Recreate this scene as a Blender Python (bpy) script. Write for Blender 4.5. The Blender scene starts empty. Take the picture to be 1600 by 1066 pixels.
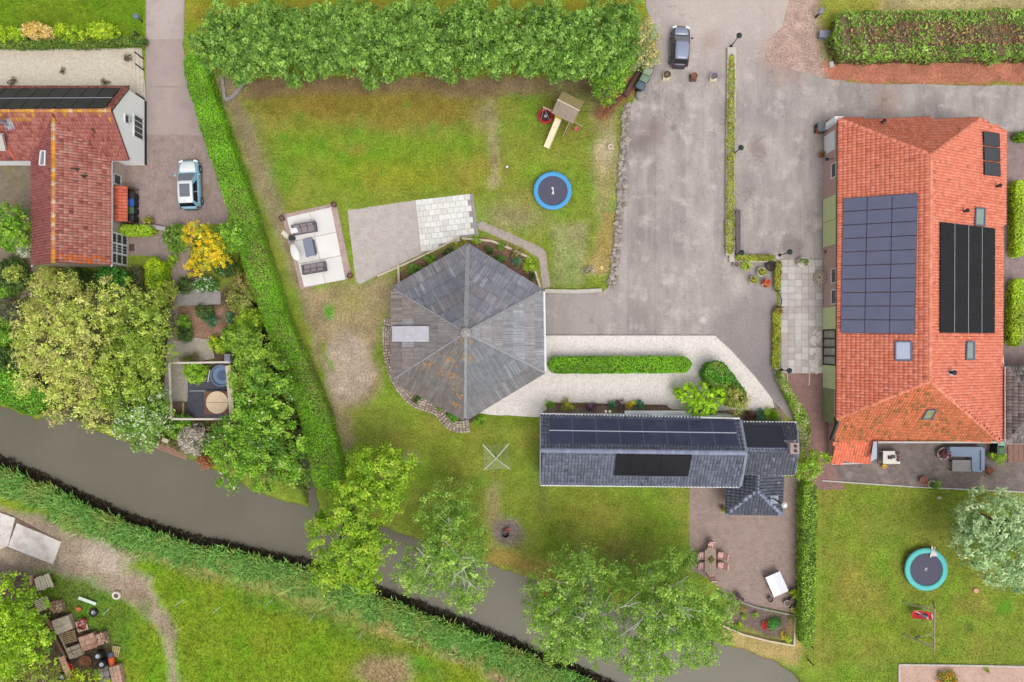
import bpy, math, random
import numpy as np
from mathutils import Vector, Matrix
from mathutils.geometry import delaunay_2d_cdt

random.seed(7)
SCN = bpy.context.scene
COL = SCN.collection
R = math.radians
SC, H = 18.0, 60.0          # 18 photo pixels per metre on the ground, drone 60 m up

# ------------------------------------------------------------------ camera, sky, sun, exposure
cam = bpy.data.cameras.new('camera'); cam_o = bpy.data.objects.new('camera', cam); COL.objects.link(cam_o)
cam_o.location = (0, 0, H); cam_o.rotation_euler = (0, 0, 0)
cam.sensor_width = 36.0; cam.lens = 36.0 * H / (1600 / SC); cam.clip_start = 1.0; cam.clip_end = 3000.0
SCN.camera = cam_o
SUN_EL, SUN_TURN = 66.0, 28.0
w = bpy.data.worlds.new('World'); SCN.world = w; w.use_nodes = True
nt = w.node_tree; nt.nodes.clear()
sky = nt.nodes.new('ShaderNodeTexSky'); sky.sky_type = 'NISHITA'; sky.sun_disc = False
sky.sun_elevation = R(SUN_EL); sky.sun_rotation = R(180 - SUN_TURN); sky.dust_density = 4.0; sky.air_density = 1.0; sky.ozone_density = 1.0
hs = nt.nodes.new('ShaderNodeHueSaturation'); hs.inputs['Saturation'].default_value = 0.22
bg = nt.nodes.new('ShaderNodeBackground'); bg.inputs['Strength'].default_value = 0.15
wo = nt.nodes.new('ShaderNodeOutputWorld')
nt.links.new(sky.outputs[0], hs.inputs['Color']); nt.links.new(hs.outputs[0], bg.inputs[0]); nt.links.new(bg.outputs[0], wo.inputs[0])
sun = bpy.data.lights.new('sun', 'SUN'); sun.energy = 0.55; sun.angle = R(36); sun.color = (1.0, 0.955, 0.90)
sun_o = bpy.data.objects.new('sun', sun); COL.objects.link(sun_o); sun_o.location = (10, -30, 60)
sun_o.rotation_euler = (R(90 - SUN_EL), 0, R(SUN_TURN))
SCN.view_settings.view_transform = 'Standard'; SCN.view_settings.look = 'None'
SCN.view_settings.exposure = 0.50; SCN.view_settings.gamma = 1.0; SCN.view_settings.use_curve_mapping = False

# ------------------------------------------------------------------ helpers
def W(u, v, z=0.0):
    k = (H - z) / H / SC
    return Vector(((u - 800) * k, (533 - v) * k, z))

def px(pts, z=0.0):
    return [W(p[0], p[1], z) for p in pts]

def lin(c):
    c = np.asarray(c, float) / 255.0
    return np.where(c <= 0.04045, c / 12.92, ((c + 0.055) / 1.055) ** 2.4)

KB = 0.74
def C(r, g, b, k=None):
    return tuple(float(x) for x in np.clip(lin((r, g, b)) * (KB if k is None else k), 0.0, 0.85))

class G:
    """collects geometry; each add_* returns nothing, faces keep a material index"""
    def __init__(s): s.v, s.f, s.m = [], [], []
    def add(s, verts, faces, mi=0):
        b = len(s.v); s.v += [tuple(p) for p in verts]; s.f += [tuple(i + b for i in f) for f in faces]; s.m += [mi] * len(faces); return s
    def box(s, c, size, rz=0.0, mi=0, taper=1.0):
        hx, hy, hz = size[0] / 2, size[1] / 2, size[2] / 2; ca, sa = math.cos(rz), math.sin(rz); vs = []
        for z, t in ((-hz, 1.0), (hz, taper)):
            for x, y in ((-hx, -hy), (hx, -hy), (hx, hy), (-hx, hy)):
                vs.append((c[0] + (x * ca - y * sa) * t, c[1] + (x * sa + y * ca) * t, c[2] + z))
        return s.add(vs, [(3, 2, 1, 0), (4, 5, 6, 7), (0, 1, 5, 4), (1, 2, 6, 5), (2, 3, 7, 6), (3, 0, 4, 7)], mi)
    def bar(s, a, b, wd, ht, mi=0):
        a, b = Vector(a), Vector(b); d = (b - a).normalized(); up = Vector((0, 0, 1)) if abs(d.z) < 0.95 else Vector((0, 1, 0))
        x = d.cross(up).normalized() * wd / 2; y = x.cross(d).normalized() * ht / 2
        vs = [a - x - y, a + x - y, a + x + y, a - x + y, b - x - y, b + x - y, b + x + y, b - x + y]
        return s.add(vs, [(0, 1, 2, 3), (7, 6, 5, 4), (0, 4, 5, 1), (1, 5, 6, 2), (2, 6, 7, 3), (3, 7, 4, 0)], mi)
    def tube(s, a, b, r0, r1=None, n=8, mi=0):
        r1 = r0 if r1 is None else r1; a, b = Vector(a), Vector(b); d = (b - a).normalized()
        q = Vector((1, 0, 0)) if abs(d.x) < 0.9 else Vector((0, 1, 0)); x = d.cross(q).normalized(); y = d.cross(x); vs = []
        for c, r in ((a, r0), (b, r1)):
            for i in range(n):
                t = 2 * math.pi * i / n; vs.append(c + (x * math.cos(t) + y * math.sin(t)) * r)
        fs = [(i, i + n, (i + 1) % n + n, (i + 1) % n) for i in range(n)] + [tuple(range(n)), tuple(range(2 * n - 1, n - 1, -1))]
        return s.add(vs, fs, mi)
    def lathe(s, prof, c=(0, 0, 0), n=16, mi=0, sx=1.0, sy=1.0, cap=True):
        vs = []
        for r, z in prof:
            for i in range(n):
                t = 2 * math.pi * i / n; vs.append((c[0] + r * sx * math.cos(t), c[1] + r * sy * math.sin(t), c[2] + z))
        fs = []
        for k in range(len(prof) - 1):
            for i in range(n):
                j = (i + 1) % n; fs.append((k * n + i, k * n + j, (k + 1) * n + j, (k + 1) * n + i))
        if cap: fs.append(tuple(range((len(prof) - 1) * n, len(prof) * n)))
        return s.add(vs, fs, mi)
    def prism(s, pts, z0, z1, mi=0):
        n = len(pts); a = sum(pts[i][0] * pts[(i + 1) % n][1] - pts[(i + 1) % n][0] * pts[i][1] for i in range(n))
        if a < 0: pts = pts[::-1]
        vs = [(p[0], p[1], z0) for p in pts] + [(p[0], p[1], z1) for p in pts]
        return s.add(vs, [tuple(range(n, 2 * n))] + [(i, (i + 1) % n, (i + 1) % n + n, i + n) for i in range(n)], mi)
    def slab(s, pts, th, mi=0):
        """3-D polygon pushed down along its own normal"""
        P = [Vector(p) for p in pts]; nn = Vector((0, 0, 0))
        for i in range(len(P)): nn += P[i].cross(P[(i + 1) % len(P)])
        if nn.z < 0: P = P[::-1]; nn = -nn
        nn.normalize(); n = len(P); vs = P + [p - nn * th for p in P]
        return s.add(vs, [tuple(range(n)), tuple(range(2 * n - 1, n - 1, -1))] + [(i, i + n, (i + 1) % n + n, (i + 1) % n) for i in range(n)], mi)
    def ball(s, c, r, n=10, m=6, mi=0, sz=1.0):
        return s.lathe([(max(r * math.sin(math.pi * i / m), 1e-4), -r * sz * math.cos(math.pi * i / m)) for i in range(m + 1)], c, n, mi)

def mesh(name, g, mats, off=(0, 0, 0), smooth=False):
    me = bpy.data.meshes.new(name)
    if any(abs(x) > 0 for x in off): vs = [(p[0] - off[0], p[1] - off[1], p[2] - off[2]) for p in g.v]
    else: vs = g.v
    me.from_pydata(vs, [], g.f)
    for m in (mats if isinstance(mats, (list, tuple)) else [mats]): me.materials.append(m)
    if any(g.m): me.polygons.foreach_set('material_index', g.m)
    if smooth: me.polygons.foreach_set('use_smooth', [True] * len(me.polygons))
    me.update(); return me

def np_mesh(name, V, F, mat_, col=None, smooth=False):
    """V (n,3), F (m,k) all faces with k corners, col (n,3)"""
    me = bpy.data.meshes.new(name); n, (m, k) = len(V), F.shape
    me.vertices.add(n); me.vertices.foreach_set('co', np.ascontiguousarray(V, np.float32).ravel())
    me.loops.add(m * k); me.loops.foreach_set('vertex_index', np.ascontiguousarray(F, np.int32).ravel())
    me.polygons.add(m); me.polygons.foreach_set('loop_start', np.arange(0, m * k, k, dtype=np.int32))
    me.polygons.foreach_set('loop_total', np.full(m, k, np.int32))
    if smooth: me.polygons.foreach_set('use_smooth', np.ones(m, bool))
    if col is not None:
        a = me.color_attributes.new('col', 'FLOAT_COLOR', 'POINT')
        a.data.foreach_set('color', np.hstack([np.clip(col, 0, 1), np.ones((n, 1))]).astype(np.float32).ravel())
    me.materials.append(mat_); me.update(); me.validate(); return me

def tag(o, label=None, cat=None, group=None, kind=None):
    if label: o['label'] = label
    if cat: o['category'] = cat
    if group: o['group'] = group
    if kind: o['kind'] = kind
    return o

def link(name, me, parent=None):
    o = bpy.data.objects.new(name, me); COL.objects.link(o)
    if parent is not None: o.parent = parent
    return o

class Thing:
    """an Empty at the base; parts are given in world coordinates unless local=True"""
    def __init__(s, name, loc, label, cat, group=None, rz=0.0, local=False):
        s.o = bpy.data.objects.new(name, None); COL.objects.link(s.o); s.o.location = loc; s.o.rotation_euler = (0, 0, rz)
        s.o.empty_display_size = 0.3; tag(s.o, label, cat, group); s.off = (0, 0, 0) if local else tuple(loc)
    def part(s, name, g, mats, par=None, label=None, kind=None, smooth=False):
        me = g if isinstance(g, bpy.types.Mesh) else mesh(name, g, mats, s.off, smooth)
        o = link(name, me, par or s.o); tag(o, label, kind=kind); return o
    def place(s, name, me, M, par=None):
        o = link(name, me, par or s.o); o.matrix_basis = Matrix.Translation(Vector(s.off) * -1) @ M; return o

def copy_tree(o, parent=None):
    c = o.copy(); COL.objects.link(c)
    if parent is not None: c.parent = parent
    for ch in o.children: copy_tree(ch, c)
    return c

def solo(name, g, mats, label, cat, group=None, loc=None, smooth=False):
    loc = tuple(loc) if loc is not None else (0, 0, 0)
    o = link(name, mesh(name, g, mats, loc, smooth)); o.location = loc; return tag(o, label, cat, group)

def struct(name, g, mats, kind='structure'):
    o = link(name, g if isinstance(g, bpy.types.Mesh) else mesh(name, g, mats)); o['kind'] = kind; return o

# ------------------------------------------------------------------ numpy noise and polygon tools
def vnoise(x, y, scale, seed=0):
    rs = np.random.RandomState(seed); T = rs.rand(128, 128); x = x / scale + 1000.3; y = y / scale + 1000.7
    i, j = np.floor(x).astype(int), np.floor(y).astype(int); fx, fy = x - i, y - j
    fx, fy = fx * fx * (3 - 2 * fx), fy * fy * (3 - 2 * fy)
    g = lambda a, b: T[a % 128, b % 128]
    return (g(i, j) * (1 - fx) + g(i + 1, j) * fx) * (1 - fy) + (g(i, j + 1) * (1 - fx) + g(i + 1, j + 1) * fx) * fy

def fbm(x, y, scale, seed=0, o=4):
    return sum(vnoise(x, y, scale / 2 ** k, seed + k) * 0.5 ** k for k in range(o)) / sum(0.5 ** k for k in range(o))

def pip(x, y, poly):
    c = np.zeros(x.shape, bool); n = len(poly)
    for i in range(n):
        x0, y0 = poly[i][0], poly[i][1]; x1, y1 = poly[(i + 1) % n][0], poly[(i + 1) % n][1]
        if y0 == y1: continue
        c ^= ((y0 > y) != (y1 > y)) & (x < (x1 - x0) * (y - y0) / (y1 - y0) + x0)
    return c

def dline(x, y, pts, closed=False):
    d = np.full(x.shape, 1e9); n = len(pts)
    for i in range(n if closed else n - 1):
        ax, ay = pts[i][0], pts[i][1]; bx, by = pts[(i + 1) % n][0] - ax, pts[(i + 1) % n][1] - ay
        t = np.clip(((x - ax) * bx + (y - ay) * by) / (bx * bx + by * by + 1e-9), 0, 1)
        d = np.minimum(d, np.hypot(x - ax - bx * t, y - ay - by * t))
    return d

def sdf(x, y, poly):
    d = dline(x, y, poly, True); return np.where(pip(x, y, poly), -d, d)

def resample(pts, step):
    P = [Vector(p) for p in pts]; out = []
    for i in range(len(P) - 1):
        n = max(1, int(round((P[i + 1] - P[i]).length / step)))
        out += [P[i].lerp(P[i + 1], k / n) for k in range(n)]
    return out + [P[-1]]

def smooth_line(pts, it=2):
    P = [Vector(p) for p in pts]
    for _ in range(it):
        Q = [P[0]]
        for i in range(len(P) - 1): Q += [P[i].lerp(P[i + 1], .25), P[i].lerp(P[i + 1], .75)]
        P = Q + [P[-1]]
    return P

# ------------------------------------------------------------------ materials
def base_nodes(name):
    m = bpy.data.materials.new(name); m.use_nodes = True; t = m.node_tree; b = t.nodes['Principled BSDF']; return m, t, b

def nd(t, kind, **kw):
    n = t.nodes.new(kind)
    for k, v in kw.items():
        if k in n.inputs: n.inputs[k].default_value = v
        else: setattr(n, k, v)
    return n

def mixc(t, fac, a, b, mode='MIX'):
    n = t.nodes.new('ShaderNodeMix'); n.data_type = 'RGBA'; n.blend_type = mode
    for sock, val in ((n.inputs[0], fac), (n.inputs[6], a), (n.inputs[7], b)):
        if hasattr(val, 'is_output'): t.links.new(val, sock)
        elif isinstance(val, (int, float)): sock.default_value = val
        else: sock.default_value = (*val, 1.0)
    return n.outputs[2]

def noise_(t, scale, detail=4.0, vec=None, stretch=None):
    n = nd(t, 'ShaderNodeTexNoise', Scale=scale, Detail=detail, Roughness=0.6)
    g = t.nodes.new('ShaderNodeNewGeometry'); src = g.outputs['Position']
    if stretch:
        mp = nd(t, 'ShaderNodeMapping'); mp.inputs['Scale'].default_value = stretch; t.links.new(src, mp.inputs[0]); src = mp.outputs[0]
    t.links.new(src, n.inputs['Vector']); return n.outputs['Fac']

def ramp(t, fac, p0, p1):
    r = t.nodes.new('ShaderNodeMapRange'); r.inputs[1].default_value = p0; r.inputs[2].default_value = p1; t.links.new(fac, r.inputs[0]); return r.outputs[0]

def M(name, col=None, rough=0.8, var=0.18, scale=5.0, bump=0.15, bscale=None, metal=0.0, spec=0.3, col2=None, scale2=1.0, lo=0.45, hi=0.65, fine=0.0, coat=0.0, fscale=14.0):
    """procedural material; col None reads the colour attribute"""
    m, t, b = base_nodes(name)
    if col is None: a = nd(t, 'ShaderNodeAttribute', attribute_name='col'); src = a.outputs['Color']
    else: r = nd(t, 'ShaderNodeRGB'); r.outputs[0].default_value = (*col, 1); src = r.outputs[0]
    if col2 is not None: src = mixc(t, ramp(t, noise_(t, scale2, 6.0), lo, hi), src, col2)
    if var:
        v = ramp(t, noise_(t, scale, 6.0), 0.25, 0.75); lo_, hi_ = (1 - var,) * 3, (1 + var,) * 3
        src = mixc(t, 1.0, src, mixc(t, v, lo_, hi_), 'MULTIPLY')
    if fine:
        v = ramp(t, noise_(t, fscale, 4.0), 0.3, 0.7); src = mixc(t, 1.0, src, mixc(t, v, (1 - fine,) * 3, (1 + fine,) * 3), 'MULTIPLY')
    t.links.new(src, b.inputs['Base Color'])
    b.inputs['Roughness'].default_value = rough; b.inputs['Metallic'].default_value = metal; b.inputs['Specular IOR Level'].default_value = spec
    if coat: b.inputs['Coat Weight'].default_value = coat
    if bump:
        bn = nd(t, 'ShaderNodeBump', Strength=bump, Distance=0.05); t.links.new(noise_(t, bscale or scale * 2.5, 4.0), bn.inputs['Height']); t.links.new(bn.outputs[0], b.inputs['Normal'])
    return m

def brick_mat(name, c1, c2, mortar, bw, bh, rot=0.0, var=0.2, msize=0.012, dirt=None, dlo=.5, dhi=.75):
    m, t, b = base_nodes(name); g = nd(t, 'ShaderNodeNewGeometry'); mp = nd(t, 'ShaderNodeMapping'); mp.inputs['Rotation'].default_value = (0, 0, rot)
    t.links.new(g.outputs['Position'], mp.inputs[0])
    br = nd(t, 'ShaderNodeTexBrick', Scale=1.0); br.inputs['Color1'].default_value = (*c1, 1); br.inputs['Color2'].default_value = (*c2, 1); br.inputs['Mortar'].default_value = (*mortar, 1)
    br.inputs['Brick Width'].default_value = bw; br.inputs['Row Height'].default_value = bh; br.inputs['Mortar Size'].default_value = msize; br.inputs['Bias'].default_value = 0.0
    t.links.new(mp.outputs[0], br.inputs['Vector']); src = br.outputs['Color']
    if dirt is not None: src = mixc(t, ramp(t, noise_(t, 0.5, 6.0), dlo, dhi), src, dirt)
    src = mixc(t, 1.0, src, mixc(t, ramp(t, noise_(t, 1.6, 8.0), .25, .75), (1 - var,) * 3, (1 + var,) * 3), 'MULTIPLY')
    src = mixc(t, 1.0, src, mixc(t, ramp(t, noise_(t, 11.0, 3.0), .25, .75), (.8,) * 3, (1.2,) * 3), 'MULTIPLY')
    t.links.new(src, b.inputs['Base Color']); b.inputs['Roughness'].default_value = .9; b.inputs['Specular IOR Level'].default_value = .2
    bn = nd(t, 'ShaderNodeBump', Strength=.5, Distance=.01); t.links.new(br.outputs['Fac'], bn.inputs['Height']); bn.invert = True; t.links.new(bn.outputs[0], b.inputs['Normal'])
    return m

def leaf_mat(name, trans=0.35):
    m = bpy.data.materials.new(name); m.use_nodes = True; t = m.node_tree; t.nodes.clear()
    a = nd(t, 'ShaderNodeAttribute', attribute_name='col'); d = nd(t, 'ShaderNodeBsdfDiffuse'); tr = nd(t, 'ShaderNodeBsdfTranslucent'); gl = nd(t, 'ShaderNodeBsdfGlossy', Roughness=.45)
    mx = nd(t, 'ShaderNodeMixShader'); mx.inputs[0].default_value = trans; m2 = nd(t, 'ShaderNodeMixShader'); m2.inputs[0].default_value = .025; o = nd(t, 'ShaderNodeOutputMaterial')
    gl.inputs['Color'].default_value = (.8, .8, .8, 1)
    t.links.new(a.outputs['Color'], d.inputs['Color']); t.links.new(a.outputs['Color'], tr.inputs['Color'])
    t.links.new(d.outputs[0], mx.inputs[1]); t.links.new(tr.outputs[0], mx.inputs[2]); t.links.new(mx.outputs[0], m2.inputs[1]); t.links.new(gl.outputs[0], m2.inputs[2]); t.links.new(m2.outputs[0], o.inputs[0])
    return m

LEAF = leaf_mat('leaf')
ATTR = M('painted_ground', None, .95, .14, 1.3, .6, 12.0, fine=.42, spec=.1, fscale=6.5)
TILE = M('clay_tile', None, .75, .16, 3.0, .2, 20.0, fine=.1)
PLAIN = M('coloured', None, .7, .12, 4.0, .1)
BARK = M('bark', C(120, 105, 90), .9, .3, 6.0, .5)
BIRCH = M('birch_bark', C(225, 222, 212), .8, .25, 4.0, .3)
CORE = M('inner_twigs', C(78, 96, 38), .95, .35, 3.0, .5)
WHITE = M('white_paint', C(240, 240, 240), .45, .04, 2.0, .02)
WALLWHITE = M('white_render', (.85, .855, .86), .85, .04, 1.2, .05)
DARK = M('dark_metal', (.02, .022, .025), .5, .2, 5.0, .05)
BLACK = M('black_plastic', (.018, .018, .02), .4, .15, 5.0, .02)
RUBBER = M('rubber', (.022, .022, .024), .8, .2, 8.0, .1)
ZINC = M('zinc', C(175, 182, 190), .45, .12, 3.0, .05, metal=.3)
GLASS = M('dark_glass', (.03, .036, .045), .08, .1, 1.0, 0.0, spec=.6)
TIMBER = M('weathered_timber', C(165, 150, 130), .85, .25, 7.0, .3)
PALEWOOD = M('pale_timber', C(222, 205, 180), .8, .15, 6.0, .2)
BROWNWOOD = M('brown_timber', C(120, 90, 75), .85, .25, 7.0, .3)
CONC = M('concrete', C(205, 198, 192), .9, .12, 2.0, .2, fine=.08)
GREYC = M('grey_concrete', C(165, 158, 155), .9, .2, 2.5, .25, fine=.1)
SOIL = M('soil', C(128, 102, 88), .95, .35, 3.0, .6, fine=.3)
RED = M('red_plastic', C(205, 50, 55), .4, .1, 3.0, .02)
TERRA = M('terracotta', C(165, 95, 70), .8, .15, 6.0, .1)

# ------------------------------------------------------------------ foliage
KL = 1.42
def pal(*cs): return np.array([lin(c) for c in cs]) * KL

def leaf_quads(P, N, size, cols, rs, aspect=.55):
    n = len(P); N = N / (np.linalg.norm(N, axis=1, keepdims=True) + 1e-9)
    t = rs.normal(size=(n, 3)); t -= N * (t * N).sum(1, keepdims=True); t /= np.linalg.norm(t, axis=1, keepdims=True) + 1e-9
    b = np.cross(N, t); s = size * np.clip(rs.lognormal(-.02, .32, (n, 1)), .4, 1.9); V = np.empty((n, 4, 3))
    V[:, 0] = P - t * s * .5; V[:, 1] = P + b * s * aspect * .5 + N * s * .06; V[:, 2] = P + t * s * .5 - N * s * .05; V[:, 3] = P - b * s * aspect * .5 + N * s * .06
    F = np.arange(n * 4).reshape(n, 4); return V.reshape(-1, 3), F, np.repeat(cols, 4, axis=0)

def leaf_cloud(name, lobes, palette, size=.2, cover=2.2, clump=.55, seed=1, droop=.0, spread=.5, origin=(0, 0, 0), dark=.12, blossom=None, topbias=.25, depth=.35):
    """lobes: (centre, radii) in world metres; leaves sit in clumps over and inside each lobe's upper shell"""
    rs = np.random.RandomState(seed); Ps, Ns, Cs = [], [], []
    for c, r in lobes:
        c, r = np.array(c, float), np.array(r, float); area = 2 * math.pi * (r[0] * r[1] + r[0] * r[2] + r[1] * r[2]) / 3 * 1.3
        nl = max(30, int(area * cover / (size * size * .5))); nc = max(4, int(area / (clump * clump) * 1.1))
        d = rs.normal(size=(nc, 3)); d[:, 2] += topbias; d /= np.linalg.norm(d, axis=1, keepdims=True); d[:, 2] = np.where(d[:, 2] < -.45, -d[:, 2], d[:, 2])
        rad = 1 - depth * rs.rand(nc, 1) ** 2 + .12 * rs.rand(nc, 1); cc = c + d * r * rad
        ccol = palette[rs.randint(len(palette), size=nc)] * rs.uniform(.8, 1.2, (nc, 1))
        k = rs.randint(nc, size=nl); cl = clump * spread
        off = rs.normal(size=(nl, 3)) * np.array([cl, cl, cl * .75]) * .6
        P = cc[k] + off; P[:, 2] -= droop * np.abs(rs.normal(size=nl)) * (np.linalg.norm(off, axis=1))
        P[:, 2] = np.maximum(P[:, 2], .06)
        N = d[k] * .5 + off / cl * .45 + rs.normal(size=(nl, 3)) * .55; N[:, 2] += .45
        col = ccol[k] * rs.uniform(.72, 1.25, (nl, 1))
        if blossom is not None:
            bl = rs.rand(nl) < blossom[1] * (rs.rand(nc) < .6)[k]; col[bl] = lin(blossom[0]) * .95; N[bl, 2] += 1.0; P[bl, 2] += .05
        Ps.append(P); Ns.append(N); Cs.append(col)
    P, N, Cc = np.vstack(Ps), np.vstack(Ns), np.vstack(Cs)
    V, F, Cv = leaf_quads(P - np.array(origin), N, size, Cc, rs)
    return np_mesh(name, V, F, LEAF, Cv)

def lobe(u, v, rp, z, rz=None, ry=None):
    """a lobe seen at photo pixel (u,v) with pixel radius rp and height z"""
    k = (H - z) / H / SC; p = W(u, v, z); return ((p.x, p.y, z), (rp * k, (ry or rp) * k, rz if rz else rp * k * .8))

def limbs(g, base, tips, r0, rs, top_mat=0):
    base = Vector(base)
    for t in tips:
        t = Vector(t); mid = base.lerp(t, .45) + Vector((rs.uniform(-.3, .3), rs.uniform(-.3, .3), .5 * abs(rs.normal()) + .2))
        g.tube(base, mid, r0 * .5, r0 * .34, 6); g.tube(mid, t, r0 * .34, r0 * .08, 5)
        for _ in range(2):
            q = mid.lerp(t, rs.uniform(.2, .7)); e = q + Vector((rs.normal(), rs.normal(), .6)) * .55; g.tube(q, e, r0 * .17, r0 * .05, 4)

def tree(name, base, lobes, palette, label, cat='tree', group=None, size=.2, cover=2.2, clump=.55, seed=1, trunk_r=.16, bark=None, fork=None, **kw):
    """base (x,y) in metres"""
    b = Vector((base[0], base[1], 0)); T = Thing(name, b, label, cat, group); rs = np.random.RandomState(seed + 5)
    T.part('crown', leaf_cloud('crown', lobes, palette, size, cover, clump, seed, origin=b, **kw), None)
    zf = fork if fork is not None else max(.25, min(l[0][2] - l[1][2] * .5 for l in lobes))
    g = G(); top = b + Vector((0, 0, zf)); g.tube(b - Vector((0, 0, .1)), top, trunk_r, trunk_r * .75, 8)
    limbs(g, top, [(l[0][0], l[0][1], l[0][2] + l[1][2] * .3) for l in lobes], trunk_r * 1.5, rs)
    T.part('trunk', g, bark or BARK, smooth=True); return T

def shrub(u, v, rp, palette, label, z=None, size=.14, name='shrub', cat='shrub', group=None, seed=None, ry=None, cover=2.2, clump=.35, **kw):
    r = rp / SC; z = z or r * .9; lb = lobe(u, v, rp, z * .55, z * .6, ry); seed = seed or int(u * 7 + v * 13) % 9999
    b = Vector((lb[0][0], lb[0][1], 0)); T = Thing(name, b, label, cat, group)
    rs = np.random.RandomState(seed); lobes = [lb]
    if rp > 9:
        for _ in range(4):
            a = rs.uniform(0, 6.28); q = rs.uniform(.4, .75); lobes.append(((lb[0][0] + math.cos(a) * lb[1][0] * q, lb[0][1] + math.sin(a) * lb[1][1] * q, z * rs.uniform(.4, .65)), tuple(x * .5 for x in lb[1])))
    T.part('foliage', leaf_cloud('foliage', lobes, palette, size, cover, clump, seed, origin=b, **kw), None)
    g = G()
    for _ in range(4):
        a = rs.uniform(0, 6.28); g.tube(b + Vector((0, 0, -.03)), b + Vector((math.cos(a) * r * .4, math.sin(a) * r * .4, z * .6)), .035, .012, 5)
    T.part('stem', g, BARK); return T

def hedge(pts, widths, height, palette, label, group=None, size=.13, cover=2.3, seed=3, z=None, topcol=None, closed_top=True, cf=None, wob=.12, name='hedge', cat='hedge', core=None):
    """pts: top centreline in photo pixels; widths in pixels"""
    z = height if z is None else z; rs = np.random.RandomState(seed); palette = palette * .93; P = [W(p[0], p[1], z) for p in pts]
    wd = widths if isinstance(widths, (list, tuple)) else [widths] * len(pts)
    wd = [x / SC * (H - z) / H for x in wd]; line, ww = [], []
    for i in range(len(P) - 1):
        n = max(1, int((P[i + 1] - P[i]).length / .25))
        for k in range(n): line.append(P[i].lerp(P[i + 1], k / n)); ww.append(wd[i] + (wd[i + 1] - wd[i]) * k / n)
    line.append(P[-1]); ww.append(wd[-1]); A = np.array([(p.x, p.y) for p in line]); ww = np.array(ww)
    for _ in range(6): A[1:-1] = (A[:-2] + 2 * A[1:-1] + A[2:]) / 4
    D = np.gradient(A, axis=0); D /= np.linalg.norm(D, axis=1, keepdims=True); Nn = np.stack([-D[:, 1], D[:, 0]], 1)
    seg = np.linalg.norm(np.diff(A, axis=0), axis=1); L = np.concatenate([[0], np.cumsum(seg)]); tot = L[-1]
    wav = lambda s, a, sd: (fbm(s, s * 0 + a * 3.3, 1.1, sd, 3) - .5) * 2
    s_w = ww / 2; area = tot * (ww.mean() + 2 * height) + ww[0] * height * 2; n = int(area * cover / (size * size * .5))
    s = rs.uniform(0, tot, n); side = rs.choice(3, n, p=np.array([ww.mean() * 1.25, height, height]) / (ww.mean() * 1.25 + 2 * height))
    endc = rs.rand(n) < (2 * ww.mean() * height) / area; s = np.where(endc, np.where(rs.rand(n) < .5, 0, tot), s)
    cx, cy, hw = np.interp(s, L, A[:, 0]), np.interp(s, L, A[:, 1]), np.interp(s, L, s_w); nx, ny = np.interp(s, L, Nn[:, 0]), np.interp(s, L, Nn[:, 1]); dx, dy = np.interp(s, L, D[:, 0]), np.interp(s, L, D[:, 1])
    ds = np.minimum(s, tot - s); hr = np.minimum(hw, .9); hw = hw * np.where(ds < hr, np.sqrt(np.clip(1 - ((hr - ds) / hr) ** 2, .04, 1)), 1)
    q = rs.uniform(-1, 1, n); h = height * rs.uniform(.02, 1, n) ** .8
    q = np.where(side == 1, 1.0, np.where(side == 2, -1.0, q)); q = np.where(endc, rs.uniform(-1, 1, n), q); top = (side == 0) & ~endc; h = np.where(top, height, h)
    rnd = wav(s, 1, seed) * wob; h = h + np.where(top, wav(s * 1.7 + q, 2, seed + 9) * wob - (np.abs(q) ** 6) * .12, 0)
    dep = np.abs(rs.normal(0, size * .55, n)); lat = q * hw + np.where(top, 0, np.sign(q) * (rnd - dep)); h = h - np.where(top, dep, 0)
    ex = np.where(endc, np.where(s < tot / 2, -1.0, 1.0), 0.0)
    jit = rs.normal(0, .04, (n, 3)); X = cx + nx * lat + dx * ex * (.02 - dep) + jit[:, 0]; Y = cy + ny * lat + dy * ex * (.02 - dep) + jit[:, 1]; Z = np.maximum(h + jit[:, 2], .04)
    Nv = np.stack([np.where(top, 0, nx * q) + dx * ex, np.where(top, 0, ny * q) + dy * ex, np.where(top, 1.2, .45)], 1) + rs.normal(0, .5, (n, 3))
    cl = vnoise(X + Z * .6, Y + Z * .8, .45, seed + 2); ci = np.clip((cl + rs.normal(0, .22, n)) * len(palette), 0, len(palette) - 1).astype(int)
    col = palette[ci] * rs.uniform(.75, 1.25, (n, 1)) * (.75 + .5 * vnoise(X, Y, 1.7, seed + 4))[:, None]
    if cf is not None: col = cf(col, X, Y, Z, q, s / tot, rs)
    b = Vector((A[len(A) // 2][0], A[len(A) // 2][1], 0)); T = Thing(name, b, label, cat, group)
    V, F, Cv = leaf_quads(np.stack([X, Y, Z], 1) - np.array(b), Nv, size, col, rs); T.part('foliage', np_mesh('foliage', V, F, LEAF, Cv), None)
    g = G(); st = max(1, len(A) // max(2, int(tot / .8))); idx = list(range(0, len(A), st)); idx = idx if idx[-1] == len(A) - 1 else idx + [len(A) - 1]; vs = []
    for kk, i in enumerate(idx):
        e = .25 if kk == 0 else (-.25 if kk == len(idx) - 1 else 0); sh = .45 if e else 1.0
        for sgn, zz in ((1, -.02), (1, height - .16), (-1, height - .16), (-1, -.02)):
            vs.append((A[i][0] + Nn[i][0] * sgn * (s_w[i] - .15) * sh + D[i][0] * e, A[i][1] + Nn[i][1] * sgn * (s_w[i] - .15) * sh + D[i][1] * e, zz))
    fs = []
    for k in range(len(idx) - 1):
        a, c = k * 4, k * 4 + 4
        fs += [(a, c, c + 1, a + 1), (a + 1, c + 1, c + 2, a + 2), (a + 2, c + 2, c + 3, a + 3)]
    fs += [(0, 1, 2, 3), tuple(len(vs) - 4 + i for i in (3, 2, 1, 0))]
    g.add(vs, fs); T.part('branches', g, core or CORE); return T

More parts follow.
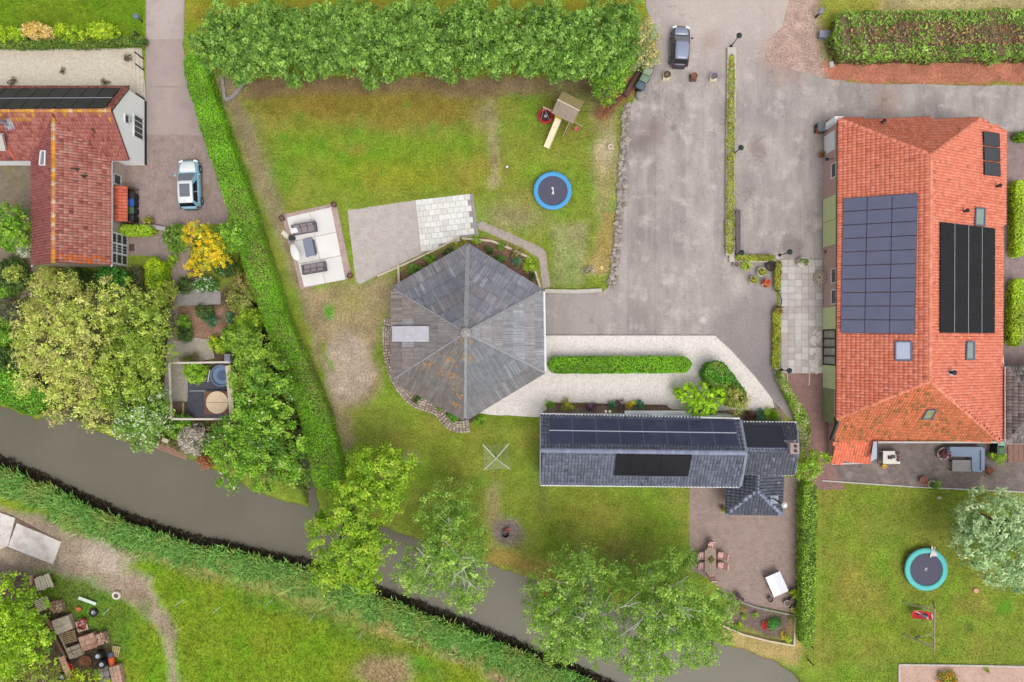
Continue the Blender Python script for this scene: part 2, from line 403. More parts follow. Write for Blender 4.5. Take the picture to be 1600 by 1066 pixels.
# ------------------------------------------------------------------ roofs
def plane(*pts):
    a, b, c = [W(*p) if len(p) == 3 and not isinstance(p, Vector) else Vector(p) for p in pts]; n = (b - a).cross(c - a).normalized()
    if n.z < 0: n = -n
    return a, n

def on(u, v, pl, lift=0.0):
    p0, n = pl; o = Vector((0, 0, H)); d = W(u, v, 0) - o; t = (p0 + n * lift - o).dot(n) / d.dot(n); return o + d * t

def frame(n):
    d = Vector((n.x, n.y, 0)); d = (d - n * d.dot(n)).normalized(); e = d.cross(n).normalized(); return e, d      # e along the eave, d down the slope

def tiles(name, poly, n, tw, tl, cfun, seed=1, hgt=.045, lip=.018, lift=.05, skew=0.0):
    rs = np.random.RandomState(seed); e, d = frame(n); p0 = np.array(poly[0]); E, D, N = np.array(e), np.array(d), np.array(n)
    Q = [((np.array(p) - p0) @ E, (np.array(p) - p0) @ D) for p in poly]; qa = np.array(Q)
    nx = int((qa[:, 0].max() - qa[:, 0].min()) / tw) + 1; ny = int(math.ceil((qa[:, 1].max() - qa[:, 1].min()) / tl)) + 1
    ii, jj = np.meshgrid(np.arange(nx), np.arange(ny)); x0 = qa[:, 0].min() + ii.ravel() * tw; y1 = qa[:, 1].max() + .04 - jj.ravel() * tl; y0 = y1 - tl * 1.06
    keep = pip(x0 + tw / 2, (y0 + y1) / 2, Q); x0, y0, y1 = x0[keep], y0[keep], y1[keep]; k = len(x0)
    hx = np.array([0, .16, .45, .84, 1.0]); hz = np.array([-.5, .75, 1.0, .7, -.5]) * hgt
    jz = rs.normal(0, .004, (k, 1)); jx = rs.normal(0, .006, (k, 1)); V = np.empty((k, 3, 5, 3))
    for r, (yy, dz) in enumerate(((y0, 0.0), (y1, lip), (y1, 0.0))):
        x = x0[:, None] + hx * tw * 1.0 + jx; z = lift + dz + (hz if r < 2 else hz * 0 - .005) + jz
        V[:, r] = p0 + x[..., None] * E + (yy[:, None] * np.ones_like(x))[..., None] * D + z[..., None] * N
    base = np.arange(k)[:, None] * 15; q = []
    for r in (0, 1):
        for c in range(4): q.append(np.hstack([base + r * 5 + c, base + (r + 1) * 5 + c, base + (r + 1) * 5 + c + 1, base + r * 5 + c + 1]))
    F = np.stack(q, 1).reshape(-1, 4); cen = V.mean(axis=(1, 2)); col = cfun(cen, rs, k)
    return V.reshape(-1, 3), F, np.repeat(col, 15, axis=0)

def caps(a, b, r, seg, cfun, rs):
    """a run of half-round ridge tiles"""
    a, b = Vector(a), Vector(b); L = (b - a).length; n = max(1, int(L / seg)); d = (b - a).normalized(); x = d.cross(Vector((0, 0, 1))).normalized(); y = x.cross(d); V = []; cs = []
    for i in range(n):
        p, q = a + d * (i * L / n), a + d * ((i + 1.12) * L / n)
        for c, rr in ((p, r * .92), (q, r * 1.08)):
            for t in range(7):
                an = math.pi * (t / 6); V.append(c + x * math.cos(an) * rr + y * (math.sin(an) * rr * .8 - r * .25))
        cs.append((p + q) / 2)
    V = np.array(V); F = []
    for i in range(n):
        for t in range(6): F.append((i * 14 + t, i * 14 + t + 1, i * 14 + 8 + t, i * 14 + 7 + t))
    col = cfun(np.array(cs), rs, n); return V, np.array(F), np.repeat(col, 14, axis=0)

def join(chunks):
    Vs, Fs, Cs, b = [], [], [], 0
    for V, F, Cc in chunks: Vs.append(V); Fs.append(F + b); Cs.append(Cc); b += len(V)
    return np.vstack(Vs), np.vstack(Fs), np.vstack(Cs)

PANEL_CACHE = {}
STRIPM = M('aluminium_strip', C(176, 178, 190), .5, .05, 2, 0, metal=.1)
def panel_mesh(w_, h_, glass, rim):
    key = (round(w_, 2), round(h_, 2), glass.name, rim.name)
    if key not in PANEL_CACHE:
        g = G(); g.box((0, 0, 0), (w_, h_, .04)); x, y = w_ / 2, h_ / 2
        for sx in (-1, 1): g.box((sx * (x - .012), 0, .004), (.024, h_, .05), mi=1)
        for sy in (-1, 1): g.box((0, sy * (y - .012), .004), (w_ - .05, .024, .05), mi=1)
        PANEL_CACHE[key] = mesh('solar_panel', g, [glass, rim])
    return PANEL_CACHE[key]

def solar(T, pl, quad, nc, nr, glass, rim, gapx=.03, gapy=.03, lift=.20, label=None, par=None, strips=''):
    """quad: photo pixels TL, TR, BR, BL on the roof plane; nc x nr modules"""
    P = [on(u, v, pl, lift) for u, v in quad]; n = pl[1]; ex = ((P[1] - P[0]) + (P[2] - P[3])).normalized(); ey = n.cross(ex).normalized()
    wx = ((P[1] - P[0]).length + (P[2] - P[3]).length) / 2; wy = ((P[3] - P[0]).length + (P[2] - P[1]).length) / 2; c = sum(P, Vector()) / 4
    g = G()
    for k in range(nr * 2):
        y = wy / 2 - wy * (k + .5) / (nr * 2); a = c + ey * y - ex * (wx / 2 - .03) - n * .055; b = c + ey * y + ex * (wx / 2 - .03) - n * .055; g.bar(a, b, .05, .05)
    rail = T.part('solar_array', g, ZINC, par, label); mw, mh = wx / nc - gapx, wy / nr - gapy; me = panel_mesh(mw, mh, glass, rim)
    if 'h' in strips:
        for j in range(1, nr): q = c + ey * (wy * (.5 - j / nr)) + n * .01; T.part('cover_strip', G().bar(q - ex * wx / 2, q + ex * wx / 2, .07, .03), STRIPM, rail)
    if 'v' in strips:
        for i in range(1, nc): q = c + ex * (wx * (i / nc - .5)) + n * .01; T.part('cover_strip', G().bar(q - ey * wy / 2, q + ey * wy / 2, .055, .03), STRIPM, rail)
    B = Matrix((ex, ey, n)).transposed().to_4x4()
    for i in range(nc):
        for j in range(nr):
            p = c + ex * (wx * ((i + .5) / nc - .5)) + ey * (wy * (.5 - (j + .5) / nr)); T.place('solar_panel', me, Matrix.Translation(p) @ B, rail)
    return rail
# ------------------------------------------------------------------ ground: one sheet, canal sunk into it
CANAL = [(-900, 240), (-60, 600), (0, 634), (60, 655), (95, 640), (140, 668), (200, 690), (245, 690), (295, 715), (345, 738), (400, 768), (470, 790), (545, 806), (620, 832), (690, 853), (760, 880),
         (835, 906), (920, 930), (1000, 950), (1080, 985), (1135, 1010), (1170, 1017), (1215, 1035), (1250, 1062), (1275, 1100), (1300, 1180), (1330, 2200), (1000, 2200), (1010, 1100), (960, 1078), (900, 1056), (850, 1036), (750, 992), (650, 955), (560, 920),
         (480, 890), (400, 872), (300, 850), (200, 820), (100, 775), (0, 727), (-80, 690), (-900, 330)]
cw = [(W(u, v, -.5).x, W(u, v, -.5).y) for u, v in CANAL]
STRIP = [(700, 800), (715, 790)]

def hexc(*c): return np.array(lin(c)) * KB
LAWN = hexc(130, 139, 50)
PAINT = [  # kind, points (pixels), colour, soft px, strength
    ('poly', [(-80, -80), (236, -80), (230, 50), (224, 78), (-80, 78)], (112, 138, 30), 6, 1),
    ('poly', [(286, -80), (1010, -80), (1030, 60), (990, 120), (400, 125), (330, 60), (286, 40)], (140, 136, 42), 8, 1),
    ('poly', [(1258, -80), (1700, -80), (1700, 24), (1310, 30), (1300, 70), (1270, 60)], (150, 150, 58), 10, 1),
    ('poly', [(1385, -80), (1700, -80), (1700, 20), (1380, 20)], (190, 175, 125), 14, 1),
    ('poly', [(1225, -90), (1272, -60), (1284, 100), (1300, 105), (1310, 130), (1240, 130), (1165, 112), (1170, 55), (1212, 10)], (186, 158, 145), 14, 1),
    ('poly', [(1280, 100), (1700, 94), (1700, 135), (1300, 130)], (186, 122, 98), 5, 1),
    ('poly', [(360, 118), (985, 118), (985, 150), (380, 152)], (138, 116, 92), 8, .85),
    ('ell', (500, 170, 110, 32), None, (150, 122, 58), 30, .75), ('ell', (690, 170, 80, 32), None, (148, 122, 60), 30, .7), ('ell', (610, 160, 60, 22), None, (140, 122, 52), 20, .6),
    ('ell', (560, 240, 70, 42), None, (108, 148, 26), 34, .75), ('ell', (470, 220, 50, 34), None, (122, 142, 36), 26, .6), ('ell', (680, 240, 60, 28), None, (112, 146, 30), 24, .65), ('ell', (640, 275, 120, 26), None, (138, 142, 34), 26, .7), ('ell', (445, 285, 20, 30), None, (96, 140, 30), 14, .6),
    ('ell', (560, 230, 30, 12), None, (150, 124, 60), 12, .7), ('ell', (610, 195, 30, 14), None, (146, 124, 60), 12, .6), ('ell', (730, 265, 50, 36), None, (146, 132, 54), 22, .6),
    *[('ell', (u, v, r, r * .8), None, (82, 136, 36), 6, .6) for u, v, r in ((470, 185, 8), (555, 204, 8), (677, 200, 8), (538, 243, 8), (552, 224, 6), (598, 270, 8), (540, 198, 5), (636, 166, 5), (420, 275, 9), (500, 224, 9), (440, 215, 9), (720, 190, 5), (560, 285, 6))],
    ('line', [(765, 160), (770, 200), (772, 290)], 7, (172, 156, 118), 7, .8), ('ell', (752, 178, 16, 22), None, (160, 146, 110), 12, .6),
    ('ell', (870, 185, 80, 50), None, (116, 124, 44), 30, .6), ('ell', (850, 225, 60, 40), None, (140, 142, 52), 30, .6),
    ('ell', (945, 250, 18, 110), None, (164, 152, 100), 12, .85), ('ell', (950, 235, 18, 30), None, (186, 172, 140), 9, .7), ('poly', [(940, 330), (966, 330), (960, 400), (948, 420), (930, 400)], (172, 152, 92), 9, .8),
    ('poly', [(858, 350), (918, 346), (920, 395), (910, 440), (866, 446)], (156, 148, 98), 9, .75), ('ell', (800, 340, 55, 26), None, (152, 144, 94), 16, .7), ('ell', (810, 310, 40, 20), None, (140, 140, 66), 14, .5),
    ('ell', (936, 416, 20, 18), None, (182, 160, 105), 8, .8), ('ell', (885, 430, 30, 20), None, (146, 142, 84), 10, .5),
    ('ell', (950, 160, 25, 22), None, (122, 106, 84), 12, .8), ('line', [(942, 176), (985, 136)], 11, (150, 98, 72), 6, .9), ('ell', (905, 150, 40, 16), None, (104, 98, 60), 14, .7),
    ('line', [(352, 130), (375, 190), (398, 250), (425, 320), (448, 380), (475, 450), (500, 520), (520, 590), (545, 690)], 14, (154, 136, 110), 8, .75),
    ('line', [(400, 190), (420, 260), (432, 320)], 10, (120, 128, 62), 8, .6),
    ('poly', [(470, 450), (560, 440), (612, 420), (616, 500), (596, 515), (600, 600), (580, 625), (540, 640), (510, 560), (485, 500)], (166, 146, 112), 12, .8),
    ('ell', (546, 575, 36, 58), None, (182, 164, 144), 8, 1), ('ell', (515, 490, 10, 14), None, (92, 140, 38), 6, .9), ('ell', (580, 425, 30, 14), None, (130, 138, 60), 12, .8), ('ell', (545, 470, 30, 24), None, (158, 150, 92), 12, .6),
    ('line', [(606, 500), (596, 560), (610, 640), (650, 680)], 12, (122, 136, 44), 10, .8), ('line', [(506, 540), (520, 580)], 5, (128, 144, 48), 4, .8),
    ('ell', (600, 660, 60, 40), None, (148, 146, 64), 26, .6), ('ell', (642, 712, 14, 12), None, (170, 152, 124), 8, .7), ('ell', (690, 680, 90, 40), None, (142, 144, 50), 30, .5), ('ell', (800, 660, 40, 12), None, (110, 130, 38), 10, .6),
    ('ell', (690, 740, 30, 14), None, (112, 134, 40), 12, .5), ('ell', (900, 800, 120, 36), None, (126, 128, 44), 30, .6), ('ell', (980, 830, 60, 14), None, (112, 136, 38), 14, .5), ('ell', (848, 740, 10, 60), None, (118, 112, 60), 10, .7),
    ('line', [(690, 840), (770, 868), (850, 895), (960, 930)], 16, (172, 148, 82), 12, .8), ('ell', (770, 795, 12, 40), None, (172, 156, 108), 9, .8),
    ('ell', (792, 828, 25, 22), None, (148, 130, 126), 8, .95), ('ell', (800, 845, 24, 14), None, (120, 112, 88), 9, .6), ('ell', (960, 870, 70, 20), None, (108, 110, 58), 16, .6),
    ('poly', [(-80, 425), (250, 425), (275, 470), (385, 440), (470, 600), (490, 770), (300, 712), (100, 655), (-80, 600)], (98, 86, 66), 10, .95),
    ('poly', [(275, 478), (350, 476), (352, 530), (275, 530)], (156, 122, 102), 6, .9), ('poly', [(278, 425), (300, 395), (330, 440), (300, 455)], (118, 98, 86), 6, .9),
    ('poly', [(350, 520), (350, 478), (400, 470), (410, 525)], (150, 118, 98), 8, .9),
    ('poly', [(612, 455), (625, 425), (722, 376), (752, 372), (826, 398), (850, 450), (730, 520)], (142, 110, 94), 4, 1),
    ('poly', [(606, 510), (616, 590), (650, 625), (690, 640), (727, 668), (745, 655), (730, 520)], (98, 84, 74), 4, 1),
    ('poly', [(845, 628), (1230, 628), (1230, 660), (845, 660)], (158, 136, 120), 4, 1),
    ('poly', [(1140, 944), (1242, 962), (1240, 1004), (1128, 975)], (124, 106, 98), 4, 1),
    ('line', [(1135, 1000), (1180, 1008), (1235, 1026)], 14, (178, 156, 102), 8, .9), ('poly', [(1234, 955), (1254, 955), (1254, 1036), (1234, 1036)], (176, 154, 100), 8, .85),
    ('poly', [(1225, 1040), (1420, 1030), (1410, 1120), (1290, 1120)], (120, 142, 44), 12, .7),
    ('ell', (1380, 800, 90, 30), None, (118, 130, 42), 30, .5), ('ell', (1330, 900, 40, 60), None, (146, 138, 56), 30, .5), ('ell', (1440, 820, 70, 26), None, (126, 122, 54), 26, .5), ('ell', (1570, 950, 14, 14), None, (84, 132, 40), 8, .6),
    ('ell', (1540, 980, 40, 40), None, (150, 138, 62), 26, .5), ('ell', (1512, 984, 9, 9), None, (84, 104, 46), 6, .7), ('ell', (1400, 985, 80, 40), None, (134, 138, 44), 26, .4), ('ell', (1520, 930, 18, 40), None, (146, 134, 58), 16, .5),
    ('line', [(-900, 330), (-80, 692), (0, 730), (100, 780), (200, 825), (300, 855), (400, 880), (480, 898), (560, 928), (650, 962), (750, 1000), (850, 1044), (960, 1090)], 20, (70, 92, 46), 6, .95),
    ('poly', [(-80, 760), (0, 770), (100, 812), (200, 860), (300, 890), (400, 915), (560, 965), (700, 1020), (900, 1080), (960, 1200), (-80, 1200)], (128, 146, 36), 12, 1),
    ('line', [(190, 842), (280, 875), (420, 920), (560, 965), (680, 1005), (800, 1050)], 16, (158, 148, 84), 12, .75),
    ('line', [(380, 935), (500, 960), (600, 1010), (690, 1060)], 12, (104, 130, 46), 10, .6), ('ell', (600, 1050, 44, 24), None, (176, 150, 118), 12, .8), ('ell', (720, 1022, 26, 12), None, (190, 166, 128), 9, .8), ('ell', (790, 1056, 30, 14), None, (186, 162, 128), 9, .8), ('ell', (660, 1040, 26, 10), None, (104, 156, 44), 8, .7), ('ell', (275, 865, 22, 12), None, (186, 158, 110), 9, .7),
    ('ell', (160, 975, 60, 70), None, (96, 128, 42), 24, .7), ('ell', (120, 920, 50, 30), None, (100, 126, 50), 14, .7),
    ('poly', [(-80, 776), (40, 802), (110, 824), (150, 842), (182, 868), (202, 890), (232, 906), (246, 930), (260, 962), (273, 1000), (281, 1050), (286, 1120), (272, 1120), (265, 1040), (254, 1000), (234, 972), (206, 940), (170, 922), (110, 900), (60, 894), (-80, 898)], (168, 149, 130), 9, .92), ('ell', (130, 905, 26, 8), None, (118, 128, 62), 8, .6), ('ell', (215, 925, 16, 14), None, (150, 128, 108), 8, .7), ('ell', (90, 840, 40, 14), None, (150, 134, 112), 10, .6), ('ell', (160, 855, 30, 16), None, (188, 172, 156), 10, .7),
    ('ell', (170, 870, 40, 26), None, (190, 172, 156), 10, .7), ('poly', [(-80, 868), (30, 880), (72, 905), (60, 950), (-80, 960)], (120, 102, 96), 8, .95), ('ell', (228, 950, 14, 18), None, (120, 124, 62), 7, .6),
    ('poly', [(40, 930), (90, 940), (140, 985), (175, 1010), (190, 1120), (20, 1120)], (98, 82, 66), 8, .9),
]

def paint(x, y, base):
    """colour of real ground patches (dry grass, soil, moss); x, y in metres"""
    u, v = x * SC + 800, 533 - y * SC; wu = (fbm(x, y, 1.6, 11) - .5) * 20; wv = (fbm(x, y, 1.6, 31) - .5) * 20; uu, vv = u + wu, v + wv
    col = np.tile(base, (len(x), 1))
    for k, p, wd, c, soft, st in [(q if len(q) == 6 else (q[0], q[1], None, *q[2:])) for q in PAINT]:
        if k == 'ell': d = (np.hypot((uu - p[0]) / p[2], (vv - p[1]) / p[3]) - 1) * min(p[2], p[3])
        elif k == 'line': d = dline(uu, vv, p) - wd
        else: d = sdf(uu, vv, p)
        a = np.clip(.5 - d / (2 * soft), 0, 1) * st; a = (a * a * (3 - 2 * a))[:, None]
        if a.max() <= 0: continue
        col = col * (1 - a) + hexc(*c) * a
    n1 = fbm(x, y, 2.3, 51); n2 = fbm(x, y, .9, 71); n3 = fbm(x, y, 1.8, 91)
    g = col[:, 1] > col[:, 0] * .9
    t = np.clip((n1 - .5) * 2.4, -1, 1)[:, None]; shift = np.array([1.2, .965, 1.3]) ** t; shift2 = np.array([.86, 1.08, .8]) ** np.clip((n3 - .52) * 3.5, 0, 1)[:, None]
    col = np.where(g[:, None], col * shift * shift2, col * (1 + (n3[:, None] - .5) * .35))
    n4 = fbm(x, y, .42, 111, 3)
    return col * (.72 + .40 * n2[:, None] + .34 * (n4[:, None] - .3)) * np.where(g[:, None], np.array([1.17, 1.22, 1.4]), 1.06)

ins = lambda a, b, n: list(np.linspace(a, b, n))
xs = np.array([-900, -300, -120, -70] + ins(-49, 49, 460) + [70, 120, 300, 900.]); ys = np.array([-900, -300, -120, -60] + ins(-34, 34, 320) + [60, 120, 300, 900.])
gx, gy = np.meshgrid(xs, ys); X, Y = gx.ravel(), gy.ravel()
inner = (np.abs(X) < 50) & (np.abs(Y) < 36); sd = np.full(X.shape, 9.0); sd[inner] = sdf(X[inner], Y[inner], cw); sd[~inner] = np.where(pip(X[~inner], Y[~inner], cw), -3, 3)
edge = sd + (fbm(X, Y, .7, 5, 3) - .5) * .45
Z = -1.5 * np.clip((.28 - edge) / .9, 0, 1) + (fbm(X, Y, 1.2, 8) - .5) * .02 * inner
DITCH = [(W(u, v, 0).x, W(u, v, 0).y) for u, v in [(379, 402), (391, 450), (406, 505), (434, 592), (466, 690), (488, 790)]]; dd = np.full(X.shape, 9.0); dd[inner] = dline(X[inner], Y[inner], DITCH)
Z -= 1.1 * np.clip((.55 - dd + (fbm(X, Y, .6, 25) - .5) * .3) / .35, 0, 1)
col = np.tile(hexc(120, 130, 50), (len(X), 1)); col[inner] = paint(X[inner], Y[inner], LAWN)
wet = np.clip((.1 - np.minimum(edge, dd - .45)) / .3, 0, 1)[:, None]; col = col * (1 - wet) + hexc(84, 72, 54) * wet
nX, nY = len(xs), len(ys); ii = np.arange(nX * nY).reshape(nY, nX)
F = np.stack([ii[:-1, :-1], ii[:-1, 1:], ii[1:, 1:], ii[1:, :-1]], -1).reshape(-1, 4)
struct('ground', np_mesh('ground', np.stack([X, Y, Z], 1), F, ATTR, col, True), None)

m, t, b = base_nodes('canal_water'); b.inputs['Base Color'].default_value = (*C(136, 127, 115), 1); b.inputs['Roughness'].default_value = .12; b.inputs['Specular IOR Level'].default_value = .1
t.links.new(mixc(t, ramp(t, noise_(t, .12, 6.0), .3, .7), C(112, 108, 93), C(125, 119, 105)), b.inputs['Base Color'])
bn = nd(t, 'ShaderNodeBump', Strength=.10, Distance=.04); t.links.new(noise_(t, 2.2, 5.0), bn.inputs['Height']); t.links.new(bn.outputs[0], b.inputs['Normal']); WATER = m
g = G(); P = [Vector((x, y, -.62)) for x, y in [(a * 1.0, c * 1.0) for a, c in cw]]
tri = delaunay_2d_cdt([Vector((p.x, p.y)) for p in P], [], [list(range(len(P)))], 1, 1e-4)
g.v = [(q.x * 1.0, q.y * 1.0, -.62) for q in tri[0]]; g.f = [tuple(f) for f in tri[2]]; g.m = [0] * len(g.f)
# water sheet reaches a little under both banks
g2 = G(); g2.add([(-60, 12, -.6), (-60, -9, -.6), (-5, -31, -.6), (6, -40, -.6), (32, -40, -.6), (30, -24, -.6), (0, -14, -.6), (-24, -6, -.6), (-45, 3, -.6)], [(0, 1, 8), (1, 2, 7, 8), (2, 3, 6, 7), (3, 4, 5, 6)])
struct('canal_water', g2, WATER)

# ------------------------------------------------------------------ paved sheets
def sheet(name, poly, z, mat_, rag=0.0, smooth_=0, kind='structure', seed=0):
    P = px(poly)
    if smooth_: P = smooth_line(P + [P[0]], smooth_)[:-1]
    if rag:
        Q = resample(P + [P[0]], .22)[:-1]; q = np.array([(p.x, p.y) for p in Q]); dx = (fbm(q[:, 0], q[:, 1], .8, 3 + seed) - .5) * rag * 2; dy = (fbm(q[:, 0], q[:, 1], .8, 17 + seed) - .5) * rag * 2
        P = [Vector((q[i, 0] + dx[i], q[i, 1] + dy[i], 0)) for i in range(len(q))]
    r = delaunay_2d_cdt([Vector((p.x, p.y)) for p in P], [], [list(range(len(P)))], 1, 1e-4); g = G()
    g.v = [(q.x, q.y, z) for q in r[0]]; g.f = [tuple(f) for f in r[2]]; g.m = [0] * len(g.f)
    return struct(name, g, mat_, kind)

def yard_mat():
    m, t, b = base_nodes('worn_concrete'); st = (1.7, .55, 1)
    a = mixc(t, ramp(t, noise_(t, .5, 8.0, stretch=st), .3, .72), C(154, 146, 145), C(192, 183, 177))
    a = mixc(t, ramp(t, noise_(t, .16, 5.0), .46, .66), a, C(158, 150, 150))
    gp = nd(t, 'ShaderNodeNewGeometry'); sp = nd(t, 'ShaderNodeSeparateXYZ'); t.links.new(gp.outputs['Position'], sp.inputs[0]); dv = nd(t, 'ShaderNodeMath', operation='MULTIPLY'); dv.inputs[1].default_value = .4; t.links.new(sp.outputs[0], dv.inputs[0])
    fl = nd(t, 'ShaderNodeMath', operation='FLOOR'); t.links.new(dv.outputs[0], fl.inputs[0]); wn_ = nd(t, 'ShaderNodeTexWhiteNoise', noise_dimensions='1D'); t.links.new(fl.outputs[0], wn_.inputs['W']); a = mixc(t, 1.0, a, mixc(t, wn_.outputs['Value'], (.90,) * 3, (1.07,) * 3), 'MULTIPLY')
    fr = nd(t, 'ShaderNodeMath', operation='FRACT'); t.links.new(dv.outputs[0], fr.inputs[0]); a = mixc(t, ramp(t, fr.outputs[0], .0, .035), mixc(t, ramp(t, noise_(t, .35, 3.0), .45, .6), a, mixc(t, 1.0, a, (.8, .78, .77), 'MULTIPLY')), a)
    a = mixc(t, ramp(t, noise_(t, 1.0, 8.0, stretch=(2.2, .35, 1)), .5, 1.1), a, C(200, 191, 186))
    a = mixc(t, ramp(t, noise_(t, .62, 9.0), .53, .74), a, C(206, 196, 189))
    a = mixc(t, ramp(t, noise_(t, .31, 8.0, stretch=(1.3, .8, 1)), .63, .85), a, C(146, 136, 133))
    # darker resurfaced patch in the south-east corner
    def spot(c, r, soft, colr, a, amt=1.0):
        g = nd(t, 'ShaderNodeNewGeometry'); v = nd(t, 'ShaderNodeVectorMath', operation='DISTANCE'); p = W(*c); v.inputs[1].default_value = p
        nz = nd(t, 'ShaderNodeMath', operation='MULTIPLY_ADD'); am = min(1.1, r * .6); nz.inputs[1].default_value = 2 * am; nz.inputs[2].default_value = -am; t.links.new(noise_(t, .5 if r > 1 else 1.4, 5.0), nz.inputs[0])
        s = nd(t, 'ShaderNodeMath', operation='ADD'); t.links.new(g.outputs['Position'], v.inputs[0]); t.links.new(v.outputs['Value'], s.inputs[0]); t.links.new(nz.outputs[0], s.inputs[1])
        f = ramp(t, s.outputs[0], r + soft, r - soft); mm = nd(t, 'ShaderNodeMath', operation='MULTIPLY'); mm.inputs[1].default_value = amt; t.links.new(f, mm.inputs[0]); return mixc(t, mm.outputs[0], a, colr)
    a = spot((1175, 520), 3.2, 1.0, C(150, 142, 143), a, .8); a = spot((1205, 590), 2.2, .8, C(142, 136, 138), a, .85)
    a = spot((1110, 62), .8, .5, C(112, 90, 86), a, .95); a = spot((1185, 230), .7, .5, C(150, 128, 120), a, .6); a = spot((1230, 440), .9, .6, C(150, 140, 138), a, .5); a = spot((1000, 225), .6, .5, C(132, 116, 110), a, .7); a = spot((1052, 200), .25, .2, C(128, 116, 112), a, .8); a = spot((1098, 500), .22, .2, C(222, 214, 206), a, .8); a = spot((1152, 448), .8, .6, C(206, 196, 190), a, .6); a = spot((900, 492), 2.6, 1.0, C(168, 159, 157), a, .6)
    a = spot((1255, 20), 2.6, 1.6, C(206, 186, 174), a, .8); a = spot((1225, 90), 1.8, 1.2, C(178, 146, 132), a, .8); a = spot((1120, -10), 6.0, 2.5, C(208, 194, 186), a, .7)
    a = spot((1385, 160), 1.2, .8, C(168, 140, 126), a, .5); a = spot((1238, 385), 1.0, .35, C(138, 128, 126), a, .8); a = spot((1020, 205), .9, .6, C(140, 120, 112), a, .6)
    # fine cracks
    for sc, off in ((.16, 0), (.33, 4)):
        vo = nd(t, 'ShaderNodeTexVoronoi', feature='DISTANCE_TO_EDGE', Scale=sc); g = nd(t, 'ShaderNodeNewGeometry'); wn = nd(t, 'ShaderNodeTexNoise', Scale=.9, Detail=5.0); mxv = nd(t, 'ShaderNodeVectorMath', operation='MULTIPLY_ADD')
        mxv.inputs[1].default_value = (1.6,) * 3; t.links.new(g.outputs['Position'], wn.inputs['Vector']); t.links.new(wn.outputs['Color'], mxv.inputs[0]); t.links.new(g.outputs['Position'], mxv.inputs[2]); t.links.new(mxv.outputs[0], vo.inputs['Vector'])
        ln = ramp(t, vo.outputs['Distance'], .03 * sc, .0 * sc); mk = nd(t, 'ShaderNodeMath', operation='MULTIPLY'); t.links.new(ln, mk.inputs[0]); t.links.new(ramp(t, noise_(t, .22, 3.0), .46, .54), mk.inputs[1]); a = mixc(t, mk.outputs[0], a, mixc(t, 1.0, a, (.72, .69, .67), 'MULTIPLY'))
    a = mixc(t, 1.0, a, mixc(t, ramp(t, noise_(t, 7.0, 5.0), .25, .75), (.85, .835, .82), (1.17, 1.15, 1.125)), 'MULTIPLY')
    t.links.new(a, b.inputs['Base Color']); b.inputs['Roughness'].default_value = .92; b.inputs['Specular IOR Level'].default_value = .15
    bn = nd(t, 'ShaderNodeBump', Strength=.35, Distance=.02); t.links.new(noise_(t, 16.0, 4.0), bn.inputs['Height']); t.links.new(bn.outputs[0], b.inputs['Normal']); return m
YARD = yard_mat()
sheet('farmyard_pavement', [(997, -90), (1245, -90), (1240, -20), (1222, 40), (1196, 68), (1196, 96), (1240, 108), (1290, 122), (1345, 131), (1720, 136), (1720, 206), (1310, 206), (1292, 408), (1213, 408), (1213, 580), (1250, 655), (1240, 662), (1225, 645),
      (1165, 572), (1118, 524), (850, 524), (850, 458), (942, 457), (956, 444), (962, 400), (970, 330), (978, 240), (984, 172), (1000, 130), (1018, 100), (1026, 55), (1012, 20)], .012, YARD, .12)
BRICKGREY = brick_mat('pink_grey_clinker', C(182, 158, 148), C(164, 142, 134), C(148, 130, 122), .22, .11, 0, .16, dirt=C(170, 150, 138), dlo=.5, dhi=.7)
BRICKDRIVE = brick_mat('driveway_clinker', C(180, 160, 152), C(164, 145, 139), C(146, 128, 121), .22, .11, R(90), .18, dirt=C(152, 130, 112), dlo=.55, dhi=.72)
BRICKRED = brick_mat('red_brown_clinker', C(168, 132, 124), C(152, 118, 112), C(138, 110, 104), .22, .11, R(45), .15)
COBBLE = brick_mat('dark_clinker', C(146, 134, 128), C(126, 114, 110), C(116, 104, 96), .21, .105, 0, .25, dirt=C(168, 152, 140), dlo=.52, dhi=.72)
def gravel_mat(name, c1, c2, speck): 
    m, t, b = base_nodes(name); a = mixc(t, ramp(t, noise_(t, .8, 6.0), .3, .7), c1, c2); vo = nd(t, 'ShaderNodeTexVoronoi', Scale=13.0); g = nd(t, 'ShaderNodeNewGeometry'); t.links.new(g.outputs['Position'], vo.inputs['Vector'])
    s = nd(t, 'ShaderNodeSeparateColor'); t.links.new(vo.outputs['Color'], s.inputs[0]); a = mixc(t, ramp(t, s.outputs[0], .86, 1.15), a, speck); a = mixc(t, 1.0, a, mixc(t, ramp(t, s.outputs[1], 0, 1), (.88,) * 3, (1.1,) * 3), 'MULTIPLY')
    a = mixc(t, 1.0, a, mixc(t, ramp(t, noise_(t, 3.0, 5.0), .25, .75), (.93,) * 3, (1.06,) * 3), 'MULTIPLY')
    t.links.new(a, b.inputs['Base Color']); b.inputs['Roughness'].default_value = .95; b.inputs['Specular IOR Level'].default_value = .1
    bn = nd(t, 'ShaderNodeBump', Strength=.5, Distance=.02); t.links.new(vo.outputs['Distance'], bn.inputs['Height']); t.links.new(bn.outputs[0], b.inputs['Normal']); return m
SHELL = gravel_mat('shell_gravel', C(246, 238, 230), C(239, 230, 222), C(168, 158, 150))
TAN = gravel_mat('tan_gravel', C(224, 213, 194), C(214, 202, 184), C(150, 136, 118))
GREYGRAV = gravel_mat('grey_gravel', C(196, 186, 172), C(182, 172, 160), C(110, 102, 96))
PINKGRAV = gravel_mat('pink_gravel', C(214, 182, 166), C(200, 166, 150), C(150, 116, 104))
PAVER = brick_mat('pale_pavers', C(212, 200, 196), C(200, 188, 182), C(178, 168, 158), .2, .1, R(33), .12)
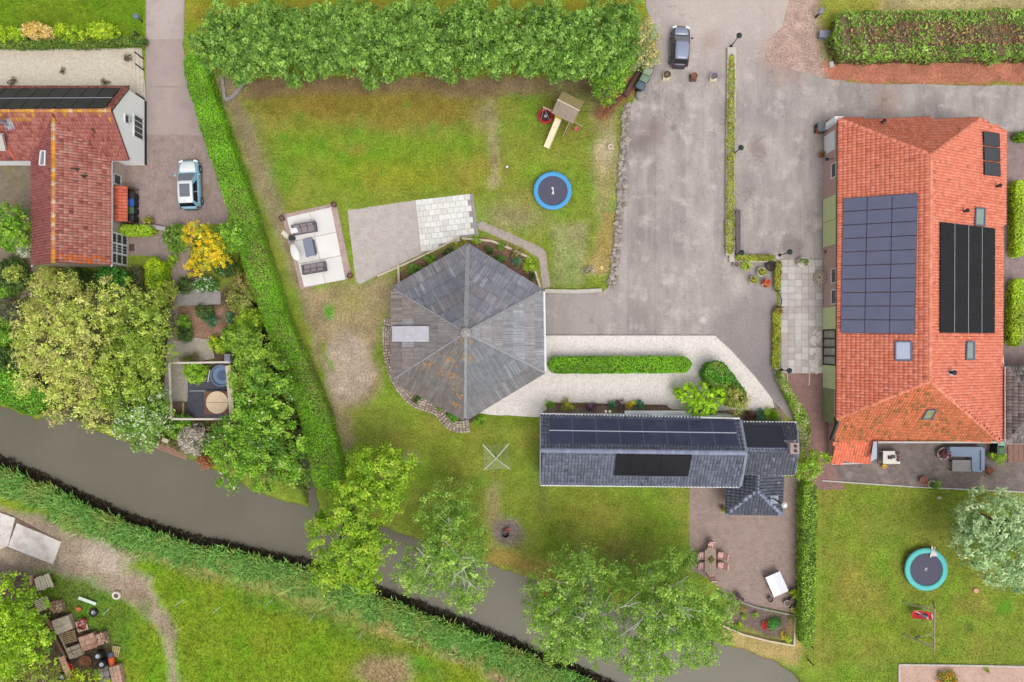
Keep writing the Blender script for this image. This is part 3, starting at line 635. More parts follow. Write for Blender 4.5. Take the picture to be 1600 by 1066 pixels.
sheet('brick_driveway', [(229, -90), (291, -90), (287, 60), (282, 70), (300, 140), (322, 210), (345, 270), (360, 330), (355, 350), (310, 352), (300, 380), (292, 420), (298, 470), (278, 480), (277, 540), (262, 545), (266, 470), (232, 455), (250, 400), (180, 398), (180, 255), (228, 250), (230, 40)], .012, BRICKDRIVE, .04)
sheet('garden_path', [(278, 452), (345, 456), (345, 476), (278, 478)], .018, GREYC, .05)
sheet('side_terrace', [(-90, 250), (60, 250), (60, 425), (-90, 425)], .010, brick_mat('mossy_clinker', C(150, 136, 118), C(136, 122, 106), C(118, 106, 92), .22, .11, 0, .25, dirt=C(134, 126, 88), dlo=.5, dhi=.7), .05)
sheet('garden_walk', [(-90, 455), (60, 452), (60, 478), (230, 462), (232, 480), (60, 500), (-90, 502)], .014, BRICKGREY, .05)
sheet('gravel_terrace', [(-90, 77), (222, 75), (228, 160), (228, 175), (-90, 180)], .010, TAN, .03)
sheet('gravel_yard', [(849, 523), (1118, 523), (1145, 548), (1182, 590), (1208, 622), (1212, 636), (1200, 642), (1050, 640), (1040, 633), (856, 628), (854, 640), (842, 652), (770, 648), (742, 645), (735, 580)], .022, SHELL, .05)
sheet('brick_terrace', [(1077, 755), (1252, 745), (1250, 960), (1240, 958), (1142, 938), (1110, 905), (1077, 890)], .012, BRICKGREY, .02)
sheet('brick_path', [(1216, 578), (1288, 578), (1300, 720), (1320, 765), (1252, 765), (1258, 690), (1240, 630)], .016, BRICKRED, .02)
sheet('patio_paving', [(1284, 685), (1720, 685), (1720, 770), (1600, 768), (1430, 760), (1284, 750)], .012, COBBLE, .03)
sheet('side_path', [(1560, 200), (1720, 200), (1720, 700), (1560, 700)], .010, brick_mat('side_clinker', C(172, 150, 146), C(156, 136, 134), C(138, 120, 116), .21, .105, R(90), .2), .02)
sheet('paver_terrace', [(543, 329), (648, 313), (660, 396), (590, 430), (562, 445), (556, 440)], .014, PAVER, .04)
sheet('stepping_path', [(746, 350), (752, 346), (800, 366), (848, 388), (853, 395), (860, 448), (848, 452), (842, 402), (800, 380), (748, 358)], .016, M('path_concrete', C(182, 168, 158), .95, .2, 3.0, .4, fine=.12), .05)
sheet('gravel_bed', [(262, 535), (300, 528), (330, 530), (335, 560), (300, 568), (293, 628), (255, 628)], .014, GREYGRAV, .08)
sheet('gravel_border', [(1404, 1038), (1720, 1040), (1720, 1150), (1404, 1150)], .012, PINKGRAV, .03)

def loose_grid(parent, name, org, ex, ey, nx, ny, sz, th, mats, poly=None, z=.02, gap=.015, seed=1, stagger=0.0, tilt=.004):
    """single slabs laid one by one; ex/ey unit vectors, sz (w,h); slabs outside poly are left out"""
    rs = random.Random(seed); me = [mesh(name, G().box((0, 0, 0), (sz[0] - gap, sz[1] - gap, th)), mm) for mm in mats]; n = 0
    rz = math.atan2(ex.y, ex.x)
    for j in range(ny):
        for i in range(nx):
            p = org + ex * ((i + .5 + (stagger if j % 2 else 0)) * sz[0]) + ey * ((j + .5) * sz[1])
            if poly is not None and not pip(np.array([p.x]), np.array([p.y]), poly)[0]: continue
            half = stagger and j % 2 and i in (0, nx - 1); mm = rs.choice(me)
            if half:
                if i == nx - 1: p = p - ex * sz[0] * .75
                p0_ = org + ex * (.25 * sz[0] if i == 0 else (nx - .25) * sz[0]) + ey * ((j + .5) * sz[1]); hm = mesh(name, G().box((0, 0, 0), (sz[0] / 2 - gap, sz[1] - gap, th)), rs.choice(mats))
                if i == 0:
                    o = link(name, hm, parent); o.location = (p0_.x, p0_.y, z + th / 2); o.rotation_euler = (0, 0, rz)
                else:
                    o = link(name, hm, parent); o.location = (p0_.x, p0_.y, z + th / 2); o.rotation_euler = (0, 0, rz); continue
            o = link(name, mm, parent); o.location = (p.x, p.y, z + th / 2 + rs.uniform(-tilt, tilt)); o.rotation_euler = (rs.uniform(-.006, .006), rs.uniform(-.006, .006), rz + rs.uniform(-.006, .006)); n += 1
    return n
SLABS = [M('pale_slab_%s' % 'abc'[i], C(*c), .85, .08, 3.0, .1, fine=.06) for i, c in enumerate([(236, 233, 227), (226, 222, 216), (242, 239, 233)])]
SLABG = [M('grey_slab_%s' % 'abcd'[i], C(*c), .9, .12, 2.5, .15, fine=.06) for i, c in enumerate([(198, 190, 184), (188, 178, 172), (206, 200, 194), (192, 180, 174)])]
# light tile terrace behind the hexagonal roof
base = sheet('tile_terrace', [(648, 313), (736, 303), (747, 368), (720, 372), (660, 396)], .010, GREYC)
A, Bp, Cc = W(649, 313), W(736, 303), W(660, 396); ex = (Bp - A).normalized(); ey = Vector((ex.y, -ex.x, 0)); poly = [(p.x, p.y) for p in px([(648, 312), (731, 303), (741, 371), (722, 370), (660, 398)])]
loose_grid(base, 'tile', A, ex, ey, 9, 10, (.53, .5), .05, SLABS, poly, .01, .02, 4, .5)
o = link('edge_kerb', mesh('edge_kerb', G().bar(W(737, 303, .04), W(746, 369, .04), .22, .07), GREYC), base)
# grey slab terrace beside the farmhouse
base = sheet('slab_terrace', [(1219, 405), (1285, 405), (1286, 583), (1217, 583)], .016, GREYC)
loose_grid(base, 'slab', W(1220, 406), Vector((1, 0, 0)), Vector((0, -1, 0)), 6, 17, (.6, .58), .05, SLABG, None, .018, .02, 6)
g = G(); rs = np.random.RandomState(5)
for k in range(26): 
    u, v = rs.uniform(1268, 1281), rs.uniform(516, 580); p = W(u, v); a0 = rs.uniform(0, 6); r = rs.uniform(.12, .34)
    g.prism([(p.x + math.cos(a0 + i * .9) * r * rs.uniform(.6, 1.2), p.y + math.sin(a0 + i * .9) * r * rs.uniform(.6, 1.2)) for i in range(7)], .07, .078 + k * .0004)
struct('spilled_plaster', g, M('spilled_plaster', C(226, 216, 206), .95, .2, 4.0, .2), 'stuff')
# concrete sofa terrace: brick edging and big slabs
TL, TR, BR, BL = W(441, 337), W(524, 318), W(547, 436), W(470, 450)
base = sheet('sofa_terrace', [(440, 336), (525, 317), (550, 434), (470, 452)], .02, brick_mat('edge_clinker', C(206, 178, 172), C(190, 162, 156), C(170, 150, 142), .22, .11, R(14), .15))
def bil(s, tt): return TL.lerp(TR, s).lerp(BL.lerp(BR, s), tt)
SL = [M('big_slab_%s' % 'ab'[i], C(*c), .85, .06, .8, .08, fine=.04) for i, c in enumerate([(243, 239, 233), (236, 232, 227)])]
k = 0
for s0, s1 in ((.07, .50), (.50, .915)):
    for t0, t1 in ((.035, .37), (.37, .68), (.68, 1.0)):
        q = [bil(s0 + .004, t0 + .004), bil(s1 - .004, t0 + .004), bil(s1 - .004, t1 - .004), bil(s0 + .004, t1 - .004)]
        link('concrete_slab', mesh('concrete_slab', G().prism([(p.x, p.y) for p in q], .01, .05), SL[k % 2]), base); k += 1
# concrete lane slabs at the top of the driveway and two big slabs beside the canal
lane = sheet('lane_concrete', [(229, -80), (292, -80), (287, 60), (284, 72), (300, 140), (316, 196), (323, 212), (228, 212), (228, 40)], .018, M('lane_concrete_surface', C(178, 160, 154), .95, .14, .6, .2, col2=C(160, 142, 138), scale2=.5, fine=.08))
for y0, y1, a, bq in ((-80, 62, (231, 289), (229, 286)), (64, 135, (229, 284), (229, 299)), (137, 210, (229, 300), (229, 322))):
    q = px([(a[0], y0), (a[1], y0), (bq[1], y1), (bq[0], y1)]); link('lane_slab', mesh('lane_slab', G().prism([(p.x, p.y) for p in q], .015, .032), M('lane_slab_surface', C(196, 180, 173) if y0 < 0 else C(182, 165, 158), .95, .12, .7, .25, col2=C(158, 140, 136), scale2=.35, fine=.08)), lane)
CR = M('cracked_slab', C(234, 225, 219), .9, .08, 1.0, .2, col2=C(206, 194, 186), scale2=.8, fine=.05)
base = struct('track_paving', G().prism([(p.x, p.y) for p in px([(-60, 780), (20, 806), (94, 846), (82, 878), (10, 856), (-60, 840)])], -.02, .03), SOIL)
for q in ([(-60, 778), (25, 809), (14, 853), (4, 857), (-60, 838)], [(28, 817), (97, 846), (84, 881), (14, 854)]):
    link('concrete_slab', mesh('concrete_slab', G().prism([(p.x, p.y) for p in px(q)], .02, .14), CR), base)
# kerb lines on the brick path
g = G(); g.bar(W(1230, 582, .03), W(1231, 606, .03), .06, .05); g.bar(W(1265, 582, .03), W(1264, 602, .03), .06, .05); struct('path_kerb', g, PALEWOOD)
# ------------------------------------------------------------------ houses
def walls(g, pts, z0, tops, mi=0):
    n = len(pts); tops = tops if isinstance(tops, (list, tuple)) else [tops] * n
    vs = [(p[0], p[1], z0) for p in pts] + [(p[0], p[1], tops[i]) for i, p in enumerate(pts)]
    g.add(vs, [(i, (i + 1) % n, (i + 1) % n + n, i + n) for i in range(n)], mi)

def colfun(base, spread=.14, odd=None, oddp=.05, lichen=None, seed=0, scale=2.5):
    base = np.array([lin(c) * KB for c in base])
    def f(cen, rs, k):
        n = fbm(cen[:, 0], cen[:, 1], scale, seed); i = np.clip((n * 1.3 - .15 + rs.normal(0, .22, k)) * len(base), 0, len(base) - 1).astype(int)
        c = base[i] * rs.uniform(1 - spread, 1 + spread, (k, 1))
        if odd is not None: w = rs.rand(k) < oddp; c[w] = (lin(odd) * KB) * rs.uniform(.8, 1.2, (w.sum(), 1))
        if lichen is not None: c = lichen(c, cen, rs, k)
        return c
    return f

def roof(T, faces, mat_, tw, tl, cf, hips=(), slab_mat=None, th=.16, capr=.13, seed=1, capcol=None, par=None, hgt=.05, skin='tiles', name='roof'):
    g = G()
    for poly, n in faces: g.slab(poly, th)
    r = T.part(name, g, slab_mat or BROWNWOOD, par)
    ch = [tiles('t', poly, n, tw, tl, cf, seed + i * 7, hgt) for i, (poly, n) in enumerate(faces)]
    V, F, Cc = join(ch); T.part(skin, np_mesh(skin, V - np.array(T.off), F, TILE, Cc), None, r, kind='stuff')
    if hips:
        rs = np.random.RandomState(seed); V, F, Cc = join([caps(a, b, capr, .38, capcol or cf, rs) for a, b in hips])
        T.part('ridge_tiles', np_mesh('ridge_tiles', V - np.array(T.off), F, TILE, Cc), None, r, kind='stuff')
    return r

def roof_window(T, par, pl, quad, glass, rim, name='roof_window', label=None, lift=.17):
    P = [on(u, v, pl, lift) for u, v in quad]; c = sum(P, Vector()) / 4; g = G()
    n = pl[1]
    for i in range(4): g.bar(P[i], P[(i + 1) % 4], .09, .12)
    o = T.part(name, g, rim, par, label); Q = [c + (p - c) * .93 - n * .0 for p in P]; T.part('pane', G().slab([q - n * .01 for q in Q], .03), glass, o if par is None else par); return o

def flue(T, par, p, h, r=.09, mats=BLACK, cowl=True, label=None, name='flue'):
    g = G(); g.tube(p - Vector((0, 0, .2)), p + Vector((0, 0, h)), r, r, 10)
    if cowl: g.lathe([(r * 1.5, h), (r * 1.7, h + .1), (r * .6, h + .18)], p, 10)
    return T.part(name, g, mats, par, label, smooth=False)

def wallquad(T, name, c, size, rz, mats, par=None, label=None): return T.part(name, G().box(c, size, rz), mats, par, label)

def window(T, c, w_, h_, face, frame_m, glass_m, bars=0, par=None, label=None, name='window'):
    """window on a vertical wall; face is the outward unit direction ('E','W','N','S')"""
    ax = face in 'EW'; o = {'E': (1, 0), 'W': (-1, 0), 'N': (0, 1), 'S': (0, -1)}[face]; g = G(); x, y, z = c; f = .07
    def b(du, dz, wu, hz, dep, mi=0):
        if ax: g.box((x + o[0] * dep / 2, y + du, z + dz), (dep, wu, hz), 0, mi)
        else: g.box((x + du, y + o[1] * dep / 2, z + dz), (wu, dep, hz), 0, mi)
    for s in (-1, 1): b(s * (w_ / 2 - f / 2), 0, f, h_, .10); b(0, s * (h_ / 2 - f / 2), w_ - 2 * f, f, .10)
    for k in range(bars): b(-w_ / 2 + w_ * (k + 1) / (bars + 1), 0, .045, h_ - 2 * f, .09)
    r = T.part(name, g, frame_m, par, label); g = G(); x, y, z = c; b = b
    if ax: g.box((x + o[0] * .025, y, z), (.05, w_ - 2 * f - .006, h_ - 2 * f - .006))
    else: g.box((x, y + o[1] * .025, z), (w_ - 2 * f - .006, .05, h_ - 2 * f - .006))
    T.part('pane', g, glass_m, r) if par is None else T.part('pane', g, glass_m, par); return r

# ===== orange farmhouse on the right
FH = Thing('farmhouse', W(1430, 440), 'long farmhouse with bright orange hipped tile roof carrying two big solar arrays', 'farmhouse')
wpl = plane((1310, 187, 2.9), (1455, 242, 6.0), (1453, 595, 6.0)); epl = plane((1455, 242, 6.0), (1453, 595, 6.0), (1571, 203, 1.9))
npl = plane((1310, 186, 2.9), (1532, 185, 3.33), (1455, 242, 6.0)); spl = plane((1453, 595, 6.0), (1562, 690, 1.95), (1308, 655, 3.0))
A, Bq = on(1310, 186, wpl), on(1532, 185, epl); R1, R2 = W(1455, 242, 6.0), W(1453, 595, 6.0); E1, E2 = on(1571, 203, epl), on(1563, 691, epl)
SW_ = on(1308, 655, wpl); S1 = on(1365, 690, spl); S2 = on(1303, 688, spl); S3 = on(1562, 690, spl)
OR1 = colfun([(248, 150, 122), (244, 144, 114), (252, 156, 130), (240, 138, 108)], .03, (226, 134, 108), .04, seed=3)
orS = colfun([(236, 142, 100), (228, 132, 92), (216, 130, 86), (240, 138, 98)], .07, (176, 124, 80), .12, seed=5, scale=1.4)
roof_o = roof(FH, [([A, R1, R2, SW_], wpl[1]), ([R1, R2, S3, E2, E1, Bq], epl[1]), ([A, Bq, R1], npl[1])], None, .235, .34, OR1,
              [(A, R1), (Bq, R1), (R1, R2), (R2, SW_), (R2, S3)], seed=11, capcol=colfun([(240, 152, 124), (232, 140, 112)], .07), capr=.17)
V, F, Cc = tiles('t', [R2, S3, S1, S2, SW_], spl[1], .235, .34, orS, 31); FH.part('south_tiles', np_mesh('south_tiles', V - np.array(FH.off), F, TILE, Cc), None, roof_o, kind='stuff')
xpl = plane(S1, S2, W(1300, 722, S2.z - .45)); X1, X2, X3, X4 = on(1303, 688, xpl), on(1362, 689, xpl), on(1360, 722, xpl), on(1300, 724, xpl)
V, F, Cc = tiles('t', [X1, X2, X3, X4], xpl[1], .235, .33, colfun([(246, 136, 104), (238, 126, 94)], .07, (190, 124, 94), .06), 33); FH.part('outshot_tiles', np_mesh('outshot_tiles', V - np.array(FH.off), F, TILE, Cc), None, roof_o, kind='stuff')
g = G(); g.slab([R2, S3, S1, S2, SW_], .16); g.slab([X1, X2, X3, X4], .14); FH.part('outshot_roof', g, BROWNWOOD)
xw = 26.99; g = G(); yN, yS = A.y - .18, SW_.y + .1
ztop = lambda x, y, pl: pl[0].z - ((x - pl[0].x) * pl[1].x + (y - pl[0].y) * pl[1].y) / pl[1].z
P = [(xw, yN), (E1.x - .5, yN), (E1.x - .5, S3.y + .35), (S1.x, S3.y + .35), (S1.x, X3.y + .2), (S2.x + .15, X3.y + .2), (S2.x + .15, yS), (xw, yS)]
tz = [2.7, 1.75, 1.75, 1.9, X3.z - .25, X3.z - .25, 2.3, 2.7]
BRICKW = brick_mat('brown_brick_wall', C(176, 146, 138), C(160, 132, 124), C(150, 128, 118), .22, .065, 0, .15)
m, t, b = base_nodes('wall_brick'); 
WALLB = M('brown_brick_wall_surface', C(176, 146, 138, 1.0), .95, .22, 5.0, .4, fine=.15)
walls(g, P, -.1, tz); FH.part('wall', g, WALLB)
FH.part('gutter', G().bar((S1.x, S3.y - .07, S3.z - .06), (S3.x, S3.y - .07, S3.z - .06), .14, .12).bar((X4.x, X4.y - .07, X4.z - .05), (X3.x, X3.y - .07, X3.z - .05), .14, .12), CONC)
FH.part('eave_board', G().bar((A.x - .03, A.y - .1, A.z - .12), (SW_.x - .03, SW_.y, SW_.z - .12), .06, .16), BROWNWOOD)
FH.part('corner_trim', G().bar((xw - .07, yN + .02, 0), (xw - .07, yN + .02, 2.75), .26, .2), WHITE, label='white trim at the north corner of the farmhouse')
blueglass = M('blue_grey_cells', C(100, 103, 127), .22, .10, 1.2, 0, spec=.5); blackglass = M('black_cells', (.016, .016, .018), .3, .2, 1.0, 0, spec=.12); navyglass = M('navy_cells', (.034, .037, .068), .3, .3, .8, 0, spec=.25)
RIMB = M('black_rim', (.012, .012, .016), .4, .1, 3.0, 0); RIMA = M('silver_rim', C(165, 168, 180), .35, .08, 3.0, 0, metal=.2); RIMD = M('slate_rim', C(130, 134, 164), .4, .1, 3.0, 0)
solar(FH, wpl, [(1316, 309), (1433, 303), (1431, 521), (1315, 522)], 3, 10, blueglass, M('seam_rim', C(74, 76, 98), .4, .1, 3, 0), .02, .035, label='blue grey solar array on the west slope', par=roof_o)
solar(FH, epl, [(1469, 347), (1555, 357), (1554, 521), (1469, 520)], 4, 7, blackglass, RIMB, .05, .02, label='black solar array on the east slope', par=roof_o, strips='v')
solar(FH, epl, [(1538, 205), (1563, 208), (1562, 277), (1537, 274)], 1, 3, M('collector_glass', (.03, .032, .04), .15, .1, 1.0, 0, spec=.6), RIMB, .02, .10, label='row of three collectors by the north east eave', par=roof_o)
SKYG = M('pale_skylight_glass', C(192, 200, 222), .1, .04, 1.0, 0, spec=.6); DIMG = M('dim_skylight_glass', C(142, 160, 152), .12, .1, 1.0, 0, spec=.6); SLATE = M('slate_frame', C(100, 112, 135), .5, .1, 3.0, 0)
roof_window(FH, roof_o, wpl, [(1399, 534), (1424, 534), (1424, 563), (1399, 563)], SKYG, SLATE, label='square pale roof window on the west slope')
roof_window(FH, roof_o, epl, [(1525, 325), (1539, 326), (1538, 353), (1524, 352)], DIMG, SLATE, label='tall roof window above the black panels')
roof_window(FH, roof_o, epl, [(1511, 534), (1522, 534), (1522, 562), (1510, 562)], DIMG, SLATE, label='tall roof window below the black panels')
roof_window(FH, roof_o, spl, [(1449, 641), (1463, 641), (1456, 655), (1441, 655)], M('mossy_glass', C(150, 150, 110), .3, .2, 2.0, 0), SLATE, label='small mossy roof window on the south hip')
for u, v, pl, hh in ((1376, 192, npl, .5), (1505, 331, epl, .45), (1556, 292, epl, .45)): flue(FH, roof_o, on(u, v, pl), hh, .1)
p = on(1484, 582, epl); FH.part('vent_base', G().box(p + Vector((0, 0, .05)), (.5, .5, .16)), ZINC, roof_o); flue(FH, roof_o, p + Vector((0, 0, .1)), .4, .12)
Y0 = lambda v: (533 - v) / SC            # wall position from its ground pixel
GREENP = M('green_board', C(190, 198, 148, 1.05), .7, .08, 2.0, .05); GREEND = M('dark_green_door_paint', C(134, 144, 104, 1.0), .6, .15, 2.0, .05)
def west_panel(v0, v1, z0, z1, mats, name='garage_door', bd=.16, label=None, out=.05):
    ya, yb = Y0(v0), Y0(v1); n = max(2, int(abs(ya - yb) / bd)); g = G(); g.box((xw - out / 2 + .01, (ya + yb) / 2, (z0 + z1) / 2), (out, abs(ya - yb), z1 - z0)); o = FH.part(name, g, mats, None, label)
    me = mesh('board', G().box((0, 0, 0), (.03, abs(ya - yb) / n - .025, z1 - z0 - .04)), mats)
    for k in range(n): FH.place('board', me, Matrix.Translation((xw - out - .012, max(ya, yb) - abs(ya - yb) * (k + .5) / n, (z0 + z1) / 2)), o)
    return o
gvx = lambda v, z: 533 + (v - 533) * (1 - z / 60)
west_panel(gvx(308, 1.3), gvx(345, 1.3), .15, 2.5, GREENP, label='light green boarded door, northernmost'); west_panel(gvx(346, 1.3), gvx(384, 1.3), .15, 2.5, GREENP, label='light green boarded door beside the northernmost')
west_panel(gvx(480, 1.3), gvx(515, 1.3), .1, 2.6, GREENP, label='light green boarded door above the glass door'); west_panel(gvx(571, 1.3), gvx(607, 1.3), .1, 2.6, GREENP, label='light green boarded door below the glass door'); west_panel(gvx(608, 1.1), gvx(660, 1.1), .05, 2.05, GREEND, label='darker green wide door')
g = G(); ya, yb = Y0(516), Y0(569)
for k in range(5): g.box((xw - .05, ya + (yb - ya) * k / 4, 1.3), (.1, .12, 2.3))
for z in (.18, 2.42): g.box((xw - .045, (ya + yb) / 2, z), (.08, abs(ya - yb) - .12, .1))
fr = FH.part('glass_door', g, BLACK, None, 'black framed glass door of four panes')
for k in range(4): FH.part('pane', G().box((xw - .025, ya + (yb - ya) * (k + .5) / 4, 1.3), (.04, abs(ya - yb) / 4 - .14, 2.1)), M('milky_glass_%d' % k, C(150, 154, 136), .15, .35, 1.6, 0, spec=.6), fr)
for v in (266, 431, 464): window(FH, (xw, Y0(gvx(v, 2.2)), 2.15), 1.25, .95, 'W', WHITE, GLASS)
FH.part('white_door', G().box((xw - .04, Y0(gvx(223, 1.4)), 1.35), (.08, 1.6, 1.8)), WHITE, label='white door at the north end')
g = G(); g.box((xw - .1, Y0(210), .12), (.35, .9, .5)); FH.part('parapet_block', G().box((27.2, yN + .28, 1.3), (.7, .45, 2.5)), WALLWHITE)
g = G(); g.tube((xw - .5, Y0(258), 2.0), (xw, Y0(258), 2.0), .03, .03, 6).lathe([(.12, -.2), (.16, -.05), (.05, .12)], (xw - .5, Y0(258), 2.0), 8); FH.part('wall_lamp', g, BLACK)
FH.part('porch_roof', G().slab([W(1365, 690, 2.0), W(1371, 690, 2.0), W(1371, 716, 1.8), W(1360, 722, 1.8)], .05), M('white_awning', C(176, 184, 196), .5, .05, 2, 0)); FH.part('awning_pole', G().bar(W(1371, 690, 2.0), W(1371, 724, 1.75), .06, .06).bar(W(1371, 722, 1.75), W(1370.3, 717, 0.02), .06, .06), DARK)
FH.part('verge_board', G().bar(W(1311, 653, 2.9), W(1298, 688, 2.1), .16, .3), BLACK)

# ===== black tiled barn with solar panels
BN = Thing('black_barn', W(1000, 700), 'low long building with black tiled roof, white trim and solar panels on both slopes', 'barn')
zb, zr = 2.9, 4.75
bn_ = plane((845, 650, zb), (845, 704, zr), (1165, 708, zr)); bs = plane((845, 704, zr), (1165, 708, zr), (845, 755, zb))
P1, P2 = on(845, 649, bn_), on(1156, 656, bn_); Q1, Q2 = W(845, 704, zr), W(1165, 708, zr); P3, P4 = on(1156, 759, bs), on(845, 756, bs)
BLK = colfun([(120, 124, 142), (115, 119, 136), (126, 130, 148), (110, 113, 130)], .04, (100, 103, 118), .03, seed=8, scale=4)
CAPB = colfun([(146, 152, 174), (134, 140, 162)], .05)
BLKT = colfun([(104, 107, 120), (97, 100, 113), (91, 94, 106)], .05, (126, 126, 132), .04, seed=9)
r = roof(BN, [([P1, P2, Q2, Q1], bn_[1]), ([Q1, Q2, P3, P4], bs[1])], None, .265, .36, BLK, [(Q1, Q2)], DARK, seed=41, hgt=.062, capr=.2, capcol=CAPB)
g = G(); g.bar(P1 + Vector((0, .1, -.04)), P2 + Vector((0, .1, -.04)), .13, .14); g.bar(P4 + Vector((0, -.12, -.04)), P3 + Vector((0, -.12, -.04)), .12, .14); BN.part('fascia', g, WHITE)
GV = M('grey_verge', C(140, 146, 162), .6, .1, 3, 0)
for a, bq, s_, w_ in ((P1, Q1, -.04, .1), (Q1, P4, -.04, .1), (P2, Q2, .04, .22), (Q2, P3, .04, .22)): BN.part('verge', G().bar(a + Vector((s_, 0, .06)), bq + Vector((s_, 0, .06)), w_, .12), GV)
x0, x1, y0, y1 = P1.x + .12, P2.x - .25, P1.y + .0, P4.y + .22; yw = W(900, 641).y
g = G(); walls(g, [(x0, y0 - .12), (x0, y1), (x1, y1), (x1, y0 - .12)], -.1, zb - .12); ym = Q1.y
for xx in (x0, x1): g.add([(xx, y0 - .12, zb - .12), (xx, y1, zb - .12), (xx, ym, zr - .2)], [(0, 1, 2)])
BN.part('wall', g, WALLWHITE)
nw = y0 - .12
for u, ww in ((870, 1.2), (918, 1.0)): window(BN, ((u - 800) / SC, nw, 1.4), ww, 1.2, 'N', WHITE, GLASS, 1)
BN.part('window_ledge', G().box(((1022 - 800) / SC, nw + .18, 1.5), (5.6, .36, .12)), WHITE, label='long white ledge under the north eave')
for u, w0 in ((995, 1.5), (1045, 1.5)): window(BN, ((u - 800) / SC, nw, 2.1), w0, .9, 'N', WHITE, GLASS, 1)
g = G(); 
for u in (941, 947): g.tube(((u - 800) / SC, nw + .05, 2.2), ((u - 800) / SC, nw + .3, 2.2), .05, .05, 8).ball(((u - 800) / SC, nw + .38, 2.25), .12)
BN.part('wall_lamp', g, M('cream_lamp', C(236, 226, 196), .5, .05, 2, 0))
solar(BN, bn_, [(858, 651), (1149, 657), (1153, 697), (858, 695)], 8, 2, navyglass, M('faint_rim', C(104, 108, 140), .4, .1, 3, 0), .025, .10, label='two rows of navy panels on the north slope', par=r, strips='h')
solar(BN, bs, [(962, 710), (1080, 712), (1077, 744), (960, 743)], 5, 1, blackglass, RIMB, .02, .02, label='black panels on the south slope', par=r)
# lower east annex with chimney
AX = Thing('annex', W(1200, 700), 'lower black tiled annex with brick chimney at the east end of the barn', 'annex')
za, zar = 2.6, 4.3; an = plane((1156, 661, za), (1243, 664, za), (1240, 702, zar)); as_ = plane((1162, 702, zar), (1240, 702, zar), (1200, 740, za + .6))
a1, a2 = on(1154, 661, an), on(1244, 662, an); b1, b2 = on(1158, 702, an), on(1247, 703, an); c1, c2 = on(1158, 739, as_), on(1241, 740, as_); b1s, b2s = b1, b2
r2 = roof(AX, [([a1, a2, b2, b1], an[1]), ([b1, b2, c2, c1], as_[1])], None, .265, .36, BLKT, [(b1, b2)], DARK, seed=47, hgt=.062, capr=.18, capcol=CAPB)
AX.part('fascia', G().bar(a1 + Vector((0, .1, -.04)), a2 + Vector((0, .1, -.04)), .12, .14).bar(c1 + Vector((0, -.12, -.04)), c2 + Vector((0, -.12, -.04)), .12, .14), WHITE)
g = G(); xa, xb = x1 + .3, a2.x - .2; walls(g, [(xa, a1.y - .15), (xa, c1.y + .2), (xb, c1.y + .2), (xb, a1.y - .15)], -.1, za - .1)
g.add([(xb, a1.y - .15, za - .1), (xb, c1.y + .2, za - .1), (xb, b1.y, zar - .2)], [(0, 1, 2)]); AX.part('wall', g, WALLWHITE)
ZV = M('zinc_verge', C(150, 152, 162), .6, .1, 3, 0)
for q0, q9 in ((a2, b2), (b2, c2)): AX.part('verge', G().bar(q0 + Vector((.03, 0, .03)), q9 + Vector((.03, 0, .03)), .16, .1), ZV)
solar(AX, an, [(1162, 663), (1222, 665), (1227, 699), (1164, 699)], 3, 1, M('deep_navy_cells', (.016, .016, .026), .2, .2, 1, 0, spec=.4), M('navy_rim', C(70, 72, 110), .4, .1, 3, 0), .02, .02, label='three navy panels on the annex', par=r2)
p = W(1239, 700, 4.5); ch = AX.part('chimney', G().box((p.x, p.y, 4.3), (.64, .82, 1.0)), M('chimney_brick', C(206, 178, 172), .9, .2, 8, .4), r2)
g = G(); g.box((p.x, p.y, 4.83), (.7, .88, .06)); AX.part('chimney_cap', g, M('chimney_cap_stone', C(176, 154, 150), .9, .15, 6, .2), r2); g = G()
for dy in (-.24, .24): g.tube((p.x + .05, p.y + dy * .8, 4.85), (p.x + .05, p.y + dy * .8, 5.0), .12, .11, 10)
AX.part('chimney_pots', g, DARK, r2)
AX.part('flashing', G().box((p.x - .05, p.y, 4.0), (.95, 1.1, .2)), M('lead_flashing', C(140, 140, 150), .6, .1, 3, 0), r2)
# hipped south wing
SWG = Thing('hipped_annex', W(1178, 770), 'small hipped black tiled annex with a white wall and vent pipe on the terrace', 'annex')
zh, zp = 2.0, 3.05; r0, rr = W(1184, 738, zp), W(1183, 766, zp); k1, k2, k3, k4 = W(1136, 803, zh), W(1221, 804, zh), W(1221, 741, zh), W(1136, 741, zh)
hw, he, hs_ = plane(k1, rr, r0), plane(k2, r0, rr), plane(k1, k2, rr)
r3 = roof(SWG, [([k4, r0, rr, k1], hw[1]), ([r0, k3, k2, rr], he[1]), ([k1, rr, k2], hs_[1])], None, .265, .36, BLKT, [(r0, rr), (rr, k1), (rr, k2)], DARK, seed=53, hgt=.062, capr=.19, capcol=CAPB)
g = G(); xa = W(1129, 780).x; ya = k1.y + .3; walls(g, [(xa + .28, k4.y - .2), (xa + .28, ya), (k2.x - .3, ya), (k2.x - .3, k4.y - .2)], -.1, zh - .08); SWG.part('wall', g, WALLWHITE)
g = G(); g.bar(k1 + Vector((0, -.04, -.05)), k2 + Vector((0, -.04, -.05)), .12, .12); g.bar(k2 + Vector((.04, -.03, -.05)), k3 + Vector((.04, 0, -.05)), .12, .12); g.bar(k1 + Vector((-.04, .04, -.05)), k4 + Vector((-.04, 0, -.05)), .12, .12); SWG.part('gutter', g, M('pale_gutter', C(190, 196, 206), .5, .08, 2, 0))
window(SWG, (xa + .28, (k4.y - ya) * .45 + ya, 1.05), 1.9, 1.4, 'W', WHITE, SKYG, 1)
p = on(1210, 780, he); SWG.part('flashing', G().slab([on(u, v, he, .12) for u, v in ((1204, 774), (1216, 774), (1216, 787), (1204, 787))], .06), ZINC, r3)
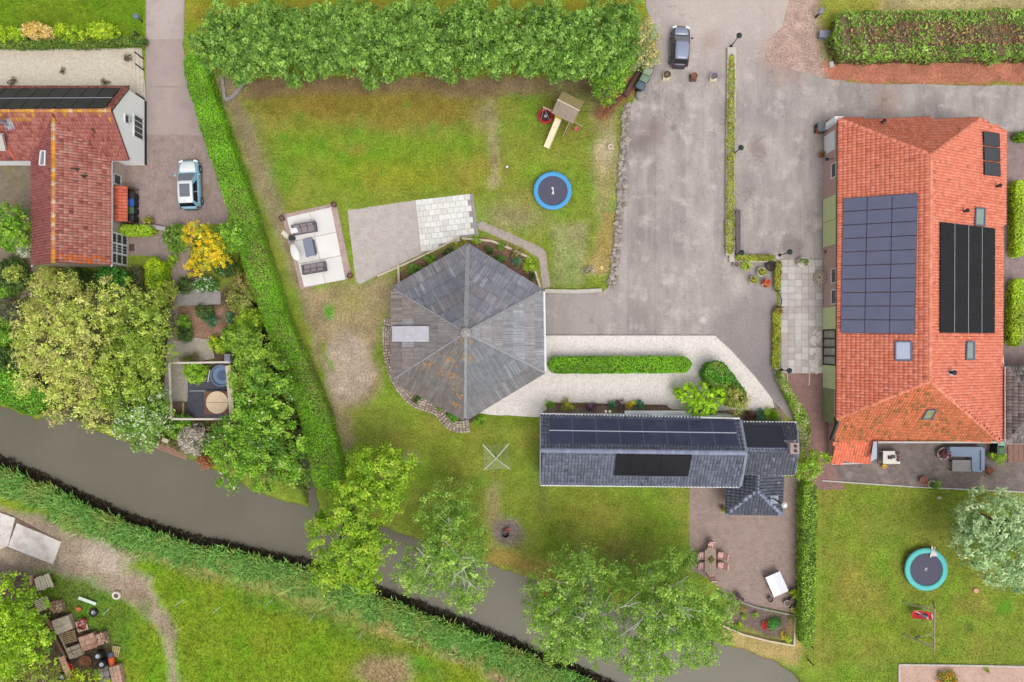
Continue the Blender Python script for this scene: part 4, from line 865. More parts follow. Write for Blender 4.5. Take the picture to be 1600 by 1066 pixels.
g = G(); g.tube(p, p + Vector((0, 0, 2.0)), .07, .07, 8); SWG.part('vent_pipe', g, DARK, r3); SWG.part('pipe_cowl', G().lathe([(.1, 2.0), (.22, 2.06), (.24, 2.16), (.12, 2.3)], p, 12), WHITE, r3)

# ===== red tiled house on the left
RH = Thing('red_house', W(120, 250), 'old red tiled house with lichen on its ridges and a white east gable', 'house')
zm, zmr = 2.8, 5.35; ge = W(228.5, 200).x
def YW(v, z): return (533 - v) * (H - z) / H / SC
yn, ys_, yr = YW(136, zm), YW(250, zm), YW(172, zmr)
xE = ge + .06; XW = W(-120, 172, zmr).x
mn = plane(Vector((XW, yn, zm)), Vector((xE, yn, zm)), Vector((xE, yr, zmr))); ms = plane(Vector((XW, ys_, zm)), Vector((xE, ys_, zm)), Vector((xE, yr, zmr)))
def lichen(c, cen, rs, k):
    n = fbm(cen[:, 0], cen[:, 1], 1.3, 77); top = np.clip((cen[:, 2] - 4.75) / .5, 0, 1); w = (rs.rand(k) < (top * .85 * np.clip(n * 2.4 - .8, 0, 1)))
    c[w] = lin((206, 148, 66)) * KB * rs.uniform(.75, 1.2, (w.sum(), 1)); w = rs.rand(k) < .07 * n; c[w] = lin((190, 130, 118)) * KB; return c
RD = colfun([(182, 114, 102), (174, 105, 95), (188, 122, 110), (166, 98, 90)], .06, (150, 86, 80), .05, lichen, seed=21, scale=1.8)
def lichen2(c, cen, rs, k):
    w = rs.rand(k) < .13; c[w] = lin((200, 150, 136)) * KB * rs.uniform(.7, 1.1, (w.sum(), 1)); w = rs.rand(k) < .5 * np.clip((4.0 - np.abs(cen[:, 1] - 6.0)) / 4, 0, 1) * (np.abs(cen[:, 1] - 6.6) < .5); c[w] = lin((218, 116, 62)) * KB; return c
RD2 = colfun([(194, 128, 114), (186, 118, 105), (200, 136, 122), (178, 110, 98)], .06, (158, 92, 86), .05, lichen2, seed=22, scale=1.5)
RDW = colfun([(196, 122, 116), (188, 112, 108), (180, 104, 102)], .06, (160, 90, 88), .05, seed=23)
CAPC = colfun([(206, 150, 60), (216, 164, 70), (190, 130, 84), (214, 184, 140)], .18, (176, 104, 84), .15, seed=24, scale=.8)
a, bq, c, d = Vector((XW, yn, zm)), Vector((xE, yn, zm)), Vector((xE, yr, zmr)), Vector((XW, yr, zmr)); e, f = Vector((xE, ys_, zm)), Vector((XW, ys_, zm))
# south wing: ridge runs north-south and dies into the south slope
zs, zsr = 2.8, 5.0; xw_, xe_ = W(50.5, 400, zs).x, W(173, 400, zs).x; xr_ = W(83, 400, zsr).x; yg = YW(415, zs)
yj = yr - (zmr - zsr) / ((zmr - zm) / (yr - ys_))
sw, se = plane(Vector((xw_, yg, zs)), Vector((xr_, yg, zsr)), Vector((xr_, 0, zsr))), plane(Vector((xe_, yg, zs)), Vector((xr_, yg, zsr)), Vector((xr_, 0, zsr)))
main_r = roof(RH, [([a, bq, c, d], mn[1]), ([d, c, e, f], ms[1])], None, .23, .33, RD, [(d, c)], seed=61, capcol=CAPC, capr=.2)
wing = [([Vector((xw_, ys_, zs)), Vector((xr_, yj, zsr)), Vector((xr_, yg, zsr)), Vector((xw_, yg, zs))], sw[1]), ([Vector((xr_, yj, zsr)), Vector((xe_, ys_, zs)), Vector((xe_, yg, zs)), Vector((xr_, yg, zsr))], se[1])]
g = G()
for poly, n in wing: g.slab(poly, .14)
wr = RH.part('wing_roof', g, BROWNWOOD)
V, F, Cc = join([tiles('t', wing[0][0], wing[0][1], .23, .33, RDW, 71, .06), tiles('t', wing[1][0], wing[1][1], .23, .33, RD2, 72, .06)]); RH.part('tiles', np_mesh('tiles', V - np.array(RH.off), F, TILE, Cc), None, wr, kind='stuff')
rs = np.random.RandomState(3); V, F, Cc = join([caps(Vector((xr_, yj, zsr)), Vector((xr_, yg, zsr)), .18, .36, colfun([(206, 130, 96), (212, 150, 90), (214, 190, 150), (214, 150, 40)], .16, (220, 150, 40), .2, seed=25, scale=1.2), rs)]); RH.part('ridge_tiles', np_mesh('ridge_tiles', V - np.array(RH.off), F, TILE, Cc), None, wr, kind='stuff')
g = G(); walls(g, [(XW, yn - .25), (XW, ys_ + .25), (ge, ys_ + .25), (ge, yn - .25)], -.1, zm - .1); g.add([(ge, yn - .25, zm - .1), (ge, ys_ + .25, zm - .1), (ge, yr, zmr - .16)], [(0, 1, 2)])
RH.part('wall', g, WALLWHITE, label='white rendered east gable')
g = G(); walls(g, [(xw_ + .2, ys_ + .5), (xw_ + .2, yg + .12), (xe_ - .3, yg + .12), (xe_ - .3, ys_ + .5)], -.1, zs - .1); g.add([(xw_ + .2, yg + .12, zs - .1), (xe_ - .3, yg + .12, zs - .1), (xr_, yg + .12, zsr - .18)], [(0, 1, 2)]); RH.part('wing_wall', g, M('beige_brick', C(196, 176, 166), .95, .15, 5, .3))
RH.part('gable_base', G().box((ge + .03, (yn + ys_) / 2, .14), (.06, yn - ys_ - .5, .3)), DARK)
window(RH, (ge, YW(198, 1.6), 1.35), 1.9, 1.5, 'E', WHITE, GLASS, 3); window(RH, (ge, YW(185, 3.3), 3.1), .75, .7, 'E', WHITE, GLASS)
g = G(); g.box((ge + .1, YW(186, 2.8), 2.75), (.2, .5, .12)); RH.part('air_vent', g, ZINC)
RH.part('gutter', G().bar((xw_ - .05, yg - .1, zs - .07), (xw_ - .05, ys_, zs - .07), .12, .1).bar((xe_ + .05, yg - .1, zs - .07), (xe_ + .05, ys_, zs - .07), .12, .1).bar((xe_ + .05, ys_ - .05, zm - .07), (xE, ys_ - .05, zm - .07), .1, .1).bar((XW, ys_ - .05, zm - .07), (xw_ - .05, ys_ - .05, zm - .07), .1, .1).bar((XW, yn + .05, zm - .07), (xE, yn + .05, zm - .07), .08, .1), M('white_gutter', C(228, 228, 236), .5, .06, 2, 0))
solar(RH, mn, [(-110, 140), (184, 139), (167, 168), (-110, 170)], 11, 2, M('black_glossy_cells', (.045, .040, .050), .35, .25, .7, 0, spec=.12), RIMB, .02, .09, label='two long rows of black panels on the north slope', par=main_r, strips='h')
roof_window(RH, wr, sw, [(64, 236), (71, 236), (70, 258), (62, 258)], M('wing_glass', C(150, 156, 166), .1, .05, 1, 0, spec=.6), WHITE, label='narrow white roof window on the wing')
rs = np.random.RandomState(9); g = G()
for u, v, rr_ in ((118, 265, .38), (133, 275, .32), (144, 202, .2)):
    for _ in range(16 if rr_ > .3 else 6):
        p = on(u + rs.normal() * rr_ * 6, v + rs.normal() * rr_ * 4, se if u < 140 else ms, .07); g.ball(p, rs.uniform(.05, .14), 7, 4, sz=.7)
RH.part('moss_clumps', g, M('dark_moss', C(70, 66, 46), .95, .3, 6, .4), wr, kind='stuff')
p = on(8, 190, ms, .05); RH.part('flue_flashing', G().slab([on(u, v, ms, .1) for u, v in ((2, 186), (16, 186), (25, 202), (10, 204))], .05), ZINC, main_r); g = G(); g.tube(on(12, 195, ms), on(12, 195, ms) + Vector((0, 0, 1.1)), .14, .14, 10).lathe([(.2, 1.1), (.22, 1.25), (.1, 1.34)], on(12, 195, ms), 10); RH.part('flue', g, ZINC, main_r)
RH.part('dormer', G().slab([on(-40, 236, ms, .5), on(9, 236, ms, .5), on(3, 212, ms, .9), on(-40, 212, ms, .9)], .3), CONC, main_r); RH.part('dormer_trim', G().bar(on(0, 205, ms, .1), on(24, 250, ms, .1), .16, .12), M('orange_cap', C(196, 96, 72), .8, .15, 4, .1), main_r)
# glazed porch on the east side of the wing
xp, xq = xe_ - .3, xe_ - .16; yp0, yp1 = YW(366, 1.2), YW(413, 1.2)
g = G()
for yy in np.linspace(yp0, yp1, 4): g.box((xq, yy, 1.25), (.1, .14, 2.5))
for k in range(4): g.box((xq, (yp0 + yp1) / 2, .1 + k * .79), (.09, abs(yp0 - yp1) - .1, .09))
for yy in (yp0, yp1):
    g.box(((xp + xq) / 2, yy, 2.45), (xq - xp, .1, .12)); g.box(((xp + xq) / 2, yy, .12), (xq - xp, .1, .12))
g.box(((xp + xq) / 2, (yp0 + yp1) / 2, 2.52), (xq - xp + .1, abs(yp0 - yp1) + .2, .08)); po = RH.part('porch', g, WHITE, label='white glazed porch under the east eave')
for a0, b0 in ((0, 1), (1, 2), (2, 3)):
    for k in range(3):
        yy = np.linspace(yp0, yp1, 4); zz = .1 + k * .79 + .395; ym_ = (yy[a0] + yy[b0]) / 2
        if a0 == 1:
            RH.part('door_panel', G().box((xq, ym_, zz), (.05, abs(yy[1] - yy[0]) - .16, .68)), WHITE, po)
        for q in (-.27, 0, .27):
            RH.part('pane', G().box((xq + .036, ym_ + q * abs(yy[1] - yy[0]), zz), (.02, abs(yy[1] - yy[0]) * .21, .55)), GLASS, po)
window(RH, (xe_ - .3, YW(281, 1.4), 1.4), .9, 1.1, 'E', WHITE, GLASS)
# lean-to bin shelter with orange tiles
BS = Thing('bin_shelter', W(190, 320), 'small lean-to with orange tiles against the red house wall', 'lean-to')
q1, q2, q3, q4 = W(180, 290.5, 1.75), W(199, 291, 1.55), W(199, 346, 1.55), W(181, 346, 1.75); bp = plane(q1, q2, q3)
roof(BS, [([q1, q2, q3, q4], bp[1])], None, .27, .36, colfun([(206, 104, 78), (214, 112, 86), (196, 94, 70)], .1, (150, 84, 64), .08), (), TIMBER, seed=91, th=.08)
g = G()
for q in (q1, q2, q3, q4): g.tube((q.x * .996, q.y, 0), (q.x * .996, q.y, q.z - .1), .05, .05, 6)
g.box(((q1.x + q2.x) / 2, q1.y - .05, .8), (abs(q1.x - q2.x) - .1, .05, 1.4)); g.box(((q1.x + q2.x) / 2, q3.y + .05, .8), (abs(q1.x - q2.x) - .1, .05, 1.4)); BS.part('frame', g, BROWNWOOD)

# ===== grey tiled shed at the right edge
SH = Thing('grey_shed', W(1610, 630), 'grey tiled hipped shed at the right edge of the photo beside the farmhouse', 'shed')
s1, s2, s3, s4 = W(1573, 573, 2.3), W(1680, 573, 2.3), W(1680, 692, 2.3), W(1573, 692, 2.3); t1, t2 = W(1630, 628, 3.6), W(1680, 628, 3.6); 
ws, ns, ss = plane(s1, s4, W(1625, 632, 3.6)), plane(s1, s2, t1), plane(s4, s3, t1); t1 = W(1625, 632, 3.6); t2 = W(1680, 632, 3.6); ns, ss = plane(s1, s2, t2), plane(s4, s3, t2)
GRY = colfun([(140, 132, 130), (150, 142, 140), (126, 118, 118)], .12, (100, 92, 92), .06)
roof(SH, [([s1, t1, s4], ws[1]), ([s1, s2, t2, t1], ns[1]), ([s4, t1, t2, s3], ss[1])], None, .28, .4, GRY, [(s1, t1), (s4, t1), (t1, t2)], DARK, seed=97)
g = G(); walls(g, [(s1.x + .25, s1.y - .2), (s1.x + .25, s4.y + .2), (s2.x, s4.y + .2), (s2.x, s1.y - .2)], -.1, 2.2); SH.part('wall', g, M('white_boards', C(205, 200, 196), .8, .1, 3, .1))
SH.part('gutter', G().bar(s1 + Vector((-.1, 0, -.05)), s4 + Vector((-.1, 0, -.05)), .14, .12).bar(s4 + Vector((0, -.06, -.05)), s3 + Vector((0, -.06, -.05)), .12, .12), M('rusty_white', C(206, 186, 178), .6, .2, 4, .1))
SH.part('downpipe', G().bar(W(1565.5, 556, 1.8), W(1567, 575, 1.8), .2, .1), WHITE)

# ===== hexagonal corrugated roof
HX = Thing('hexagonal_barn', W(729, 520), 'hexagonal building under a grey corrugated pyramid roof with orange lichen', 'barn')
ze, zt = 2.7, 6.4; AP = W(728, 520, zt); KX = [W(731, 386, ze), W(845, 456, ze), W(847, 580, ze), W(727, 652, ze), W(616, 592, ze), W(616, 452, ze)]
# face styles: NE, E, SE, SW, W, NW
FS = [((136, 136, 144), 7), ((156, 157, 162), 7), ((128, 130, 134), 5), ((124, 120, 118), 6), ((142, 136, 134), 6), ((130, 131, 138), 6)]
SHEETM = M('fibre_cement', None, .9, .2, 2.2, .2, 14.0, fine=.12, spec=.15)
g = G()
for i in range(6): g.slab([KX[i], KX[(i + 1) % 6], AP], .1)
hr = HX.part('roof', g, DARK); rs = np.random.RandomState(12)
for i in range(6):
    a, bq = KX[i], KX[(i + 1) % 6]; n = (bq - a).cross(AP - a).normalized(); n = n if n.z > 0 else -n; d = ((a + bq) / 2 - AP); d = (d - n * d.dot(n)); e = (bq - a).normalized(); d = (d - e * d.dot(e)); D = d.length; d.normalize()
    ea, eb = (a - AP).dot(e), (bq - AP).dot(e); colr, nc = FS[i]; ch_ = (D + .12) / nc
    for j in range(nc):
        d0, d1 = j * ch_, (j + 1) * ch_ + .14; rowc = np.array(lin(colr)) * KB * rs.uniform(.91, 1.08) * (np.array([1.06, .98, .94]) if rs.rand() < .25 else 1.0)
        if i == 5 and j in (2, 3): rowc = rowc * .86
        x = ea * d1 / D; xend = eb * d1 / D; swid = 2.15
        while x < xend - .05:
            x2 = min(x + swid, xend); ncor = max(1, int(round((x2 - x) / .177))); st = (x2 - x) / (ncor * 2); xs_ = [x + st * k for k in range(ncor * 2 + 1)]; V, Fq = [], []; 
            for k, xx in enumerate(xs_):
                lim = abs(xx) / (abs(ea if xx < 0 else eb) + 1e-6) * D; top = max(d0, lim); h = .08 if k % 2 else .02; lf = .09
                top = min(top, d1)
                for dd, up in ((top, lf * (top - d0) / (d1 - d0)), (d1, lf)): V.append(np.array(AP + e * xx + d * dd + n * (h + up + .012)))
            for k in range(len(xs_) - 1): Fq.append((k * 2, k * 2 + 1, k * 2 + 3, k * 2 + 2))
            V = np.array(V) - np.array(HX.off); cc = rowc * rs.uniform(.95, 1.05)
            if i == 4 and j == 4 and x < .5 < x2 + 1.2 and rs.rand() < .6: cc = lin((168, 168, 172)) * KB
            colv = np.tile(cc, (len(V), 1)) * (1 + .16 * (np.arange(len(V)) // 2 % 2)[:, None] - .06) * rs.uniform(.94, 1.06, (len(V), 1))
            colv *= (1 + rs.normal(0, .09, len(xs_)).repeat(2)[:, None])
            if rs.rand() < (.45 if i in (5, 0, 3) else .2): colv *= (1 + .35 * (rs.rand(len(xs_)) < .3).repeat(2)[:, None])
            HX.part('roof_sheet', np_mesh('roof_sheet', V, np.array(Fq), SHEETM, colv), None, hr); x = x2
HIPM = M('hip_flashing', C(154, 153, 155), .9, .15, 3, .15, fine=.1); g = G()
for i in range(6):
    a = KX[i] + (KX[i] - AP).normalized() * .05; up = Vector((0, 0, .12)); L = [AP.lerp(a, k / 5) for k in range(6)]
    for k in range(5): g.bar(L[k] + up + Vector((0, 0, .015 * (k % 2))), L[k + 1] + up + Vector((0, 0, .015 * (k % 2))), .36 if i in (0,) else (.24 if i in (1, 3) else (.22 if i == 2 else .12)), .07)
HX.part('hip_flashing', g, HIPM, hr)
g = G(); g.lathe([(.5, -.1), (.42, .2), (.15, .34)], AP, 8); HX.part('finial', g, SHEETM if False else GREYC, hr)
g = G(); rs = np.random.RandomState(4)
def onface(i, s_, t_):
    a, bq = KX[i], KX[(i + 1) % 6]; return AP + (a.lerp(bq, s_) - AP) * t_
spots = [(3, .68, .33, .25), (3, .62, .42, .3), (3, .55, .5, .22), (3, .60, .62, .42), (3, .35, .45, .3), (3, .33, .58, .3), (3, .18, .7, .4), (3, .1, .78, .3), (3, .84, .66, .3), (3, .87, .6, .22), (2, .92, .28, .3), (2, .85, .36, .28), (4, .6, .82, .16), (0, .5, .05, .2), (3, .5, .12, .3), (2, .6, .14, .25), (5, .8, .06, .2), (3, .4, .3, .3), (3, .15, .9, .3)]
for i, s_, t_, r_ in spots:
    c = onface(i, s_, t_)
    for _ in range(int(r_ * 75)):
        q = c + Vector((rs.normal() * r_ * .9, rs.normal() * r_ * .55, 0)); a, bq = KX[i], KX[(i + 1) % 6]; n = (bq - a).cross(AP - a).normalized(); n = n if n.z > 0 else -n; q.z = AP.z - ((q.x - AP.x) * n.x + (q.y - AP.y) * n.y) / n.z
        q += n * .10; rr_ = rs.uniform(.03, .10); x_ = Vector((1, 0, 0)) - n * n.x; x_.normalize(); y_ = n.cross(x_)
        ring = [q + (x_ * math.cos(t_ * 1.05) + y_ * math.sin(t_ * 1.05)) * rr_ * rs.uniform(.6, 1.2) for t_ in range(6)]; g.add([q + n * .02] + ring, [(0, k + 1, (k + 1) % 6 + 1) for k in range(6)])
HX.part('lichen', g, M('orange_lichen', C(206, 150, 58), .95, .3, 5, .2, col2=C(176, 146, 78), scale2=1.2), hr, kind='stuff')
g = G(); walls(g, [(AP.x + (k.x - AP.x) * .93, AP.y + (k.y - AP.y) * .93) for k in KX[::-1]], -.1, ze - .12); HX.part('wall', g, M('dark_boards', C(90, 80, 74), .9, .2, 4, .2))
HX.part('gutter', G().bar(KX[1] + Vector((.27, 0, -.02)), KX[2] + Vector((.27, 0, -.02)), .17, .12).bar(KX[3].lerp(KX[2], .02) + Vector((-.1, -.12, -.1)), KX[3].lerp(KX[2], .07) + Vector((0, -.12, -.1)), .2, .1), WHITE)
g = G(); p = W(641, 522, 3.35); q1, q2 = W(613, 522, 3.1), W(670, 522, 4.95); wd = .62
HX.part('skylight_curb', G().slab([q1 + Vector((0, wd, -.05)), q2 + Vector((0, wd, -.05)), q2 + Vector((0, -wd, -.05)), q1 + Vector((0, -wd, -.05))], .5), GREYC, hr, label='curb of the white dormer over the west eave')
n = (q2 - q1).cross(Vector((0, 1, 0))).normalized(); n = n if n.z > 0 else -n; me = mesh('ribbed_sheet', G().box((0, 0, 0), ((q2 - q1).length / 3 - .02, .155, .04)).box((0, .06, .03), ((q2 - q1).length / 3 - .02, .035, .03)), M('white_ribbed_sheet', C(218, 214, 222), .5, .1, 3, .05))
ex = (q2 - q1).normalized(); Bm = Matrix((ex, n.cross(ex), n)).transposed().to_4x4()
for k in range(3):
    for j in range(8): HX.place('ribbed_sheet', me, Matrix.Translation(q1.lerp(q2, (k + .5) / 3) + Vector((0, -wd + .08 + j * .155, .0)) + n * (.02 + .01 * (k % 2))) @ Bm, hr)
# ------------------------------------------------------------------ vegetation
def bxy(u, v, z=0): p = W(u, v, z); return (p.x, p.y)
P_ROW = pal((122, 156, 66), (104, 140, 56), (146, 178, 86), (88, 122, 48), (130, 164, 68)); P_HEDGE = pal((120, 172, 34), (104, 158, 30), (140, 184, 50), (88, 138, 32), (132, 176, 42))
P_LIME = pal((166, 188, 44), (148, 176, 36), (182, 198, 60), (130, 160, 34)); P_PALE = pal((182, 190, 96), (168, 180, 82), (194, 198, 116), (150, 168, 68), (188, 186, 104), (166, 160, 100)); P_BRIGHT = pal((122, 162, 44), (104, 146, 40), (142, 176, 62), (86, 126, 36))
P_YG = pal((146, 176, 44), (130, 164, 38), (164, 186, 60), (112, 146, 36)); P_BIRCH = pal((136, 168, 66), (118, 152, 56), (156, 184, 86), (102, 136, 50)); P_YEL = pal((222, 190, 36), (204, 176, 32), (232, 202, 60), (176, 170, 44), (150, 156, 48)); P_DK = pal((74, 100, 42), (62, 88, 38), (90, 116, 54))
P_BLUEG = pal((162, 184, 134), (144, 170, 118), (182, 200, 154), (124, 152, 102)); P_VAR = pal((160, 160, 100), (178, 172, 116), (140, 146, 88), (188, 172, 110), (150, 164, 124)); P_REED = pal((116, 162, 78), (104, 148, 68), (152, 190, 108), (78, 116, 50), (134, 168, 74), (154, 160, 90)); P_DRY = pal((158, 142, 84), (140, 128, 76), (124, 132, 64)); P_PURP = pal((112, 84, 96), (96, 70, 82)); P_GREY = pal((170, 164, 146), (188, 180, 164), (150, 146, 120)); P_TEAL = pal((84, 130, 92), (70, 114, 80))
P_MOSS = pal((160, 168, 48), (140, 154, 42), (176, 178, 66), (120, 136, 44), (150, 140, 50))

# tree row along the top of the lawn: four crowns built once, copied with turns
def row_variant(k):
    rs = np.random.RandomState(200 + k); lb = [((0, 0, 3.4), (1.45, 2.5, 2.4))]
    for _ in range(13): lb.append(((rs.uniform(-1.1, 1.1), rs.uniform(-2.4, 2.5), rs.uniform(1.8, 5.4)), (rs.uniform(.5, .85),) * 2 + (rs.uniform(.7, 1.2),)))
    return leaf_cloud('crown', lb, P_ROW, .185, 1.6, .52, 300 + k, depth=.65, spread=.40)
variants = [row_variant(k) for k in range(5)]
g0 = G(); rs = np.random.RandomState(1); g0.tube((0, 0, -.1), (0, 0, 1.4), .16, .12, 7); limbs(g0, (0, 0, 1.3), [(rs.uniform(-1, 1), rs.uniform(-2, 2), rs.uniform(3.5, 5)) for _ in range(7)], .2, rs); tr_me = mesh('trunk', g0, BARK, smooth=True)
for k in range(26):
    u = 340 + k * 25.1 + random.uniform(-5, 5); v = 66 + random.uniform(-4, 4) + (6 if k < 2 else 0); p = W(u, v, 3.4)
    T = Thing('row_tree', (p.x, p.y, 0), 'leafy green tree in the dense row along the top of the upper lawn', 'tree', 'trees in the row above the upper lawn', rz=random.choice((0, math.pi)) + random.uniform(-.12, .12), local=True)
    link('crown', variants[k % 5], T.o); link('trunk', tr_me, T.o); s = random.uniform(.93, 1.04); T.o.scale = (s, s * random.uniform(.95, 1.08), s * random.uniform(.9, 1.1))
tree('corner_tree', bxy(952, 122), [lobe(948, 132, 26, 2.2, 1.6), lobe(962, 112, 22, 2.6, 1.6), lobe(975, 100, 14, 2.2, 1.2)], P_BRIGHT, 'bright green bush tree at the right end of the tree row above the bark strip', seed=41, trunk_r=.1, size=.2)
tree('variegated_tree', bxy(1004, 96), [lobe(1007, 58, 22, 3.0, 1.6), lobe(1003, 84, 18, 2.4, 1.4), lobe(992, 100, 12, 1.9, 1.0), lobe(1018, 90, 10, 2.0, .9)], P_VAR, 'pale cream variegated tree beside the bins at the yard entrance', seed=42, trunk_r=.1, size=.17, cover=1.9)

# hedges
hedge([(296, 84), (312, 140), (342, 232), (372, 318), (398, 410), (432, 508), (464, 585), (492, 655), (514, 765)], [28, 34, 36, 38, 38, 36, 40, 44, 46], 1.9, P_HEDGE, 'very long tall clipped hedge running diagonally down the left garden boundary', seed=11, size=.11, cover=2.6, wob=.13,
      cf=lambda c, X, Y, Z, q, s, rs: np.where(((rs.rand(len(X)) < .6 * np.clip(fbm(X, Y, 1.5, 5) * 3 - 1.35, 0, 1) * (s > .3))[:, None]), np.array(lin((150, 142, 84))) * rs.uniform(.7, 1.1, (len(X), 1)), c))
hedge([(858, 571), (1080, 570)], 25, 1.2, pal((116, 166, 28), (98, 150, 24), (134, 180, 40), (84, 132, 26)), 'straight clipped box hedge in the middle of the shell gravel', seed=12, size=.12, cover=2.2)
hedge([(1110, 570), (1132, 598), (1160, 632)], [38, 38, 34], 1.9, pal((84, 136, 34), (70, 120, 30), (104, 154, 46), (130, 140, 60)), 'rounded dark green clipped hedge standing diagonally on the shell gravel', seed=13, size=.13)
def brownmid(c, X, Y, Z, q, s, rs):
    w = (np.abs(q + .05) < .40 + .5 * (fbm(X, Y, 1.4, 4) - .5)) & (Z > 1.0) & (s > .03) & (rs.rand(len(X)) < .8 * np.clip(fbm(X, Y, 1.0, 44) * 4 - .9, .25, 1)); c = c * 1.12; c[w] = np.array([lin((134, 112, 84)), lin((164, 138, 106)), lin((206, 150, 100)), lin((122, 100, 76))])[rs.randint(4, size=w.sum())] * rs.uniform(.7, 1.15, (w.sum(), 1)); w2 = (Z < .7) & (rs.rand(len(X)) < .5) & (q < 0); c[w2] = lin((120, 96, 76)) * rs.uniform(.6, 1, (w2.sum(), 1)); return c
hedge([(1304, 53), (1720, 50)], 74, 1.7, pal((118, 150, 56), (100, 134, 46), (138, 166, 72), (86, 118, 42)), 'broad flat hedge with a brown twiggy middle at the top right', seed=14, size=.19, cover=1.5, wob=.4, cf=brownmid, core=M('brown_twigs', C(118, 96, 74), .95, .35, 3, .6))
hedge([(1268, 755), (1266, 860), (1264, 960), (1262, 1012)], [22, 21, 19, 16], 1.7, pal((128, 160, 50), (108, 142, 44), (148, 176, 62), (88, 118, 40)), 'tall green hedge between the brick terrace and the right lawn', seed=15, size=.14)
hedge([(1144, 86), (1143, 160), (1142, 260), (1141, 396)], [9, 11, 12, 12], .45, P_MOSS, 'long thin yellow green planting on the wall dividing the yard', seed=16, size=.12, cover=2.0, name='low_planting', cat='planting', wob=.1)
hedge([(1150, 403), (1211, 403)], 8, .5, P_MOSS, 'short thin moss green planting on the wall above the flower pots', seed=17, size=.1, name='low_planting', cat='planting', wob=.08)
hedge([(1217, 408), (1216, 452)], 9, .6, P_MOSS, 'thin moss green planting between pots and slab terrace, north of the gate', seed=18, size=.1, name='low_planting', cat='planting', wob=.08)
hedge([(1215, 484), (1214, 576)], 11, .6, P_MOSS, 'thin mossy planting beside the slab terrace, south of the gate', seed=19, size=.11, name='low_planting', cat='planting', wob=.08)
hedge([(1219, 582), (1232, 612), (1250, 640), (1258, 664), (1256, 700)], [8, 11, 16, 20, 22], 1.0, pal((128, 160, 48), (108, 140, 44), (150, 170, 70), (180, 176, 130)), 'curving green hedge with white flowers around the annex corner', seed=20, size=.12, wob=.12)
hedge([(238, 405), (238, 450)], 25, 2.0, pal((168, 190, 30), (146, 174, 28), (120, 156, 30)), 'yellow green clipped hedge block near the glazed porch', seed=21, size=.13)
hedge([(186, 359), (236, 359)], 15, 1.1, pal((158, 186, 44), (136, 168, 40), (172, 194, 60)), 'low bright green clipped hedge above the porch door path', seed=22, size=.12)
hedge([(-60, 575), (0, 602), (66, 634)], [60, 56, 46], 1.5, pal((108, 164, 32), (92, 148, 30), (126, 178, 44)), 'broad bright green hedge along the canal at the left edge', seed=23, size=.15, cover=1.9)
hedge([(1594, 282), (1594, 400)], 14, 1.0, P_LIME, 'lime green hedge east of the farmhouse, middle one of three', group='lime hedges along the east path', seed=24, size=.13)
hedge([(1594, 436), (1590, 540)], 18, 1.0, P_LIME, 'longest lime green hedge east of the farmhouse, southernmost of three', group='lime hedges along the east path', seed=25, size=.13)
hedge([(1592, 212), (1640, 212)], 14, 1.0, P_BRIGHT, 'green hedge at the north end of the path east of the farmhouse', seed=26, size=.13)
hedge([(-60, 66), (120, 66), (224, 62)], 12, .9, pal((104, 132, 50), (88, 116, 46), (124, 146, 60)), 'low loose green hedge along the top of the gravel terrace', seed=27, size=.13, wob=.2)
for u, v, c, lab in ((14, 55, P_LIME, 'lime shrub at the left end above the gravel terrace'), (112, 53, P_LIME, 'lime shrub in the middle above the gravel terrace'), (160, 50, P_LIME, 'lime shrub nearest the driveway above the gravel terrace'), (62, 51, pal((210, 176, 112), (196, 180, 80), (220, 190, 130)), 'peach tinted dry shrub between the lime shrubs')):
    shrub(u, v, 24, c, lab, 1.6, .15, ry=11)

# tree over the canal beside the hedge end
tree('waterside_tree', bxy(560, 770), [lobe(590, 740, 44, 5.0, 2.0), lobe(560, 790, 46, 6.0, 2.2), lobe(540, 845, 52, 6.0, 2.2), lobe(585, 850, 30, 5.5, 1.8), lobe(522, 890, 34, 5.0, 1.6), lobe(575, 895, 28, 5.0, 1.5), lobe(625, 730, 26, 4.2, 1.2), lobe(500, 820, 20, 4.5, 1.2), lobe(570, 720, 24, 4.5, 1.2), lobe(610, 780, 24, 4.6, 1.3)], P_YG,
     'tall yellow green tree hanging over the canal at the lower end of the long hedge', seed=51, size=.18, cover=1.9, clump=.65, trunk_r=.2, depth=.65, spread=.42)
def birch(base, lobes, label, seed, limbs_px, tr=.17, cover=.95):
    T = Thing('birch_tree', (*base, 0), label, 'birch tree'); b = Vector((*base, 0))
    lobes = [((c[0] * (H - c[2] + .7) / (H - c[2]), c[1] * (H - c[2] + .7) / (H - c[2]), c[2] - .7), r) for c, r in lobes]; T.part('crown', leaf_cloud('crown', lobes, P_BIRCH, .155, cover * 1.25, .6, seed, origin=b, depth=.8, droop=.5, spread=.48), None); g = G(); tp = W(*limbs_px[0]); g.tube(b - Vector((0, 0, .1)), tp, tr, tr * .6, 8); rs = np.random.RandomState(seed)
    for q in limbs_px[1:]:
        e = W(*q); m1 = tp.lerp(e, .5) + Vector((rs.uniform(-.3, .3), rs.uniform(-.3, .3), .55)); g.tube(tp, m1, tr * .45, tr * .3, 6); g.tube(m1, e, tr * .3, tr * .12, 5)
        for _ in range(4):
            s_ = m1.lerp(e, rs.uniform(0, .9)); t_ = s_ + Vector((rs.normal() * .6, rs.normal() * .6, rs.uniform(.1, .6))); g.tube(s_, t_, .03, .014, 4)
    T.part('trunk', g, BIRCH); return T
